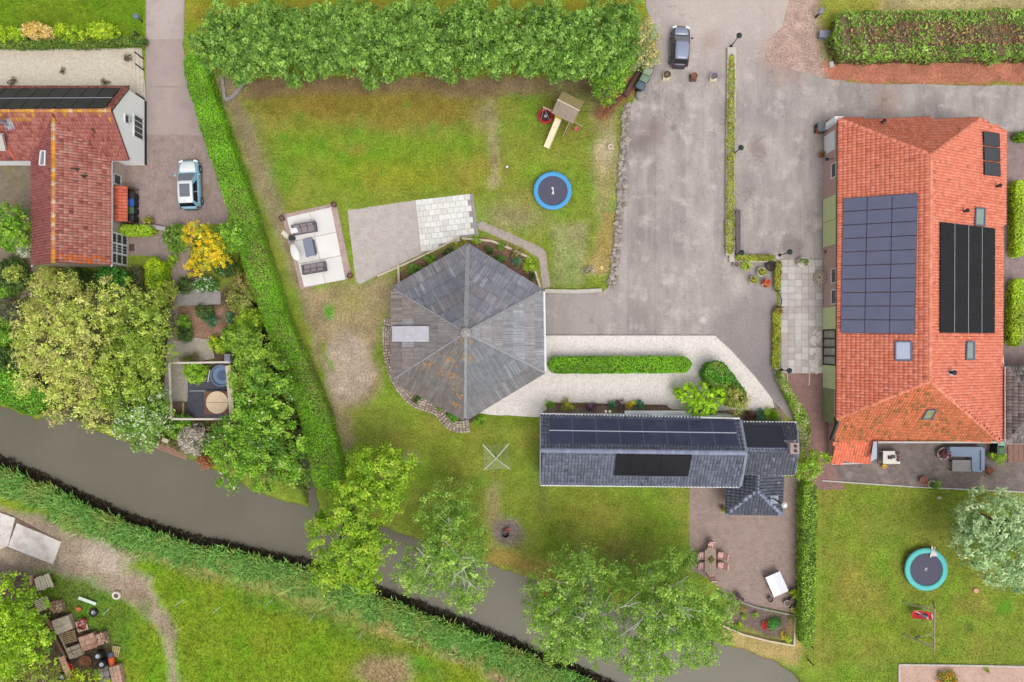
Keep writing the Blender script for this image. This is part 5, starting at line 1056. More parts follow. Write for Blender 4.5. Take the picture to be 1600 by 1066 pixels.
birch(bxy(706, 812), [lobe(700, 800, 48, 5.5, 2.0), lobe(715, 850, 46, 7.0, 2.2), lobe(665, 890, 42, 6.0, 1.8), lobe(725, 905, 40, 6.5, 1.8), lobe(640, 900, 26, 5.0, 1.2), lobe(745, 860, 22, 5.5, 1.2), lobe(722, 935, 22, 5.0, 1.2), lobe(690, 860, 40, 7.0, 1.5)],
      'loose birch with white branches leaning over the canal, nearest the fire pit', 52, [(708, 848, 4.5), (660, 870, 7.4), (640, 905, 5.8), (720, 875, 8.2), (735, 915, 7.2), (712, 910, 7.6), (745, 885, 7.0), (700, 810, 7.0), (668, 885, 7.4), (728, 930, 6.6)])
birch(bxy(911, 862), [lobe(900, 905, 50, 6.0, 2.0), lobe(865, 930, 46, 6.5, 2.0), lobe(920, 965, 50, 7.5, 2.2), lobe(870, 975, 50, 7.0, 2.0), lobe(845, 950, 30, 5.0, 1.3), lobe(930, 1000, 40, 6.5, 1.6), lobe(880, 1005, 36, 6.0, 1.5), lobe(905, 885, 34, 4.2, 1.2), lobe(942, 930, 22, 5.8, 1.4)],
      'birch with a thick white trunk base showing, left of the pair by the terrace', 53, [(921, 900, 3.6), (925, 935, 7.2), (880, 930, 7.0), (860, 960, 7.4), (910, 975, 8.6), (945, 985, 7.8), (947, 1000, 7.2), (895, 990, 7.8), (870, 910, 6.4), (840, 965, 6.2), (922, 955, 8.8)], .26, .95)
birch(bxy(1016, 894), [lobe(1010, 920, 50, 5.0, 1.8), lobe(1040, 950, 60, 7.0, 2.2), lobe(1084, 942, 38, 6.0, 1.8), lobe(1105, 975, 42, 6.0, 1.8), lobe(1050, 995, 52, 7.0, 2.0), lobe(1000, 1010, 44, 6.5, 1.8), lobe(1010, 1040, 34, 5.5, 1.4), lobe(1048, 888, 30, 4.6, 1.4), lobe(1074, 872, 14, 3.8, .9), lobe(1125, 950, 26, 5.2, 1.2), lobe(1090, 1015, 30, 5.5, 1.3), lobe(970, 905, 30, 4.6, 1.3)],
      'widest birch overhanging the canal beside the brick terrace, right of the pair', 54, [(1022, 932, 4.2), (1025, 965, 8.2), (990, 985, 8.0), (1012, 985, 8.4), (1042, 970, 8.4), (1075, 950, 7.8), (1095, 955, 7.6), (1085, 965, 7.8), (1015, 1030, 7.4), (965, 950, 7.0), (1076, 900, 6.0), (1060, 1000, 7.6)], .2, .95)

# big pale trees and garden shrubs on the left
tree('pale_tree', bxy(115, 520), [lobe(95, 490, 48, 5.2, 2.2), lobe(140, 505, 52, 6.2, 2.4), lobe(70, 540, 42, 5.0, 2.0), lobe(130, 560, 52, 6.2, 2.4), lobe(60, 500, 36, 4.5, 1.6), lobe(175, 470, 40, 5.0, 1.8), lobe(100, 455, 30, 4.6, 1.4), lobe(60, 575, 36, 4.4, 1.6), lobe(115, 610, 42, 5.0, 2.0), lobe(150, 640, 30, 4.0, 1.4), lobe(35, 530, 16, 3.4, .9), lobe(125, 448, 14, 3.8, .9), lobe(70, 445, 18, 4.0, 1.0), lobe(85, 650, 16, 3.2, .9), lobe(180, 672, 14, 2.8, .8), lobe(40, 610, 14, 3.2, .8)], P_PALE,
     'large pale yellow green tree below the red house, larger of the two', seed=61, size=.17, cover=.85, clump=.7, spread=.4, trunk_r=.24, depth=.75)
tree('pale_tree', bxy(215, 520), [lobe(215, 500, 48, 5.0, 2.0), lobe(240, 540, 36, 4.6, 1.8), lobe(205, 560, 48, 5.2, 2.0), lobe(235, 480, 30, 4.4, 1.4), lobe(190, 600, 44, 4.6, 1.8), lobe(230, 590, 34, 4.0, 1.5)], pal((152, 172, 66), (136, 158, 58), (170, 184, 84), (120, 142, 52)), 'medium yellow green tree between the pale tree and the white framed pergola', seed=62, size=.17, cover=1.15, clump=.65, spread=.4, trunk_r=.2, depth=.5)
tree('flowering_tree', bxy(222, 622), [lobe(222, 636, 42, 3.2, 1.6), lobe(205, 660, 26, 2.6, 1.2), lobe(238, 660, 24, 2.4, 1.2), lobe(225, 685, 20, 1.6, .9)], pal((120, 154, 60), (104, 138, 54), (140, 168, 80)), 'green tree dotted with white blossom left of the white framed pergola', seed=63, size=.17, blossom=((236, 238, 220), .2), trunk_r=.12)
tree('round_tree', bxy(408, 612), [lobe(420, 590, 34, 4.0, 1.6), lobe(400, 630, 34, 4.2, 1.6), lobe(440, 620, 28, 3.8, 1.4), lobe(385, 665, 34, 4.0, 1.6), lobe(425, 660, 36, 4.2, 1.6), lobe(445, 700, 36, 4.0, 1.6), lobe(400, 700, 42, 4.4, 1.7), lobe(375, 730, 34, 3.6, 1.4), lobe(420, 740, 30, 3.4, 1.3), lobe(350, 694, 28, 3.4, 1.3), lobe(460, 735, 22, 2.8, 1.1)], P_BRIGHT,
     'dense bright green tree with lumpy crown right of the white framed pergola', seed=64, size=.19, cover=1.6, clump=.8, spread=.4, depth=.55, blossom=((230, 236, 190), .025), trunk_r=.2)
tree('young_tree', bxy(404, 545), [lobe(400, 550, 30, 3.2, 1.3), lobe(380, 535, 22, 2.8, 1.1), lobe(415, 570, 24, 3.0, 1.1), lobe(375, 590, 18, 2.6, 1.0)], pal((134, 164, 54), (116, 148, 50), (152, 178, 70)), 'smaller green tree between the long hedge and the hot tub', seed=65, size=.18, trunk_r=.1)
shrub(305, 684, 22, P_GREY, 'grey white blossoming bush beside the canal jetty', 1.8, .15, blossom=((206, 192, 186), .35)); shrub(282, 668, 18, P_BRIGHT, 'green bush under the white pergola frame near the jetty', 1.4); shrub(321, 724, 10, pal((176, 104, 76), (160, 90, 64), (140, 126, 74)), 'small red leaved bush at the water edge', .9)
tree('yellow_conifer', bxy(322, 390), [lobe(310, 368, 22, 3.0, 1.4), lobe(330, 380, 16, 2.8, 1.2), lobe(322, 405, 20, 2.8, 1.2), lobe(345, 405, 14, 2.6, 1.1), lobe(305, 420, 14, 2.2, 1.0), lobe(338, 392, 14, 3.0, 1.0)], P_YEL, 'bright golden yellow conifer below the driveway', cat='conifer', seed=66, size=.13, cover=1.5, clump=.45, spread=.38, depth=.5, trunk_r=.1)
shrub(364, 370, 24, pal((128, 168, 52), (110, 150, 46), (146, 182, 70)), 'round fresh green shrub beside the golden conifer', 2.2, .16); shrub(278, 372, 20, pal((104, 140, 46), (90, 124, 42), (122, 152, 60)), 'dark green shrub left of the golden conifer', 1.6, .15)
shrub(352, 418, 16, P_DK, 'dark green bush below the golden conifer', 1.3); shrub(322, 444, 18, pal((84, 132, 48), (72, 116, 44)), 'green bush with white flowers under the golden conifer', .9, blossom=((240, 240, 230), .2), ry=11); shrub(290, 446, 12, P_DK, 'small dark bush beside the garden path', .8)
shrub(378, 465, 24, pal((140, 148, 72), (156, 150, 84), (120, 136, 60)), 'straggly olive bush along the foot of the long hedge', 1.5, .16, cover=1.4); shrub(385, 440, 16, P_DRY, 'dry brownish bush beside the long hedge', 1.2, cover=1.3); shrub(390, 505, 22, P_YG, 'yellow green bush above the smaller tree by the hedge', 1.7); shrub(368, 528, 20, P_BRIGHT, 'bright bush near the hot tub and hedge', 1.7)
for u, v, r, c, lab in ((320, 488, 12, P_DK, 'dark plant with white flowers in the reddish flower bed'), (331, 502, 8, P_TEAL, 'blue green plant in the reddish flower bed, left one'), (361, 496, 8, P_TEAL, 'blue green plant in the reddish flower bed, right one'), (288, 502, 11, P_BRIGHT, 'light green plant at the left end of the reddish flower bed'), (290, 520, 12, P_DK, 'dark olive plant at the lower left of the reddish flower bed'), (341, 538, 14, P_LIME, 'lime bush at the top right of the gravel bed')): shrub(u, v, r, c, lab, .8, .12)
shrub(272, 408, 9, P_YG, 'small yellow green shrub beside the brick path', .6); shrub(262, 455, 14, pal((176, 184, 80), (150, 166, 70)), 'pale yellow green shrub at the bend of the brick path', 1.6, cover=1.4)
tree('garden_tree', bxy(22, 352), [lobe(18, 345, 24, 3.0, 1.3), lobe(24, 372, 20, 2.8, 1.2), lobe(6, 365, 20, 2.8, 1.2), lobe(30, 355, 14, 2.6, 1.0)], P_BRIGHT, 'bushy green tree on the terrace left of the red house', seed=67, size=.17, trunk_r=.1)
shrub(38, 390, 10, pal((200, 204, 190), (170, 180, 150)), 'small silvery plant at the red house wall', .6); shrub(22, 432, 24, P_DK, 'dark bush left of the red house corner', 1.3, .15); shrub(26, 428, 13, pal((176, 184, 90), (158, 172, 80)), 'pale yellow plant growing through the dark bush', 1.8, cover=1.3)
shrub(10, 452, 14, P_BRIGHT, 'green bush at the left edge below the dark bush', 1.0); shrub(178, 434, 26, pal((70, 136, 40), (60, 118, 36), (88, 152, 54)), 'glossy green bush under the red house gable', 1.4, .15, ry=17); shrub(120, 436, 22, P_DK, 'dark shaded bush under the middle of the gable', 1.1, ry=15); shrub(150, 440, 16, P_DK, 'dark bush between the gable bushes', 1.0); shrub(80, 432, 14, P_PALE, 'pale leafy shoot standing before the gable', 1.9, cover=1.2); shrub(212, 432, 14, pal((112, 112, 76), (96, 96, 64)), 'brownish ground plant beside the clipped yellow hedge', .5)
shrub(15, 490, 26, pal((100, 100, 78), (86, 90, 66), (116, 112, 88)), 'grey green bare bush at the left edge of the garden', 1.5, cover=1.2); shrub(5, 520, 22, P_BRIGHT, 'green bush at the left edge below the bare bush', 1.5); shrub(12, 565, 24, P_DK, 'dark bush above the bright canal hedge', 1.4)
shrub(308, 581, 17, pal((136, 172, 42), (118, 154, 38), (150, 182, 60)), 'round leafy shrub inside the pergola on the dark floor', 1.5); shrub(300, 560, 16, pal((120, 118, 70), (104, 104, 60)), 'olive grass clump outside the pergola beam', .8, cover=1.2, ry=8)
# lime shrub by the barn
tree('lime_bush', bxy(1092, 626), [lobe(1074, 618, 17, 1.5, .9), lobe(1098, 618, 19, 1.7, 1.0), lobe(1122, 618, 14, 1.5, .8), lobe(1092, 636, 18, 1.7, .9), lobe(1108, 634, 13, 1.6, .8), lobe(1062, 612, 8, 1.2, .6)], pal((158, 196, 32), (140, 180, 28), (174, 206, 56), (116, 156, 30)), 'lime green feathery bush beside the white barn wall', 'bush', seed=68, size=.13, trunk_r=.08, cover=2.6, clump=.4, spread=.35, depth=.3)
tree('standard_tree', bxy(1152, 626), [lobe(1154, 630, 15, 2.2, .9), lobe(1148, 618, 12, 2.0, .8)], pal((156, 160, 74), (140, 148, 64), (170, 164, 96)), 'small round topped tree with a pale stem beside the annex', seed=69, size=.14, cover=1.4, trunk_r=.06)
tree('garden_corner_bush', bxy(1270, 718), [lobe(1276, 720, 15, 2.2, 1.1), lobe(1256, 732, 17, 2.0, 1.0), lobe(1264, 716, 12, 2.0, .9)], pal((124, 164, 40), (146, 178, 60), (140, 150, 60)), 'bright green bush where the hedges meet at the annex corner', 'bush', seed=70, size=.14, trunk_r=.06)
tree('silver_tree', bxy(1520, 800), [lobe(1550, 810, 46, 4.4, 2.0), lobe(1530, 850, 36, 4.0, 1.7), lobe(1580, 860, 40, 4.4, 1.9), lobe(1600, 815, 40, 4.2, 1.8), lobe(1515, 815, 24, 3.2, 1.2), lobe(1560, 895, 24, 3.2, 1.2), lobe(1600, 900, 26, 3.4, 1.2)], P_BLUEG, 'large rounded silvery green tree on the right lawn', seed=71, size=.21, cover=1.8, clump=.4, trunk_r=.2, spread=.55)
tree('edge_tree', bxy(16, 945), [lobe(10, 925, 30, 4.2, 1.7), lobe(40, 950, 28, 4.4, 1.6), lobe(12, 975, 36, 4.6, 1.8), lobe(50, 1000, 30, 4.2, 1.5), lobe(18, 1020, 36, 4.4, 1.7), lobe(-20, 990, 40, 4.6, 1.8), lobe(58, 975, 18, 3.8, 1.2)], pal((150, 182, 38), (132, 166, 34), (168, 194, 60), (110, 142, 34)), 'bright yellow green tree at the bottom left beside the pallets', seed=72, size=.2, cover=1.5, trunk_r=.18)
tree('thin_tree', bxy(52, 1040), [lobe(60, 1040, 32, 3.4, 1.3), lobe(30, 1060, 34, 3.4, 1.3), lobe(95, 1062, 22, 3.0, 1.1)], pal((136, 142, 60), (120, 128, 56), (156, 160, 76), (150, 180, 40)), 'thin olive tree with bare twigs at the bottom edge', seed=73, size=.16, cover=.8, trunk_r=.12, depth=.8)
tree('thin_tree', bxy(130, 1058), [lobe(135, 1070, 20, 2.6, 1.0), lobe(118, 1060, 12, 2.2, .8), lobe(160, 1072, 12, 2.0, .7)], P_LIME, 'lime sapling at the bottom edge among the scrap pile', seed=74, size=.16, cover=1.4, trunk_r=.06)

# beds round the hexagonal roof, barn front, terrace bed
for u, v, r, c, lab in ((648, 424, 12, pal((112, 146, 54), (98, 130, 50)), 'round green bush in the bed north west of the hexagonal roof'), (672, 404, 8, P_BRIGHT, 'bright green plant in the bed north west of the hexagonal roof, upper'), (674, 413, 6, P_BRIGHT, 'bright green plant in the bed north west of the hexagonal roof, lower'), (703, 395, 8, P_DK, 'dark plant close to the top corner of the hexagonal roof'), (720, 383, 9, P_MOSS, 'yellowish shrub at the top corner of the hexagonal roof'), (745, 376, 6, P_YG, 'pale plant right of the top corner of the hexagonal roof'),
    (766, 390, 6, P_DK, 'dark tuft in the bed north east of the hexagonal roof, left'), (784, 386, 6, P_BRIGHT, 'green tuft in the bed north east of the hexagonal roof by its timber edge'), (784, 404, 8, pal((90, 140, 58), (78, 124, 50)), 'round green plant in the middle of the north east bed'), (807, 395, 9, P_DRY, 'straw coloured plant in the north east bed'), (807, 408, 8, P_TEAL, 'blue green plant beside the straw coloured plant'), (826, 414, 10, P_YG, 'yellow green plant at the right end of the north east bed'), (832, 434, 5, P_DK, 'small dark plant near the right corner of the hexagonal roof'),
    (650, 622, 8, P_DK, 'dark plant between the cobble edging and hexagonal roof, left'), (686, 634, 7, P_BRIGHT, 'bright plant behind the cobble edging'), (708, 648, 10, pal((104, 156, 46), (88, 138, 40)), 'green fern like plant behind the cobble edging near the bottom corner'), (748, 656, 8, P_BRIGHT, 'green weed at the bottom corner of the hexagonal roof')): shrub(u, v, r, c, lab, .5, .1)
for u, r, c, lab in ((859, 6, P_BRIGHT, 'green plant at the left end of the barn flower bed'), (886, 9, P_MOSS, 'olive plant in the barn flower bed'), (923, 7, P_PURP, 'purple plant in the barn flower bed, left one'), (957, 6, P_TEAL, 'blue green plant in the barn flower bed'), (970, 8, P_PURP, 'purple plant in the barn flower bed, right one'), (985, 6, P_YEL, 'yellow plant in the barn flower bed'), (999, 7, P_TEAL, 'dark teal plant right of the yellow plant'), (1172, 9, pal((104, 74, 60), (88, 64, 50)), 'dark red bush before the annex'), (1188, 8, P_TEAL, 'blue green bush before the annex'), (1204, 10, P_YG, 'yellow green bush before the annex corner')): shrub(u, 633 if u < 1100 else 649, r, c, lab, .6, .1)
for u, v, r, c, lab in ((1209, 976, 10, pal((84, 140, 66), (72, 126, 56)), 'rounded green plant in the terrace flower bed'), (1194, 976, 5, pal((206, 66, 56), (190, 50, 48)), 'red flowering plant in the terrace flower bed'), (1226, 992, 5, P_YEL, 'yellow plant at the lower right of the terrace flower bed'), (1231, 999, 5, P_LIME, 'lime plant at the lower right of the terrace flower bed'), (1155, 977, 5, P_LIME, 'lime plant at the lower left of the terrace flower bed'), (1160, 964, 4, P_YG, 'small yellow green plant in the terrace flower bed, left'), (1180, 962, 4, P_YG, 'small yellow green plant in the terrace flower bed, middle'), (1162, 952, 4, P_DRY, 'small dry plant in the terrace flower bed'), (1236, 968, 5, P_DRY, 'dull olive plant at the right corner of the terrace flower bed')): shrub(u, v, r, c, lab, .35, .09)
shrub(1153, 933, 8, P_PURP, 'burgundy leaved plant at the edge of the brick terrace', .6, .1); shrub(1558, 716, 11, P_YG, 'wispy yellow green plant beside the covered corner sofa', .8, .12, cover=1.2); shrub(1543, 735, 7, pal((140, 84, 56), (120, 76, 50)), 'rust brown plant by the corner sofa end', .5); shrub(1462, 757, 7, P_BRIGHT, 'green plant in a pale pot beside the lawn edge', .5)
shrub(1480, 1064, 16, pal((190, 140, 50), (160, 150, 50), (120, 140, 40)), 'orange flowering plant in the gravel border', .5); shrub(1542, 1045, 4, P_YG, 'small weed in the gravel border', .2)
for u, v, r, lab in ((200, 92, 6, 'closest to the driveway fence'), (96, 110, 4, 'smallest, in the middle'), (20, 128, 6, 'at the left by the solar roof'), (164, 127, 5, 'just above the white gable roof edge')): shrub(u, v, r, pal((84, 76, 60), (104, 92, 66)), 'dead brown shrub on the pale gravel terrace, ' + lab, .35, .09, group='dead shrubs on the gravel terrace', cover=1.6)

# ------------------------------------------------------------------ grass and reeds (stuff)
def blades(name, pts, h, wd, palette, seed, lean=.5, mat_=LEAF, z0=0.0, hj=.35):
    rs = np.random.RandomState(seed); n = len(pts); a = rs.uniform(0, 2 * math.pi, n); hh = h * rs.uniform(1 - hj, 1 + hj, n); ln = hh * lean * rs.uniform(.3, 1.4, n); dx, dy = np.cos(a), np.sin(a); px_, py_ = -dy * wd / 2, dx * wd / 2
    V = np.empty((n, 5, 3)); x, y = pts[:, 0], pts[:, 1]; z0 = np.zeros(n) + z0
    for i, (s, t, wf) in enumerate(((0, 0, 1), (0, 0, -1), (.45, .62, -.9), (.45, .62, .9))): V[:, i] = np.stack([x + dx * ln * s + px_ * wf, y + dy * ln * s + py_ * wf, z0 + hh * t], 1)
    V[:, 4] = np.stack([x + dx * ln, y + dy * ln, z0 + hh * .98], 1)
    b = np.arange(n)[:, None] * 5; F = np.vstack([np.hstack([b, b + 1, b + 2]), np.hstack([b, b + 2, b + 3]), np.hstack([b + 3, b + 2, b + 4])])
    ci = np.clip(((vnoise(x, y, .8, seed) + rs.normal(0, .25, n)) * len(palette)), 0, len(palette) - 1).astype(int); col = palette[ci] * rs.uniform(.7, 1.25, (n, 1))
    return np_mesh(name, V.reshape(-1, 3), F, mat_, np.repeat(col, 5, axis=0))
rs = np.random.RandomState(77); bank = [(-80, 700), (0, 733), (100, 780), (200, 825), (300, 856), (400, 878), (480, 895), (560, 926), (650, 961), (750, 998), (850, 1042), (960, 1088), (1010, 1115)]
bw = np.array([(p.x, p.y) for p in resample(px(bank), .1)]); tn = np.gradient(bw, axis=0); tn /= np.linalg.norm(tn, axis=1, keepdims=True); nn = np.stack([tn[:, 1], -tn[:, 0]], 1)
k = rs.randint(len(bw), size=34000); off = rs.uniform(-.3, 1.0, 34000) ** 1 * np.where(rs.rand(34000) < .8, 1.25, 2.0) + fbm(bw[k, 0], bw[k, 1], 2.0, 6) * .9 - .3
pts = bw[k] + nn[k] * off[:, None]; dens = fbm(pts[:, 0], pts[:, 1], 1.1, 9) + (off < 1.0) * .2; pts = pts[dens > .42]
struct('reeds', blades('reeds', pts, .7, .085, P_REED, 5, .85, z0=-.2), None, 'stuff')
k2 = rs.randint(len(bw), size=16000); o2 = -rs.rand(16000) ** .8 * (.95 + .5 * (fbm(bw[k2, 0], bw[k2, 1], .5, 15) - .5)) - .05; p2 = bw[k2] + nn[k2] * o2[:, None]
struct('reed_shade_band', blades('reed_shade_band', p2, .3, .07, pal((66, 56, 42), (54, 46, 36), (78, 68, 50)), 6, .5, z0=-.72), None, 'stuff')  # dark blades added to imitate the reeds' shade and reflection on the water
fld = [(-80, 770), (100, 812), (300, 890), (560, 962), (760, 1030), (960, 1110), (900, 1200), (-80, 1200)]; trk = [(-80, 770), (40, 796), (110, 816), (185, 858), (235, 898), (262, 960), (283, 1050), (288, 1120), (268, 1120), (250, 990), (200, 945), (110, 902), (-80, 900)]
def scatter(poly, n, seed, hole=None, hole_keep=.12, z=0):
    rs = np.random.RandomState(seed); P = np.array([(p.x, p.y) for p in px(poly)]); lo, hi = P.min(0), P.max(0); q = lo + rs.rand(n, 2) * (hi - lo); q = q[pip(q[:, 0], q[:, 1], P)]
    if hole is not None: hp = [(p.x, p.y) for p in px(hole)]; w = pip(q[:, 0], q[:, 1], hp); q = q[~w | (rs.rand(len(q)) < hole_keep)]
    q = q[(np.abs(q[:, 0]) < 47) & (np.abs(q[:, 1]) < 32)]; return q
def painted_blades(name, q, h, wd, seed, lean=.9, gain=1.25):
    """blades take the colour of the grass patch they grow from"""
    rs = np.random.RandomState(seed); me = blades(name, q, h, wd, P_YG, seed, lean); c = paint(q[:, 0], q[:, 1], LAWN) * gain * np.clip(rs.normal(1, .28, (len(q), 1)), .45, 1.8); a = me.color_attributes['col']
    a.data.foreach_set('color', np.hstack([np.repeat(np.clip(c, 0, 1), 5, axis=0), np.ones((len(q) * 5, 1))]).astype(np.float32).ravel()); return me
struct('meadow_grass', painted_blades('meadow_grass', scatter(fld, 75000, 5, trk), .2, .04, 8), None, 'stuff')
lawns = [([(372, 125), (985, 135), (966, 445), (858, 452), (850, 395), (750, 350), (740, 300), (545, 325), (440, 335)], 46000), ([(560, 640), (600, 600), (606, 500), (470, 460), (560, 690), (620, 830), (840, 905), (1074, 900), (1074, 758), (842, 755), (842, 655), (740, 655), (650, 640)], 42000), ([(1284, 752), (1640, 772), (1640, 1040), (1404, 1036), (1404, 1080), (1284, 1080)], 36000), ([(-40, -40), (228, -40), (222, 72), (-40, 72)], 14000), ([(290, -40), (1005, -40), (1005, 20), (310, 30)], 9000), ([(1275, -30), (1640, -30), (1640, 18), (1310, 24), (1290, 90)], 9000)]
q = np.vstack([scatter(p, n, 30 + i) for i, (p, n) in enumerate(lawns)]); struct('lawn_grass', painted_blades('lawn_grass', q, .07, .032, 9, .7, 1.2), None, 'stuff')
# tufts where lawns meet paving and under the garden trees
q = scatter([(0, 430), (260, 430), (290, 560), (460, 560), (490, 770), (300, 705), (100, 650), (0, 620)], 14000, 61, [(262, 525), (345, 525), (366, 566), (368, 658), (264, 658), (255, 600)], 0); struct('ground_cover', blades('ground_cover', q, .4, .10, pal((96, 120, 50), (80, 104, 44), (116, 136, 60), (124, 112, 70)), 62, .9), None, 'stuff')
# ------------------------------------------------------------------ vehicles
def loft(rings):
    n = len(rings[0]); vs = [p for r in rings for p in r]; fs = []
    for k in range(len(rings) - 1):
        for i in range(n): j = (i + 1) % n; fs.append((k * n + i, k * n + j, (k + 1) * n + j, (k + 1) * n + i))
    fs += [tuple(range(n))[::-1], tuple(range((len(rings) - 1) * n, len(rings) * n))]; g = G(); g.add(vs, fs); return g

def paint_mat(name, c, rough=.25): return M(name, c, rough, .03, 1.0, 0, spec=.5, coat=.6)

def car(name, loc, rz, label, L, Wd, paint, sheenpaint, belt=.92, top=1.46, sunroof=False, hatch=0.0, plate=(245, 200, 40)):
    T = Thing(name, loc, label, 'car', 'parked cars', rz, True); h = L / 2; w_ = Wd / 2
    st = [(-h, .62, .42, .78), (-h + .10, .82, .30, .90), (-h + .45, .97, .24, belt), (-h * .35, 1.0, .22, belt), (h * .2, 1.0, .22, belt), (h * .48, .98, .22, belt - .03), (h * .78, .93, .24, belt - .12), (h - .22, .84, .30, belt - .24), (h - .08, .70, .34, belt - .34), (h, .46, .40, belt - .44)]
    rings = []
    for y, wf, z0, z1 in st:
        ww = w_ * wf; c = .14; rings.append([(-ww * .92, y, z0), (ww * .92, y, z0), (ww, y, z0 + c), (ww, y, z1 - c * 1.2), (ww * .9, y, z1 - .02), (ww * .5, y, z1 + .025), (-ww * .5, y, z1 + .025), (-ww * .9, y, z1 - .02), (-ww, y, z1 - c * 1.2), (-ww, y, z0 + c)])
    T.part('body', loft(rings), paint, smooth=True)
    # greenhouse: base ring at belt, roof ring above
    yb0, yb1, yt0, yt1 = -h + .14, h * .44, -h + .42 + hatch, h * .06; wb, wt = w_ * .90, w_ * .70
    def cab(ins=0.0): 
        return [(-wb + ins, yb0 + ins), (wb - ins, yb0 + ins), (wb - ins, yb1 - ins), (-wb + ins, yb1 - ins)], [(-wt, yt0), (wt, yt0), (wt, yt1), (-wt, yt1)]
    B, Tp = cab(); r0 = [(x, y, belt - .03) for x, y in B]; r1 = [(x, y, top - .05) for x, y in Tp]
    g = G(); g.add(r0 + r1, [(0, 1, 5, 4), (1, 2, 6, 5), (2, 3, 7, 6), (3, 0, 4, 7), (4, 5, 6, 7)]); T.part('cabin', g, paint)
    rings = []
    for y, wf, dz in ((yt0 - .04, .90, -.05), (yt0 + .12, .99, 0), ((yt0 + yt1) / 2, 1.03, .035), (yt1 - .15, 1.0, .01), (yt1 + .03, .92, -.05)):
        ww = wt * wf; z = top + dz; rings.append([(-ww, y, z - .07), (ww, y, z - .07), (ww * .93, y, z - .01), (ww * .5, y, z + .02), (-ww * .5, y, z + .02), (-ww * .93, y, z - .01)])
    rp = T.part('roof_panel', loft(rings), sheenpaint, smooth=True)  # roof colour carries the sky reflection, unlike the body
    def face(a, b, c, d, u0, u1, v0, v1, lift):
        a, b, c, d = map(Vector, (a, b, c, d)); f = lambda u, v: a.lerp(b, u).lerp(d.lerp(c, u), v); n = (b - a).cross(d - a).normalized(); ce = f(.5, .5)
        n = n if n.dot(ce - Vector((0, 0, .6))) > 0 else -n; g = G(); q = [f(u0, v0), f(u1, v0), f(u1, v1), f(u0, v1)]; g.add([p + n * lift for p in q] + [p - n * .01 for p in q], [(0, 1, 2, 3), (0, 4, 5, 1), (1, 5, 6, 2), (2, 6, 7, 3), (3, 7, 4, 0)]); return g
    T.part('windscreen', face(r0[2], r0[3], r1[3], r1[2], .05, .95, .04, .96, .012), CARGLASS); T.part('rear_window', face(r0[0], r0[1], r1[1], r1[0], .07, .93, .15, .93, .012), BLACKGLASS)
    for s in (0, 1):
        a, b, c, d = (r0[1], r0[2], r1[2], r1[1]) if s == 0 else (r0[3], r0[0], r1[0], r1[3])
        for u0, u1 in ((.10, .44), (.47, .80)): T.part('side_window', face(a, b, c, d, u0 if s == 0 else 1 - u1, u1 if s == 0 else 1 - u0, .14, .90, .012), BLACKGLASS)
    for sx in (-1, 1):
        for y in (-h + .72, h - .78):
            ww = T.part('wheel', G().tube((sx * (w_ - .20), y, .32), (sx * (w_ - .005), y, .32), .32, .31, 16), RUBBER); T.part('rim', G().tube((sx * (w_ - .02), y, .32), (sx * (w_ + .004), y, .32), .2, .18, 10), ZINC, ww)
        T.part('mirror', G().box((sx * (w_ + .09), h * .34, belt + .04), (.20, .11, .13)), paint); T.part('headlight', G().box((sx * w_ * .66, h - .20, belt - .32), (.34, .30, .12), sx * -.45), M('headlamp_glass', (.7, .72, .74), .1, .05, 1, 0, spec=.6) if 'headlamp_glass' not in bpy.data.materials else bpy.data.materials['headlamp_glass'])
        T.part('tail_light', G().box((sx * w_ * .80, -h + .10, .80), (.12, .14, .24)), M('dark_red_lamp', C(120, 40, 48), .3, .05, 2, 0) if 'dark_red_lamp' not in bpy.data.materials else bpy.data.materials['dark_red_lamp'])
    T.part('front_bumper', G().box((0, h - .04, .40), (w_ * 1.1, .12, .14)), BLACK); T.part('rear_bumper', G().box((0, -h + .0, .44), (w_ * 1.25, .10, .16)), BLACK)
    if sunroof: T.part('sunroof', G().box((0, (yt0 + yt1) / 2 + .10, top + .048), (wt * 1.35, (yt1 - yt0) * .60, .02)), CARGLASS, rp)
    g = G(); g.tube((0, yt0 + .16, top), (0, yt0 + .05, top + .22), .012, .008, 5); T.part('aerial', g, BLACK, rp); return T
CARGLASS = M('car_glass', C(118, 122, 130), .06, .05, 1, 0, spec=.6); BLACKGLASS = M('tinted_glass', (.012, .013, .016), .06, .05, 1, 0, spec=.6)
p = W(297, 289, .5); car('parked_car', (p.x, p.y, .026), R(2.5), 'pale blue hatchback with a glass sunroof and white sky reflection painted on its top on the brick driveway', 4.25, 1.84, paint_mat('pale_blue_paint', C(150, 200, 226)), paint_mat('sky_sheen_white', C(240, 244, 246)), top=1.50, sunroof=True)  # white top is sky reflection coloured in over pale blue bodywork
bonnet = [o for o in bpy.data.objects if o.name.startswith('parked_car')][0]
g = loft([[(-ww, y, z - .02), (ww, y, z - .02), (ww * .8, y, z + .035), (-ww * .8, y, z + .035)] for y, ww, z in ((1.0, .74, .915), (1.35, .75, .88), (1.65, .70, .81), (1.85, .60, .73), (1.98, .42, .66))]); o = link('bonnet', mesh('bonnet', g, bpy.data.materials['sky_sheen_white'], smooth=True), bonnet)  # bonnet shares the painted sky reflection of the roof
p = W(1062, 74, .5); car('parked_car', (p.x, p.y, .026), R(-3), 'small black hatchback with grey blue sky reflection painted on its top parked on the yard', 3.55, 1.62, paint_mat('black_paint', C(66, 60, 76)), paint_mat('sky_sheen_grey_blue', C(146, 154, 178)), belt=.95, top=1.50)  # grey blue top is sky mirrored by the dark car, put into colour
o = [x for x in bpy.data.objects if x.name.startswith('parked_car')][-1]; c = [x for x in bpy.data.objects if x.type == 'EMPTY' and x.name.startswith('parked_car')][-1]
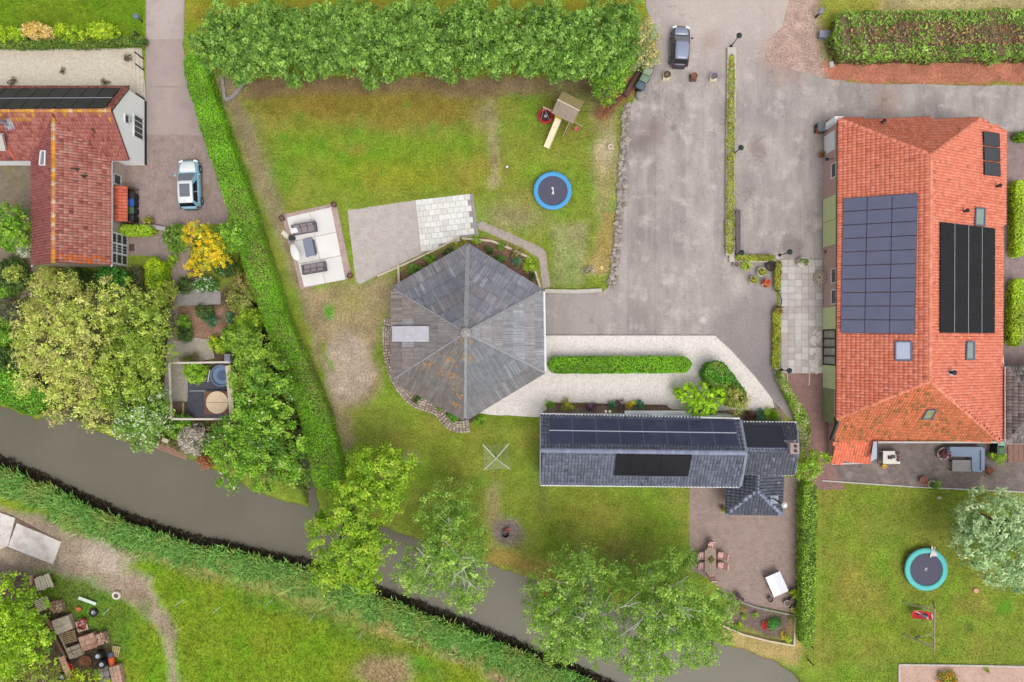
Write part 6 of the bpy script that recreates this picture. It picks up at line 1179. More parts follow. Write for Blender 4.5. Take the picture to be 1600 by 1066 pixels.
g = loft([[(-ww, y, z - .02), (ww, y, z - .02), (ww * .8, y, z + .03), (-ww * .8, y, z + .03)] for y, ww, z in ((.85, .62, .94), (1.15, .62, .90), (1.45, .55, .80), (1.6, .46, .70))]); link('bonnet', mesh('bonnet', g, bpy.data.materials['sky_sheen_grey_blue'], smooth=True), c)  # bonnet of the dark car, sky reflection painted in as on its roof

# ------------------------------------------------------------------ bins, planters, lamps, pots
def wheelie_bin(u, v, rz, lid, label, group=None, body=None, cat='wheelie bin'):
    p = W(u, v, .9); T = Thing('wheelie_bin', (p.x, p.y, .02), label, cat, group, rz, True)
    g = G(); g.box((0, 0, .5), (.46, .52, .96), 0, 0, 1.18); T.part('body', g, body or DARK); g = G(); g.box((0, .02, 1.01), (.60, .68, .07)); g.box((0, .0, 1.06), (.44, .5, .05), 0, 0, .8); T.part('lid', g, lid)
    T.part('handle', G().bar((-.24, -.38, .98), (.24, -.38, .98), .04, .04), BLACK)
    for s in (-1, 1): T.part('wheel', G().tube((s * .20, -.27, .1), (s * .27, -.27, .1), .1, .1, 10), RUBBER)
    return T
BLUE = M('blue_plastic', C(52, 104, 196), .45, .08, 2, 0); GRN = M('green_plastic', C(84, 116, 84), .5, .1, 2, 0); PGRN = M('pale_green_plastic', C(158, 176, 146), .5, .1, 2, 0); GBLU = M('grey_blue_plastic', C(96, 114, 132), .45, .1, 2, 0); CHAR = M('charcoal_plastic', (.03, .032, .036), .45, .1, 2, 0)
for v, m_, lab in ((306, CHAR, 'black wheelie bin with a white spot at the north end of the shelter'), (317, BLUE, 'blue lidded wheelie bin beside the orange lean-to'), (329, GRN, 'dark green wheelie bin beside the orange lean-to'), (341, CHAR, 'black wheelie bin at the south end of the shelter by the hedge')): wheelie_bin(204, v, R(-90), m_, lab, 'bins beside the red house')
for u, v, m_, lab in ((1001, 135, GBLU, 'grey blue wheelie bin nearest the stone wall'), (1007, 124, M('sage_plastic', C(128, 156, 132), .5, .1, 2, 0), 'sage green wheelie bin second from the stone wall'), (1012, 113, PGRN, 'pale olive wheelie bin third from the stone wall'), (1016, 101, M('pale_sage_plastic', C(160, 176, 150), .5, .1, 2, 0), 'pale bin under the cream variegated tree')): wheelie_bin(u, v, R(62), m_, lab, 'bins at the yard entrance')
p = W(1021, 91, .6); solo('crate', G().box((p.x, p.y, .4), (.5, .4, .3)).box((p.x, p.y, .57), (.44, .34, .06)), M('violet_plastic', C(128, 120, 190), .5, .1, 2, 0), 'violet plastic crate under the cream variegated tree', 'crate', loc=(p.x, p.y, .25))
p = W(1001, 148, .3); solo('boulder', G().ball((p.x, p.y, .25), .45, 9, 6, sz=.7), GREYC, 'round pale boulder between the bins and stone wall', 'boulder', loc=(p.x, p.y, 0))
def plinth(u, v, plm, potm, label):
    p = W(u, v); T = Thing('planter', (p.x, p.y, .012), label, 'planter', 'planters in a row across the yard'); g = G(); g.box((p.x, p.y, .16), (.58, .58, .3), 0, 0, .96); T.part('plinth', g, plm); g = G(); g.lathe([(.18, .30), (.25, .62), (.29, .70), (.25, .70), (.22, .62), (.01, .61)], p, 14); T.part('pot', g, potm); T.part('soil', G().lathe([(.22, .60), (.2, .635)], p, 12), SOIL)
YELP = M('cream_paint', C(238, 226, 186), .7, .08, 3, .05)
plinth(1040, 121, YELP, DARK, 'dark pot on a cream square plinth behind the black car'); plinth(1082, 123, BROWNWOOD, TERRA, 'brown pot on a brown square plinth, middle of the row'); plinth(1113, 123, YELP, M('lilac_pot', C(130, 130, 172), .6, .1, 3, 0), 'lilac pot on a cream square plinth near the dividing wall')
def lamp(bu, bv, h_, label, tilt=(0, 0)):
    p = W(bu, bv); T = Thing('garden_lamp', p, label, 'garden lamp', 'black garden lamps'); g = G(); g.lathe([(.12, 0), (.12, .12), (.05, .18)], p, 10); T.part('base', g, BLACK); T.part('pole', G().tube(p + Vector((0, 0, .15)), p + Vector((0, 0, h_)), .05, .035, 8), BLACK); g = G(); g.lathe([(.06, h_), (.15, h_ + .05), (.19, h_ + .30), (.24, h_ + .32), (.12, h_ + .44), (.02, h_ + .52)], p, 12); T.part('lantern', g, M('lamp_green_black', C(48, 66, 66), .5, .1, 3, 0) if 'lamp_green_black' not in bpy.data.materials else bpy.data.materials['lamp_green_black'])
lamp(1142, 73, 1.9, 'black lamp at the top end of the yard dividing wall'); lamp(1147, 240, 1.5, 'black lamp halfway along the yard dividing wall'); lamp(1148, 399, 1.5, 'black lamp at the wall corner above the flower pots'); lamp(1218, 399, 1.9, 'black lamp at the corner of the slab terrace'); lamp(1221, 578, 1.4, 'black lamp at the lower corner of the slab terrace')
def pot(u, v, r, label, col_, plant=None, pr=None, rim=None, h_=.35, cat='flower pot', group=None):
    p = W(u, v, h_); p = Vector((p.x, p.y, .012)); T = Thing('flower_pot', p, label, cat, group); rr = r / SC; g = G(); g.lathe([(rr * .72, 0), (rr, h_), (rr * 1.08, h_ + .03), (rr * .86, h_ + .03), (rr * .8, h_ - .05), (.01, h_ - .05)], p, 14); T.part('pot', g, col_)
    T.part('soil', G().lathe([(rr * .8, h_ - .06), (rr * .75, h_ - .03)], p, 10), SOIL)
    if plant is not None:
        q = pr / SC if pr else rr; T.part('plant', leaf_cloud('plant', [((p.x, p.y, h_ + q * .5), (q, q, q * .8))], plant, .1, 1.8, .18, int(u + v), origin=p), None)
    return T
GLAZE = M('grey_glaze', C(170, 168, 166), .5, .12, 4, 0); LGR = M('light_pot', C(214, 204, 192), .7, .1, 4, 0)
pot(1151, 413, 5, 'empty grey ringed pot below the wall corner', GLAZE); pot(1165, 416, 6, 'pot of bright yellow green flowers under the short wall planting', GLAZE, P_LIME, 7); pot(1190, 425, 7, 'round white rimmed pot with a climbing plant', LGR, P_MOSS, 6); pot(1177, 438, 6, 'pale pot with an olive plant leaning right', LGR, P_MOSS, 6); pot(1197, 443, 6, 'pot with orange red flowers near the slab terrace', TERRA, pal((222, 110, 84), (208, 90, 70), (210, 150, 80)), 6); pot(1205, 416, 8, 'large black pot beside the planting corner', BLACK, pal((50, 48, 42), (60, 60, 50)), 6)
pot(1215, 485, 6, 'dark pot with yellow red flowers below the gate', CHAR, pal((150, 150, 40), (170, 100, 60), (110, 120, 50)), 6)
p = W(1255, 410, .4); T = Thing('oval_planter', (p.x, p.y, .06), 'large oval grey planter on the slab terrace', 'planter'); g = G(); g.lathe([(.42, .05), (.50, .42), (.54, .45), (.45, .45), (.42, .38), (.01, .38)], (p.x, p.y, .02), 20, sx=1.05, sy=.82); T.part('pot', g, LGR); T.part('plant', leaf_cloud('plant', [((p.x, p.y, .5), (.42, .34, .2))], pal((110, 130, 56), (84, 104, 44), (130, 136, 80)), .1, 1.8, .2, 4, origin=(p.x, p.y, .06)), None)
# wagon wheel leaning on the farmhouse wall
p = W(1284, 434, .45); T = Thing('wagon_wheel', (26.55, p.y, .5), 'old spoked wagon wheel leaning against the farmhouse wall', 'wagon wheel'); g = G(); c = Vector((26.5, p.y, .5)); ax, ay = Vector((.75, 0, .66)), Vector((0, 1, 0)); nv = ax.cross(ay).normalized(); n_ = 24
for i in range(n_):
    a0, a1 = 2 * math.pi * i / n_, 2 * math.pi * (i + 1) / n_; g.bar(c + (ax * math.cos(a0) + ay * math.sin(a0)) * .5, c + (ax * math.cos(a1) + ay * math.sin(a1)) * .5, .08, .06)
T.part('rim', g, TIMBER); T.part('hub', G().tube(c - nv * .1, c + nv * .1, .1, .1, 10), BROWNWOOD); me = None
for i in range(10): a0 = 2 * math.pi * i / 10; T.part('spoke', G().bar(c, c + (ax * math.cos(a0) + ay * math.sin(a0)) * .47, .05, .04), PALEWOOD)
# gate between pots and slab terrace
p = W(1214, 467); T = Thing('garden_gate', p, 'low arched black metal gate between yard and slab terrace', 'gate'); a, bq = W(1211, 455), W(1217, 481); g = G()
for q in (a, bq): T.part('post', G().tube(q, q + Vector((0, 0, 1.0)), .035, .035, 6), BLACK)
g = G(); pts = [a + Vector((0, 0, .3)), a.lerp(bq, .25) + Vector((0, 0, .85)), a.lerp(bq, .5) + Vector((0, 0, 1.0)), a.lerp(bq, .75) + Vector((0, 0, .85)), bq + Vector((0, 0, .3))]
for k in range(4): g.bar(pts[k], pts[k + 1], .05, .05)
T.part('arch', g, BLACK)
for k in range(6): q = a.lerp(bq, (k + .5) / 6); T.part('bar', G().tube(q + Vector((0, 0, .08)), q + Vector((0, 0, .75)), .015, .015, 5), DARK)

# ------------------------------------------------------------------ walls and kerbs
def kerbwall(pts, wd, h_, mat_, label, name='low_wall', cat='wall', seg=.9, unit='block'):
    P = resample(px(pts), seg); c = P[len(P) // 2]; T = Thing(name, (c.x, c.y, 0), label, cat)
    for k in range(len(P) - 1):
        a, bq = P[k], P[k + 1]; d = (bq - a).normalized() * .008; T.part(unit, G().bar(a + d + Vector((0, 0, h_ / 2)), bq - d + Vector((0, 0, h_ / 2 + random.uniform(-.008, .008))), wd, h_), mat_)
    return T
KERB = M('pale_kerb', C(204, 196, 186), .9, .15, 3, .2)
kerbwall([(1142, 76), (1141, 160), (1139.5, 260), (1139.5, 400)], .75, .30, KERB, 'long low pale wall dividing the concrete yard'); kerbwall([(1138, 405), (1214, 406)], .55, .32, KERB, 'short low wall returning above the flower pots', seg=.8); kerbwall([(1212, 408), (1211.5, 452)], .28, .42, KERB, 'narrow low wall north of the arched gate'); kerbwall([(1210.5, 484), (1210, 578)], .22, .4, KERB, 'narrow low wall south of the arched gate'); kerbwall([(1210, 579), (1215, 592), (1227, 616), (1242, 640), (1252, 660)], .3, .3, KERB, 'curving low kerb wall towards the annex', seg=.6)
kerbwall([(851, 455), (900, 456), (940, 454)], .32, .22, KERB, 'pale kerb between the lawn and yard near the hexagonal roof', 'kerb', 'kerb', 1.2); kerbwall([(852, 524), (1118, 524), (1142, 546), (1182, 590), (1208, 624), (1212, 640)], .09, .1, GREYC, 'thin kerb edging the shell gravel', 'kerb', 'kerb', 1.0); kerbwall([(853, 632), (1042, 634)], .12, .3, BROWNWOOD, 'timber edging of the barn flower bed', 'edging', 'edging', 1.6, 'board')
kerbwall([(1128, 976), (1160, 990), (1200, 1000), (1239, 1007)], .14, .3, PALEWOOD, 'pale timber edging at the foot of the terrace flower bed', 'edging', 'edging', 1.3, 'board'); kerbwall([(1239, 1007), (1241, 962)], .14, .3, PALEWOOD, 'pale timber edging at the right end of the terrace flower bed', 'edging', 'edging', 1.2, 'board'); kerbwall([(1118, 925), (1180, 948), (1241, 961)], .12, .2, GREYC, 'dark grey edging between the brick terrace and flower bed', 'edging', 'edging', 1.0, 'board')
kerbwall([(590, 432), (640, 410), (690, 386), (718, 371)], .16, .2, PALEWOOD, 'timber edging between the terraces and the planted bed', 'edging', 'edging', 1.8, 'board'); kerbwall([(722, 373), (768, 377), (800, 390), (828, 404)], .18, .22, PALEWOOD, 'timber edging of the bed north east of the hexagonal roof', 'edging', 'edging', 1.5, 'board'); kerbwall([(623, 414), (624, 446)], .18, .3, PALEWOOD, 'short upright timber board at the left end of the planted bed', 'edging', 'edging', 1.7, 'board'); kerbwall([(836, 424), (844, 450)], .18, .2, PALEWOOD, 'short timber board at the right end of the planted bed', 'edging', 'edging', 1.5, 'board')
kerbwall([(1404, 1066), (1404, 1038), (1500, 1039), (1640, 1042)], .14, .14, KERB, 'cream kerb around the gravel border at the bottom right', 'kerb', 'kerb', 1.0); kerbwall([(1253, 745), (1252, 860), (1250, 958)], .12, .1, M('rose_kerb', C(196, 164, 150), .9, .15, 4, .2), 'rose brick kerb along the right side of the brick terrace', 'kerb', 'kerb', .9); kerbwall([(1284, 751), (1430, 761), (1600, 769), (1660, 770)], .1, .08, CONC, 'pale kerb between the patio and the right lawn', 'kerb', 'kerb', 1.0); kerbwall([(348, 122), (353, 158), (368, 150), (382, 130)], .26, .22, GREYC, 'curved concrete edging at the top of the long hedge', 'kerb', 'kerb', .6); kerbwall([(232, 354), (262, 359)], .34, .4, M('blue_grey_stone', C(186, 180, 180), .9, .1, 3, .1), 'short pale stone wall beside the potted plant', seg=1.0)
# boulder wall along the yard
rs = np.random.RandomState(19); line = resample(px([(980, 166), (977, 200), (975, 225), (972, 270), (970, 310), (967, 350), (963, 390), (959, 425), (955, 446)]), .30); T = Thing('stone_wall', (line[0].x, line[0].y, 0), 'rough pale boulder wall between the play lawn and the yard', 'stone wall'); T.part('bed', G().add([tuple(p + Vector((s * .34, 0, .06))) for p in line for s in (-1, 1)], [(k * 2, k * 2 + 1, k * 2 + 3, k * 2 + 2) for k in range(len(line) - 1)]), M('wall_rubble', C(168, 154, 146), .95, .3, 4, .6, fine=.2)); STN = [M('wall_stone_%s' % 'abc'[i], C(*c), .95, .25, 3, .5, fine=.15) for i, c in enumerate([(168, 156, 147), (152, 140, 132), (182, 170, 160)])]
def rock(c, r, rs, sz=.7):
    g = G(); g.ball((0, 0, 0), 1, 7, 5); vs = []
    for v in g.v:
        q = Vector(v); f = .75 + .5 * rs.rand(); vs.append((c[0] + q.x * r * f, c[1] + q.y * r * f * .9, max(c[2] + q.z * r * sz * f, 0)))
    g.v = vs; return g
for k, p in enumerate(line):
    for s in (-1, 1):
        q = p + Vector((s * .15 + rs.normal() * .08, rs.normal() * .1, .16)); T.part('stone', rock(q, rs.uniform(.15, .29), rs, .5), STN[rs.randint(3)])
rs = np.random.RandomState(21); line = smooth_line(px([(610, 500), (606, 520), (608, 555), (618, 590), (632, 612), (648, 628), (672, 636), (686, 640), (698, 658), (712, 668), (733, 666)]), 2); line = resample(line, .21); g = G()
for k in range(len(line) - 1):
    d = (line[k + 1] - line[k]).normalized(); n = Vector((d.y, -d.x, 0))
    for j in range(-2, 3):
        c = line[k] + n * (j * .21) + Vector((rs.normal() * .012, rs.normal() * .012, .05 + rs.rand() * .035)); g.box(c, (.18 + rs.rand() * .02, .17 + rs.rand() * .02, .12), math.atan2(d.y, d.x) + rs.normal() * .06, int(rs.randint(3)), .86)
T = Thing('cobble_edging', line[len(line) // 2], 'curved grey cobble edging round the lower left of the hexagonal roof', 'edging'); T.part('cobbles', g, [M('cobble_%s' % 'abc'[i], C(*c), .9, .2, 5, .3) for i, c in enumerate([(196, 176, 162), (176, 160, 150), (214, 196, 178)])], kind='stuff'); T.part('bed', G().add([tuple(line[k] + Vector((0, 0, .02)) + s * .52 * Vector(((line[min(k + 1, len(line) - 1)] - line[max(k - 1, 0)]).normalized().y, -(line[min(k + 1, len(line) - 1)] - line[max(k - 1, 0)]).normalized().x, 0))) for k in range(len(line)) for s in (-1, 1)], [(k * 2, k * 2 + 1, k * 2 + 3, k * 2 + 2) for k in range(len(line) - 1)]), M('sand_joint', C(150, 134, 118), .95, .2, 4, .2))
# bark strip and slabs by the tree row
g = G(); rs = np.random.RandomState(6); A_, B_ = W(946, 172), W(990, 132)
for _ in range(700):
    s, t_ = rs.rand(), rs.normal() * .5; p = A_.lerp(B_, s) + Vector((t_ * .5, t_ * .8, .02 + rs.rand() * .05)); a0 = rs.uniform(0, 6); r = rs.uniform(.04, .1); g.add([p + Vector((math.cos(a0) * r, math.sin(a0) * r, .01)), p + Vector((math.cos(a0 + 1.2) * r * .5, math.sin(a0 + 1.2) * r * .5, .03)), p - Vector((math.cos(a0) * r, math.sin(a0) * r, -.01)), p - Vector((math.cos(a0 + 1.2) * r * .5, math.sin(a0 + 1.2) * r * .5, 0))], [(0, 1, 2, 3)], int(rs.randint(2)))
struct('bark_chips', g, [M('bark_brown', C(150, 98, 74), .95, .2, 6, 0), M('bark_dark', C(112, 76, 62), .95, .2, 6, 0)], 'stuff')
p = W(988, 118); solo('log', G().tube(W(976, 150, .2), W(999, 112, .2), .28, .24, 10), M('dark_log', C(108, 80, 76), .95, .25, 5, .4), 'dark brown log lying between the bins and tree row', 'log', loc=p)

# ------------------------------------------------------------------ play things
def trampoline(u, v, r, padw, padm, label, mark):
    z = .55; p = W(u, v, z); b = Vector((p.x, p.y, 0)); k = (H - z) / H / SC; ro, ri = r * k, (r - padw) * k; T = Thing('trampoline', b, label, 'trampoline'); g = G(); n = 40
    g.lathe([(ri, z - .03), (ri, z + .01), (ri + .08, z + .04), (ro - .08, z + .04), (ro, z + .0), (ro, z - .10), (ro - .03, z - .10), (ro - .06, z - .02)], b, n); g.f.pop(); g.m.pop(); T.part('pad', g, padm, smooth=True)
    T.part('mat', G().lathe([(ri + .02, z - .06), (ri + .02, z - .035)], b, n), M('jump_mat_%d' % u, C(90, 88, 108), .8, .06, 1.0, .05))
    g = G(); g.lathe([(ro - .03, z - .14), (ro, z - .12), (ro - .03, z - .10), (ro - .06, z - .12)], b, n); g.f.pop(); g.m.pop(); T.part('ring', g, ZINC)
    for i in range(6): a0 = i * math.pi / 3 + .3; T.part('leg', G().tube(b + Vector((math.cos(a0) * (ro - .05), math.sin(a0) * (ro - .05), .0)), b + Vector((math.cos(a0) * (ro - .05), math.sin(a0) * (ro - .05), z - .1)), .03, .03, 6), ZINC)
    g = G(); zz = z - .029
    for poly in mark: g.add([(b.x + x, b.y + y, zz) for x, y in poly], [tuple(range(len(poly)))])
    T.part('printed_mark', g, M('mark_white_%d' % u, C(232, 230, 224), .7, .05, 2, 0)); return T
trampoline(863.5, 298, 30, 7, M('sky_blue_pad', C(84, 166, 222), .5, .06, 2, .03), 'round trampoline with a sky blue pad on the play lawn', [[(-.10, -.30), (.14, -.30), (.10, -.12), (.08, .10), (.10, .24), (.0, .32), (-.08, .30), (-.12, .2), (-.02, .16), (.0, .0), (-.03, -.16)]])
trampoline(1447.5, 890, 33.5, 8, M('turquoise_pad', C(92, 200, 196), .5, .06, 2, .03), 'round trampoline with a turquoise pad on the right lawn', [[(-.16, -.10), (-.11, -.10), (.02, .06), (.02, .0), (.08, .0), (.08, .14), (.02, .14), (-.11, -.02)], [(-.0, -.14), (.1, -.12), (.06, -.06)]])
p = W(1459, 864, .62); z = .61; rs = np.random.RandomState(2); g = G(); grid = []
shape = lambda i, j: (-.24 + .48 * i / 6, -.30 + .62 * j / 7)
for j in range(8):
    for i in range(7):
        x, y = shape(i, j); wv = (.55 if j > 5 else 1.0) * (1 - .25 * (j > 3)); grid.append((p.x + x * wv + .05 * math.sin(j), p.y + y, z + .03 * math.sin(i * 2.1 + j) + .04 * rs.rand()))
g.add(grid, [(j * 7 + i, j * 7 + i + 1, j * 7 + i + 8, j * 7 + i + 7) for j in range(7) for i in range(6)]); g.bar((p.x - .3, p.y - .38, z + .02), (p.x - .22, p.y - .02, z + .05), .11, .05); g.bar((p.x - .16, p.y + .28, z + .04), (p.x - .12, p.y + .58, z - .02), .12, .05); g.bar((p.x + .02, p.y + .36, z + .03), (p.x + .14, p.y + .5, z), .08, .04)
solo('cloth', g, M('white_pink_cloth', C(240, 226, 226), .9, .06, 5, .1), 'crumpled white pink garment lying on the turquoise trampoline rim', 'cloth', loc=(p.x, p.y, z))
# wooden play tower with slide, nest seat and swing arm
c = W(884, 182); rz = R(-27); T = Thing('play_tower', c, 'wooden play tower with a gabled plank roof, cream slide and swing arms', 'play tower', rz=rz, local=True); WD = M('play_wood', C(170, 150, 116), .85, .2, 6, .3)
for x in (-.75, .75):
    for y in (-.75, .75): T.part('post', G().box((x, y, 1.15), (.1, .1, 2.3)), WD)
me = mesh('roof_plank', G().box((0, 0, 0), (2.0, .125, .025)), M('roof_plank_grey', C(166, 150, 134), .9, .22, 6, .3)); me2 = mesh('roof_plank', G().box((0, 0, 0), (2.0, .125, .025)), M('roof_plank_brown', C(164, 148, 104), .9, .2, 6, .3))
for s in (-1, 1):
    for k in range(8):
        o = link('roof_plank', me if s < 0 else me2, T.o); y = s * (.10 + k * .122); o.location = (0, y, 2.85 - abs(y) * .55); o.rotation_euler = (-s * .50, 0, 0)
T.part('ridge_board', G().box((0, 0, 2.87), (2.06, .09, .05)), PALEWOOD)
for k in range(9): o = link('floor_plank', me, T.o) if k == 0 else None
T.part('floor', G().box((0, 0, 1.2), (1.6, 1.5, .06)), WD); T.part('railing', G().bar((-.75, .75, 1.7), (.75, .75, 1.7), .08, .1).bar((.75, -.75, 1.7), (.75, .75, 1.7), .08, .1), WD)
bpy.data.objects.remove([o for o in T.o.children if o.name.startswith('floor_plank')][0])
toL = Matrix.Rotation(-rz, 3, 'Z')
def loc_(u, v, z): return toL @ (W(u, v, z) - c)
a, bq = loc_(873, 186, 1.3), loc_(854, 231, .15); d = (bq - a).normalized(); sdv = Vector((d.y, -d.x, 0)).normalized() * .28; g = G(); rows = []
for k in range(9):
    t_ = k / 8; q = a.lerp(bq, t_); q.z = 1.3 * (1 - t_) ** 1.15 + .16; rows += [q - sdv + Vector((0, 0, .14)), q - sdv, q + sdv, q + sdv + Vector((0, 0, .14))]
g.add(rows, [(k * 4 + i, k * 4 + i + 1, k * 4 + i + 5, k * 4 + i + 4) for k in range(8) for i in range(3)]); T.part('slide', g, M('cream_plastic', C(244, 232, 196), .45, .04, 2, 0)); T.part('slide_head', G().box(loc_(872.5, 183, 1.45), (.6, .28, .08)), M('yellow_plastic', C(226, 190, 70), .5, .05, 2, 0))
T.part('swing_arm', G().bar(loc_(893, 188, 2.0), loc_(908, 197, 2.0), .1, .1), WD); T.part('swing_arm', G().bar(loc_(868, 176, 2.0), loc_(848, 167, 2.0), .1, .1), M('pinkish_beam', C(196, 160, 140), .85, .15, 5, .2)); T.part('arm_cap', G().box(loc_(908.5, 197.2, 2.0), (.14, .14, .14)), M('lime_cap', C(150, 180, 90), .6, .1, 2, 0)); T.part('ladder_rail', G().bar(loc_(890, 190, 1.9), loc_(880, 213, .02), .07, .07), M('rail_pale', C(206, 190, 130), .8, .1, 5, .2)); T.part('ladder_rail', G().bar(loc_(893, 191, 1.6), loc_(884, 212, .02), .07, .07), WD)
p = W(852.5, 181, .55); T2 = Thing('nest_swing', (p.x, p.y, .35), 'round red rimmed nest swing with a dark centre beside the play tower', 'swing'); g = G(); n = 22
for i in range(n): a0, a1 = 2 * math.pi * i / n, 2 * math.pi * (i + 1) / n; g.tube(p + Vector((math.cos(a0) * .58, math.sin(a0) * .58, 0)), p + Vector((math.cos(a1) * .58, math.sin(a1) * .58, 0)), .09, .09, 8)
T2.part('rim', g, RED, smooth=True); g = G()
for i in range(16): a0, a1 = 2 * math.pi * i / 16, 2 * math.pi * (i + 1) / 16; g.tube(p + Vector((math.cos(a0) * .30, math.sin(a0) * .30, -.03)), p + Vector((math.cos(a1) * .30, math.sin(a1) * .30, -.03)), .085, .085, 7)
T2.part('inner_ring', g, CHAR, smooth=True); T2.part('hub', G().lathe([(.15, -.06), (.13, .0), (.02, .03)], p, 12), ZINC); T2.part('net', G().lathe([(.5, -.05), (.5, -.04)], p, 16), M('dark_red_net', C(120, 40, 50), .9, .2, 6, .2))
g = G(); q0 = W(850, 168, 1.98)
for a0 in (.5, 2.2, 3.9, 5.4): g.tube(p + Vector((math.cos(a0) * .58, math.sin(a0) * .58, .05)), q0, .014, .014, 4)
T2.part('rope', g, PALEWOOD)
p = W(901, 202, .5); T2 = Thing('bucket_swing', (p.x, p.y, .4), 'small pinkish red bucket seat hanging from the swing arm', 'swing seat'); T2.part('seat', G().lathe([(.12, -.1), (.2, .06), (.22, .16), (.18, .16), (.14, .02), (.01, .0)], p, 12, sx=1.1), M('faded_red', C(212, 120, 104), .6, .1, 3, 0)); g = G(); q0 = W(904, 195, 1.96); g.tube(p + Vector((-.18, 0, .15)), q0, .012, .012, 4); g.tube(p + Vector((.18, 0, .15)), q0, .012, .012, 4); T2.part('rope', g, PALEWOOD)
# timber swing frame on the right lawn
zb_ = 2.0; a, bq = W(1460, 955, zb_), W(1459.5, 1013, zb_); c = W(1436, 975); T = Thing('timber_swing', (a.lerp(bq, .5).x, a.lerp(bq, .5).y, 0), 'timber swing frame lying long in the grass of the right lawn', 'swing frame'); WG = M('grey_wood', C(168, 152, 136), .9, .2, 6, .3)
T.part('beam', G().tube(a + Vector((0, .2, 0)), bq - Vector((0, .2, 0)), .075, .075, 8), WG)
for e, (u1, v1), (u2, v2) in ((a, (1409, 940.5), (1459, 941)), (bq, (1410, 991), (1459, 1001))):
    T.part('leg', G().tube(e, W(u1, v1, 0), .05, .05, 6), WG); T.part('leg', G().tube(e, W(u2, v2, 0), .05, .05, 6), WG)
T.part('brace', G().bar(a.lerp(W(1409, 940, 0), .5), a.lerp(W(1459, 941, 0), .5), .05, .07), WG); T.part('brace', G().bar(bq.lerp(W(1410, 991, 0), .5), bq.lerp(W(1459, 1003, 0), .5), .05, .07), WG)
q1, q2, q3, q4 = W(1427, 954, .7), W(1457, 957, .95), W(1458.5, 969, .95), W(1425.5, 966, .65); g = G(); n, m_ = 10, 6
for j in range(m_ + 1):
    for i in range(n + 1): s, t_ = i / n, j / m_; q = q1.lerp(q2, s).lerp(q4.lerp(q3, s), t_); g.v.append((q.x, q.y, q.z - .12 * math.sin(math.pi * t_) + .02 * math.sin(i * 1.7)))
for j in range(m_):
    for i in range(n): g.f.append((j * (n + 1) + i, j * (n + 1) + i + 1, (j + 1) * (n + 1) + i + 1, (j + 1) * (n + 1) + i)); g.m.append(0)
cl = (q1 + q2 + q3 + q4) / 4; T = Thing('hanging_cloth', (cl.x, cl.y, .55), 'red printed cloth slung like a hammock from the timber swing frame', 'cloth swing'); T.part('cloth', g, M('red_cloth', C(216, 52, 66), .85, .1, 6, .1))
def cloth_pt(s, t_, up=.02): q = q1.lerp(q2, s).lerp(q4.lerp(q3, s), t_); return (q.x, q.y, q.z - .12 * math.sin(math.pi * t_) + up + .02)
rs = np.random.RandomState(14)
for nm, colr, polys in (('teal_print', (110, 128, 132), [[(.25, .3), (.42, .3), (.75, .62), (.72, .85), (.5, .8), (.45, .5)]]), ('dark_print', (44, 42, 56), [[(.16, .3), (.3, .34), (.38, .52), (.25, .6), (.17, .5)], [(.55, .3), (.72, .3), (.8, .5), (.72, .55), (.6, .45)]]), ('pale_print', (232, 200, 196), [[(.1, .05), (.2, .1), (.42, .32), (.36, .38), (.14, .2)], [(.66, .72), (.76, .7), (.78, .92), (.68, .95)], [(.93, .2), (.98, .2), (.97, .9), (.92, .9)]])):
    g = G(); 
    for i, poly in enumerate(polys): g.add([cloth_pt(s, t_, .03 + .004 * i + (.01 if nm == 'dark_print' else .02 if nm == 'pale_print' else 0)) for s, t_ in poly], [tuple(range(len(poly)))])
    T.part(nm, g, M(nm, C(*colr), .85, .1, 6, 0))
g = G(); g.tube(q4 + Vector((.1, 0, .02)), W(1457, 978, 1.98), .022, .022, 5); g.tube(q1 + Vector((0, 0, .02)), W(1459, 953, 1.98), .022, .022, 5); g.tube(q2, W(1460, 957, 1.98), .015, .015, 4); g.tube(q3, W(1460, 976, 1.98), .015, .015, 4); T.part('rope', g, M('yellow_rope', C(206, 200, 140), .8, .1, 5, 0))
g = G(); g.box((0, 0, 0), (.5, .2, .05)); p = W(1434, 996, .5); T = Thing('plank_swing', (p.x, p.y, .5), 'small dark plank seat on cords at the lower end of the swing frame', 'swing seat', rz=.4, local=True); T.part('seat', g, CHAR); gg = G(); toL2 = Matrix.Rotation(-.4, 3, 'Z'); e1 = toL2 @ (W(1457, 990, 1.96) - W(1434, 996, .5)); gg.tube((-.22, 0, 0), e1, .02, .02, 5); gg.tube((.22, 0, 0), e1 + Vector((0, -.1, 0)), .02, .02, 5); T.part('rope', gg, PALEWOOD)
p = W(1525, 923, .1); solo('stump', G().lathe([(.24, 0), (.22, .14), (.20, .16)], (p.x, p.y, 0), 12), M('pink_wood', C(226, 170, 146), .8, .12, 6, .1), 'round pink topped stump on the right lawn below the silvery tree', 'stump', loc=(p.x, p.y, 0))
p = W(792, 261, .1); solo('ball', G().ball((p.x, p.y, .13), .13, 12, 8), WHITE, 'small white ball lying on the grass left of the blue trampoline', 'ball', loc=(p.x, p.y, 0), smooth=True)
p = W(954, 229, .3); solo('tree_ring', G().lathe([(.26, 0), (.25, .3), (.2, .32), (.13, .30), (.12, .1), (.01, .1)], (p.x, p.y, 0), 14), PALEWOOD, 'hollow pale tree stump on bare soil beside the boulder wall', 'stump', loc=(p.x, p.y, 0)); p = W(976, 238, .5); solo('pot', G().lathe([(.2, .3), (.26, .55), (.22, .55), (.18, .4), (.01, .4)], (p.x, p.y, 0), 12), GREYC, 'grey pot standing on top of the boulder wall', 'pot', loc=(p.x, p.y, .3))
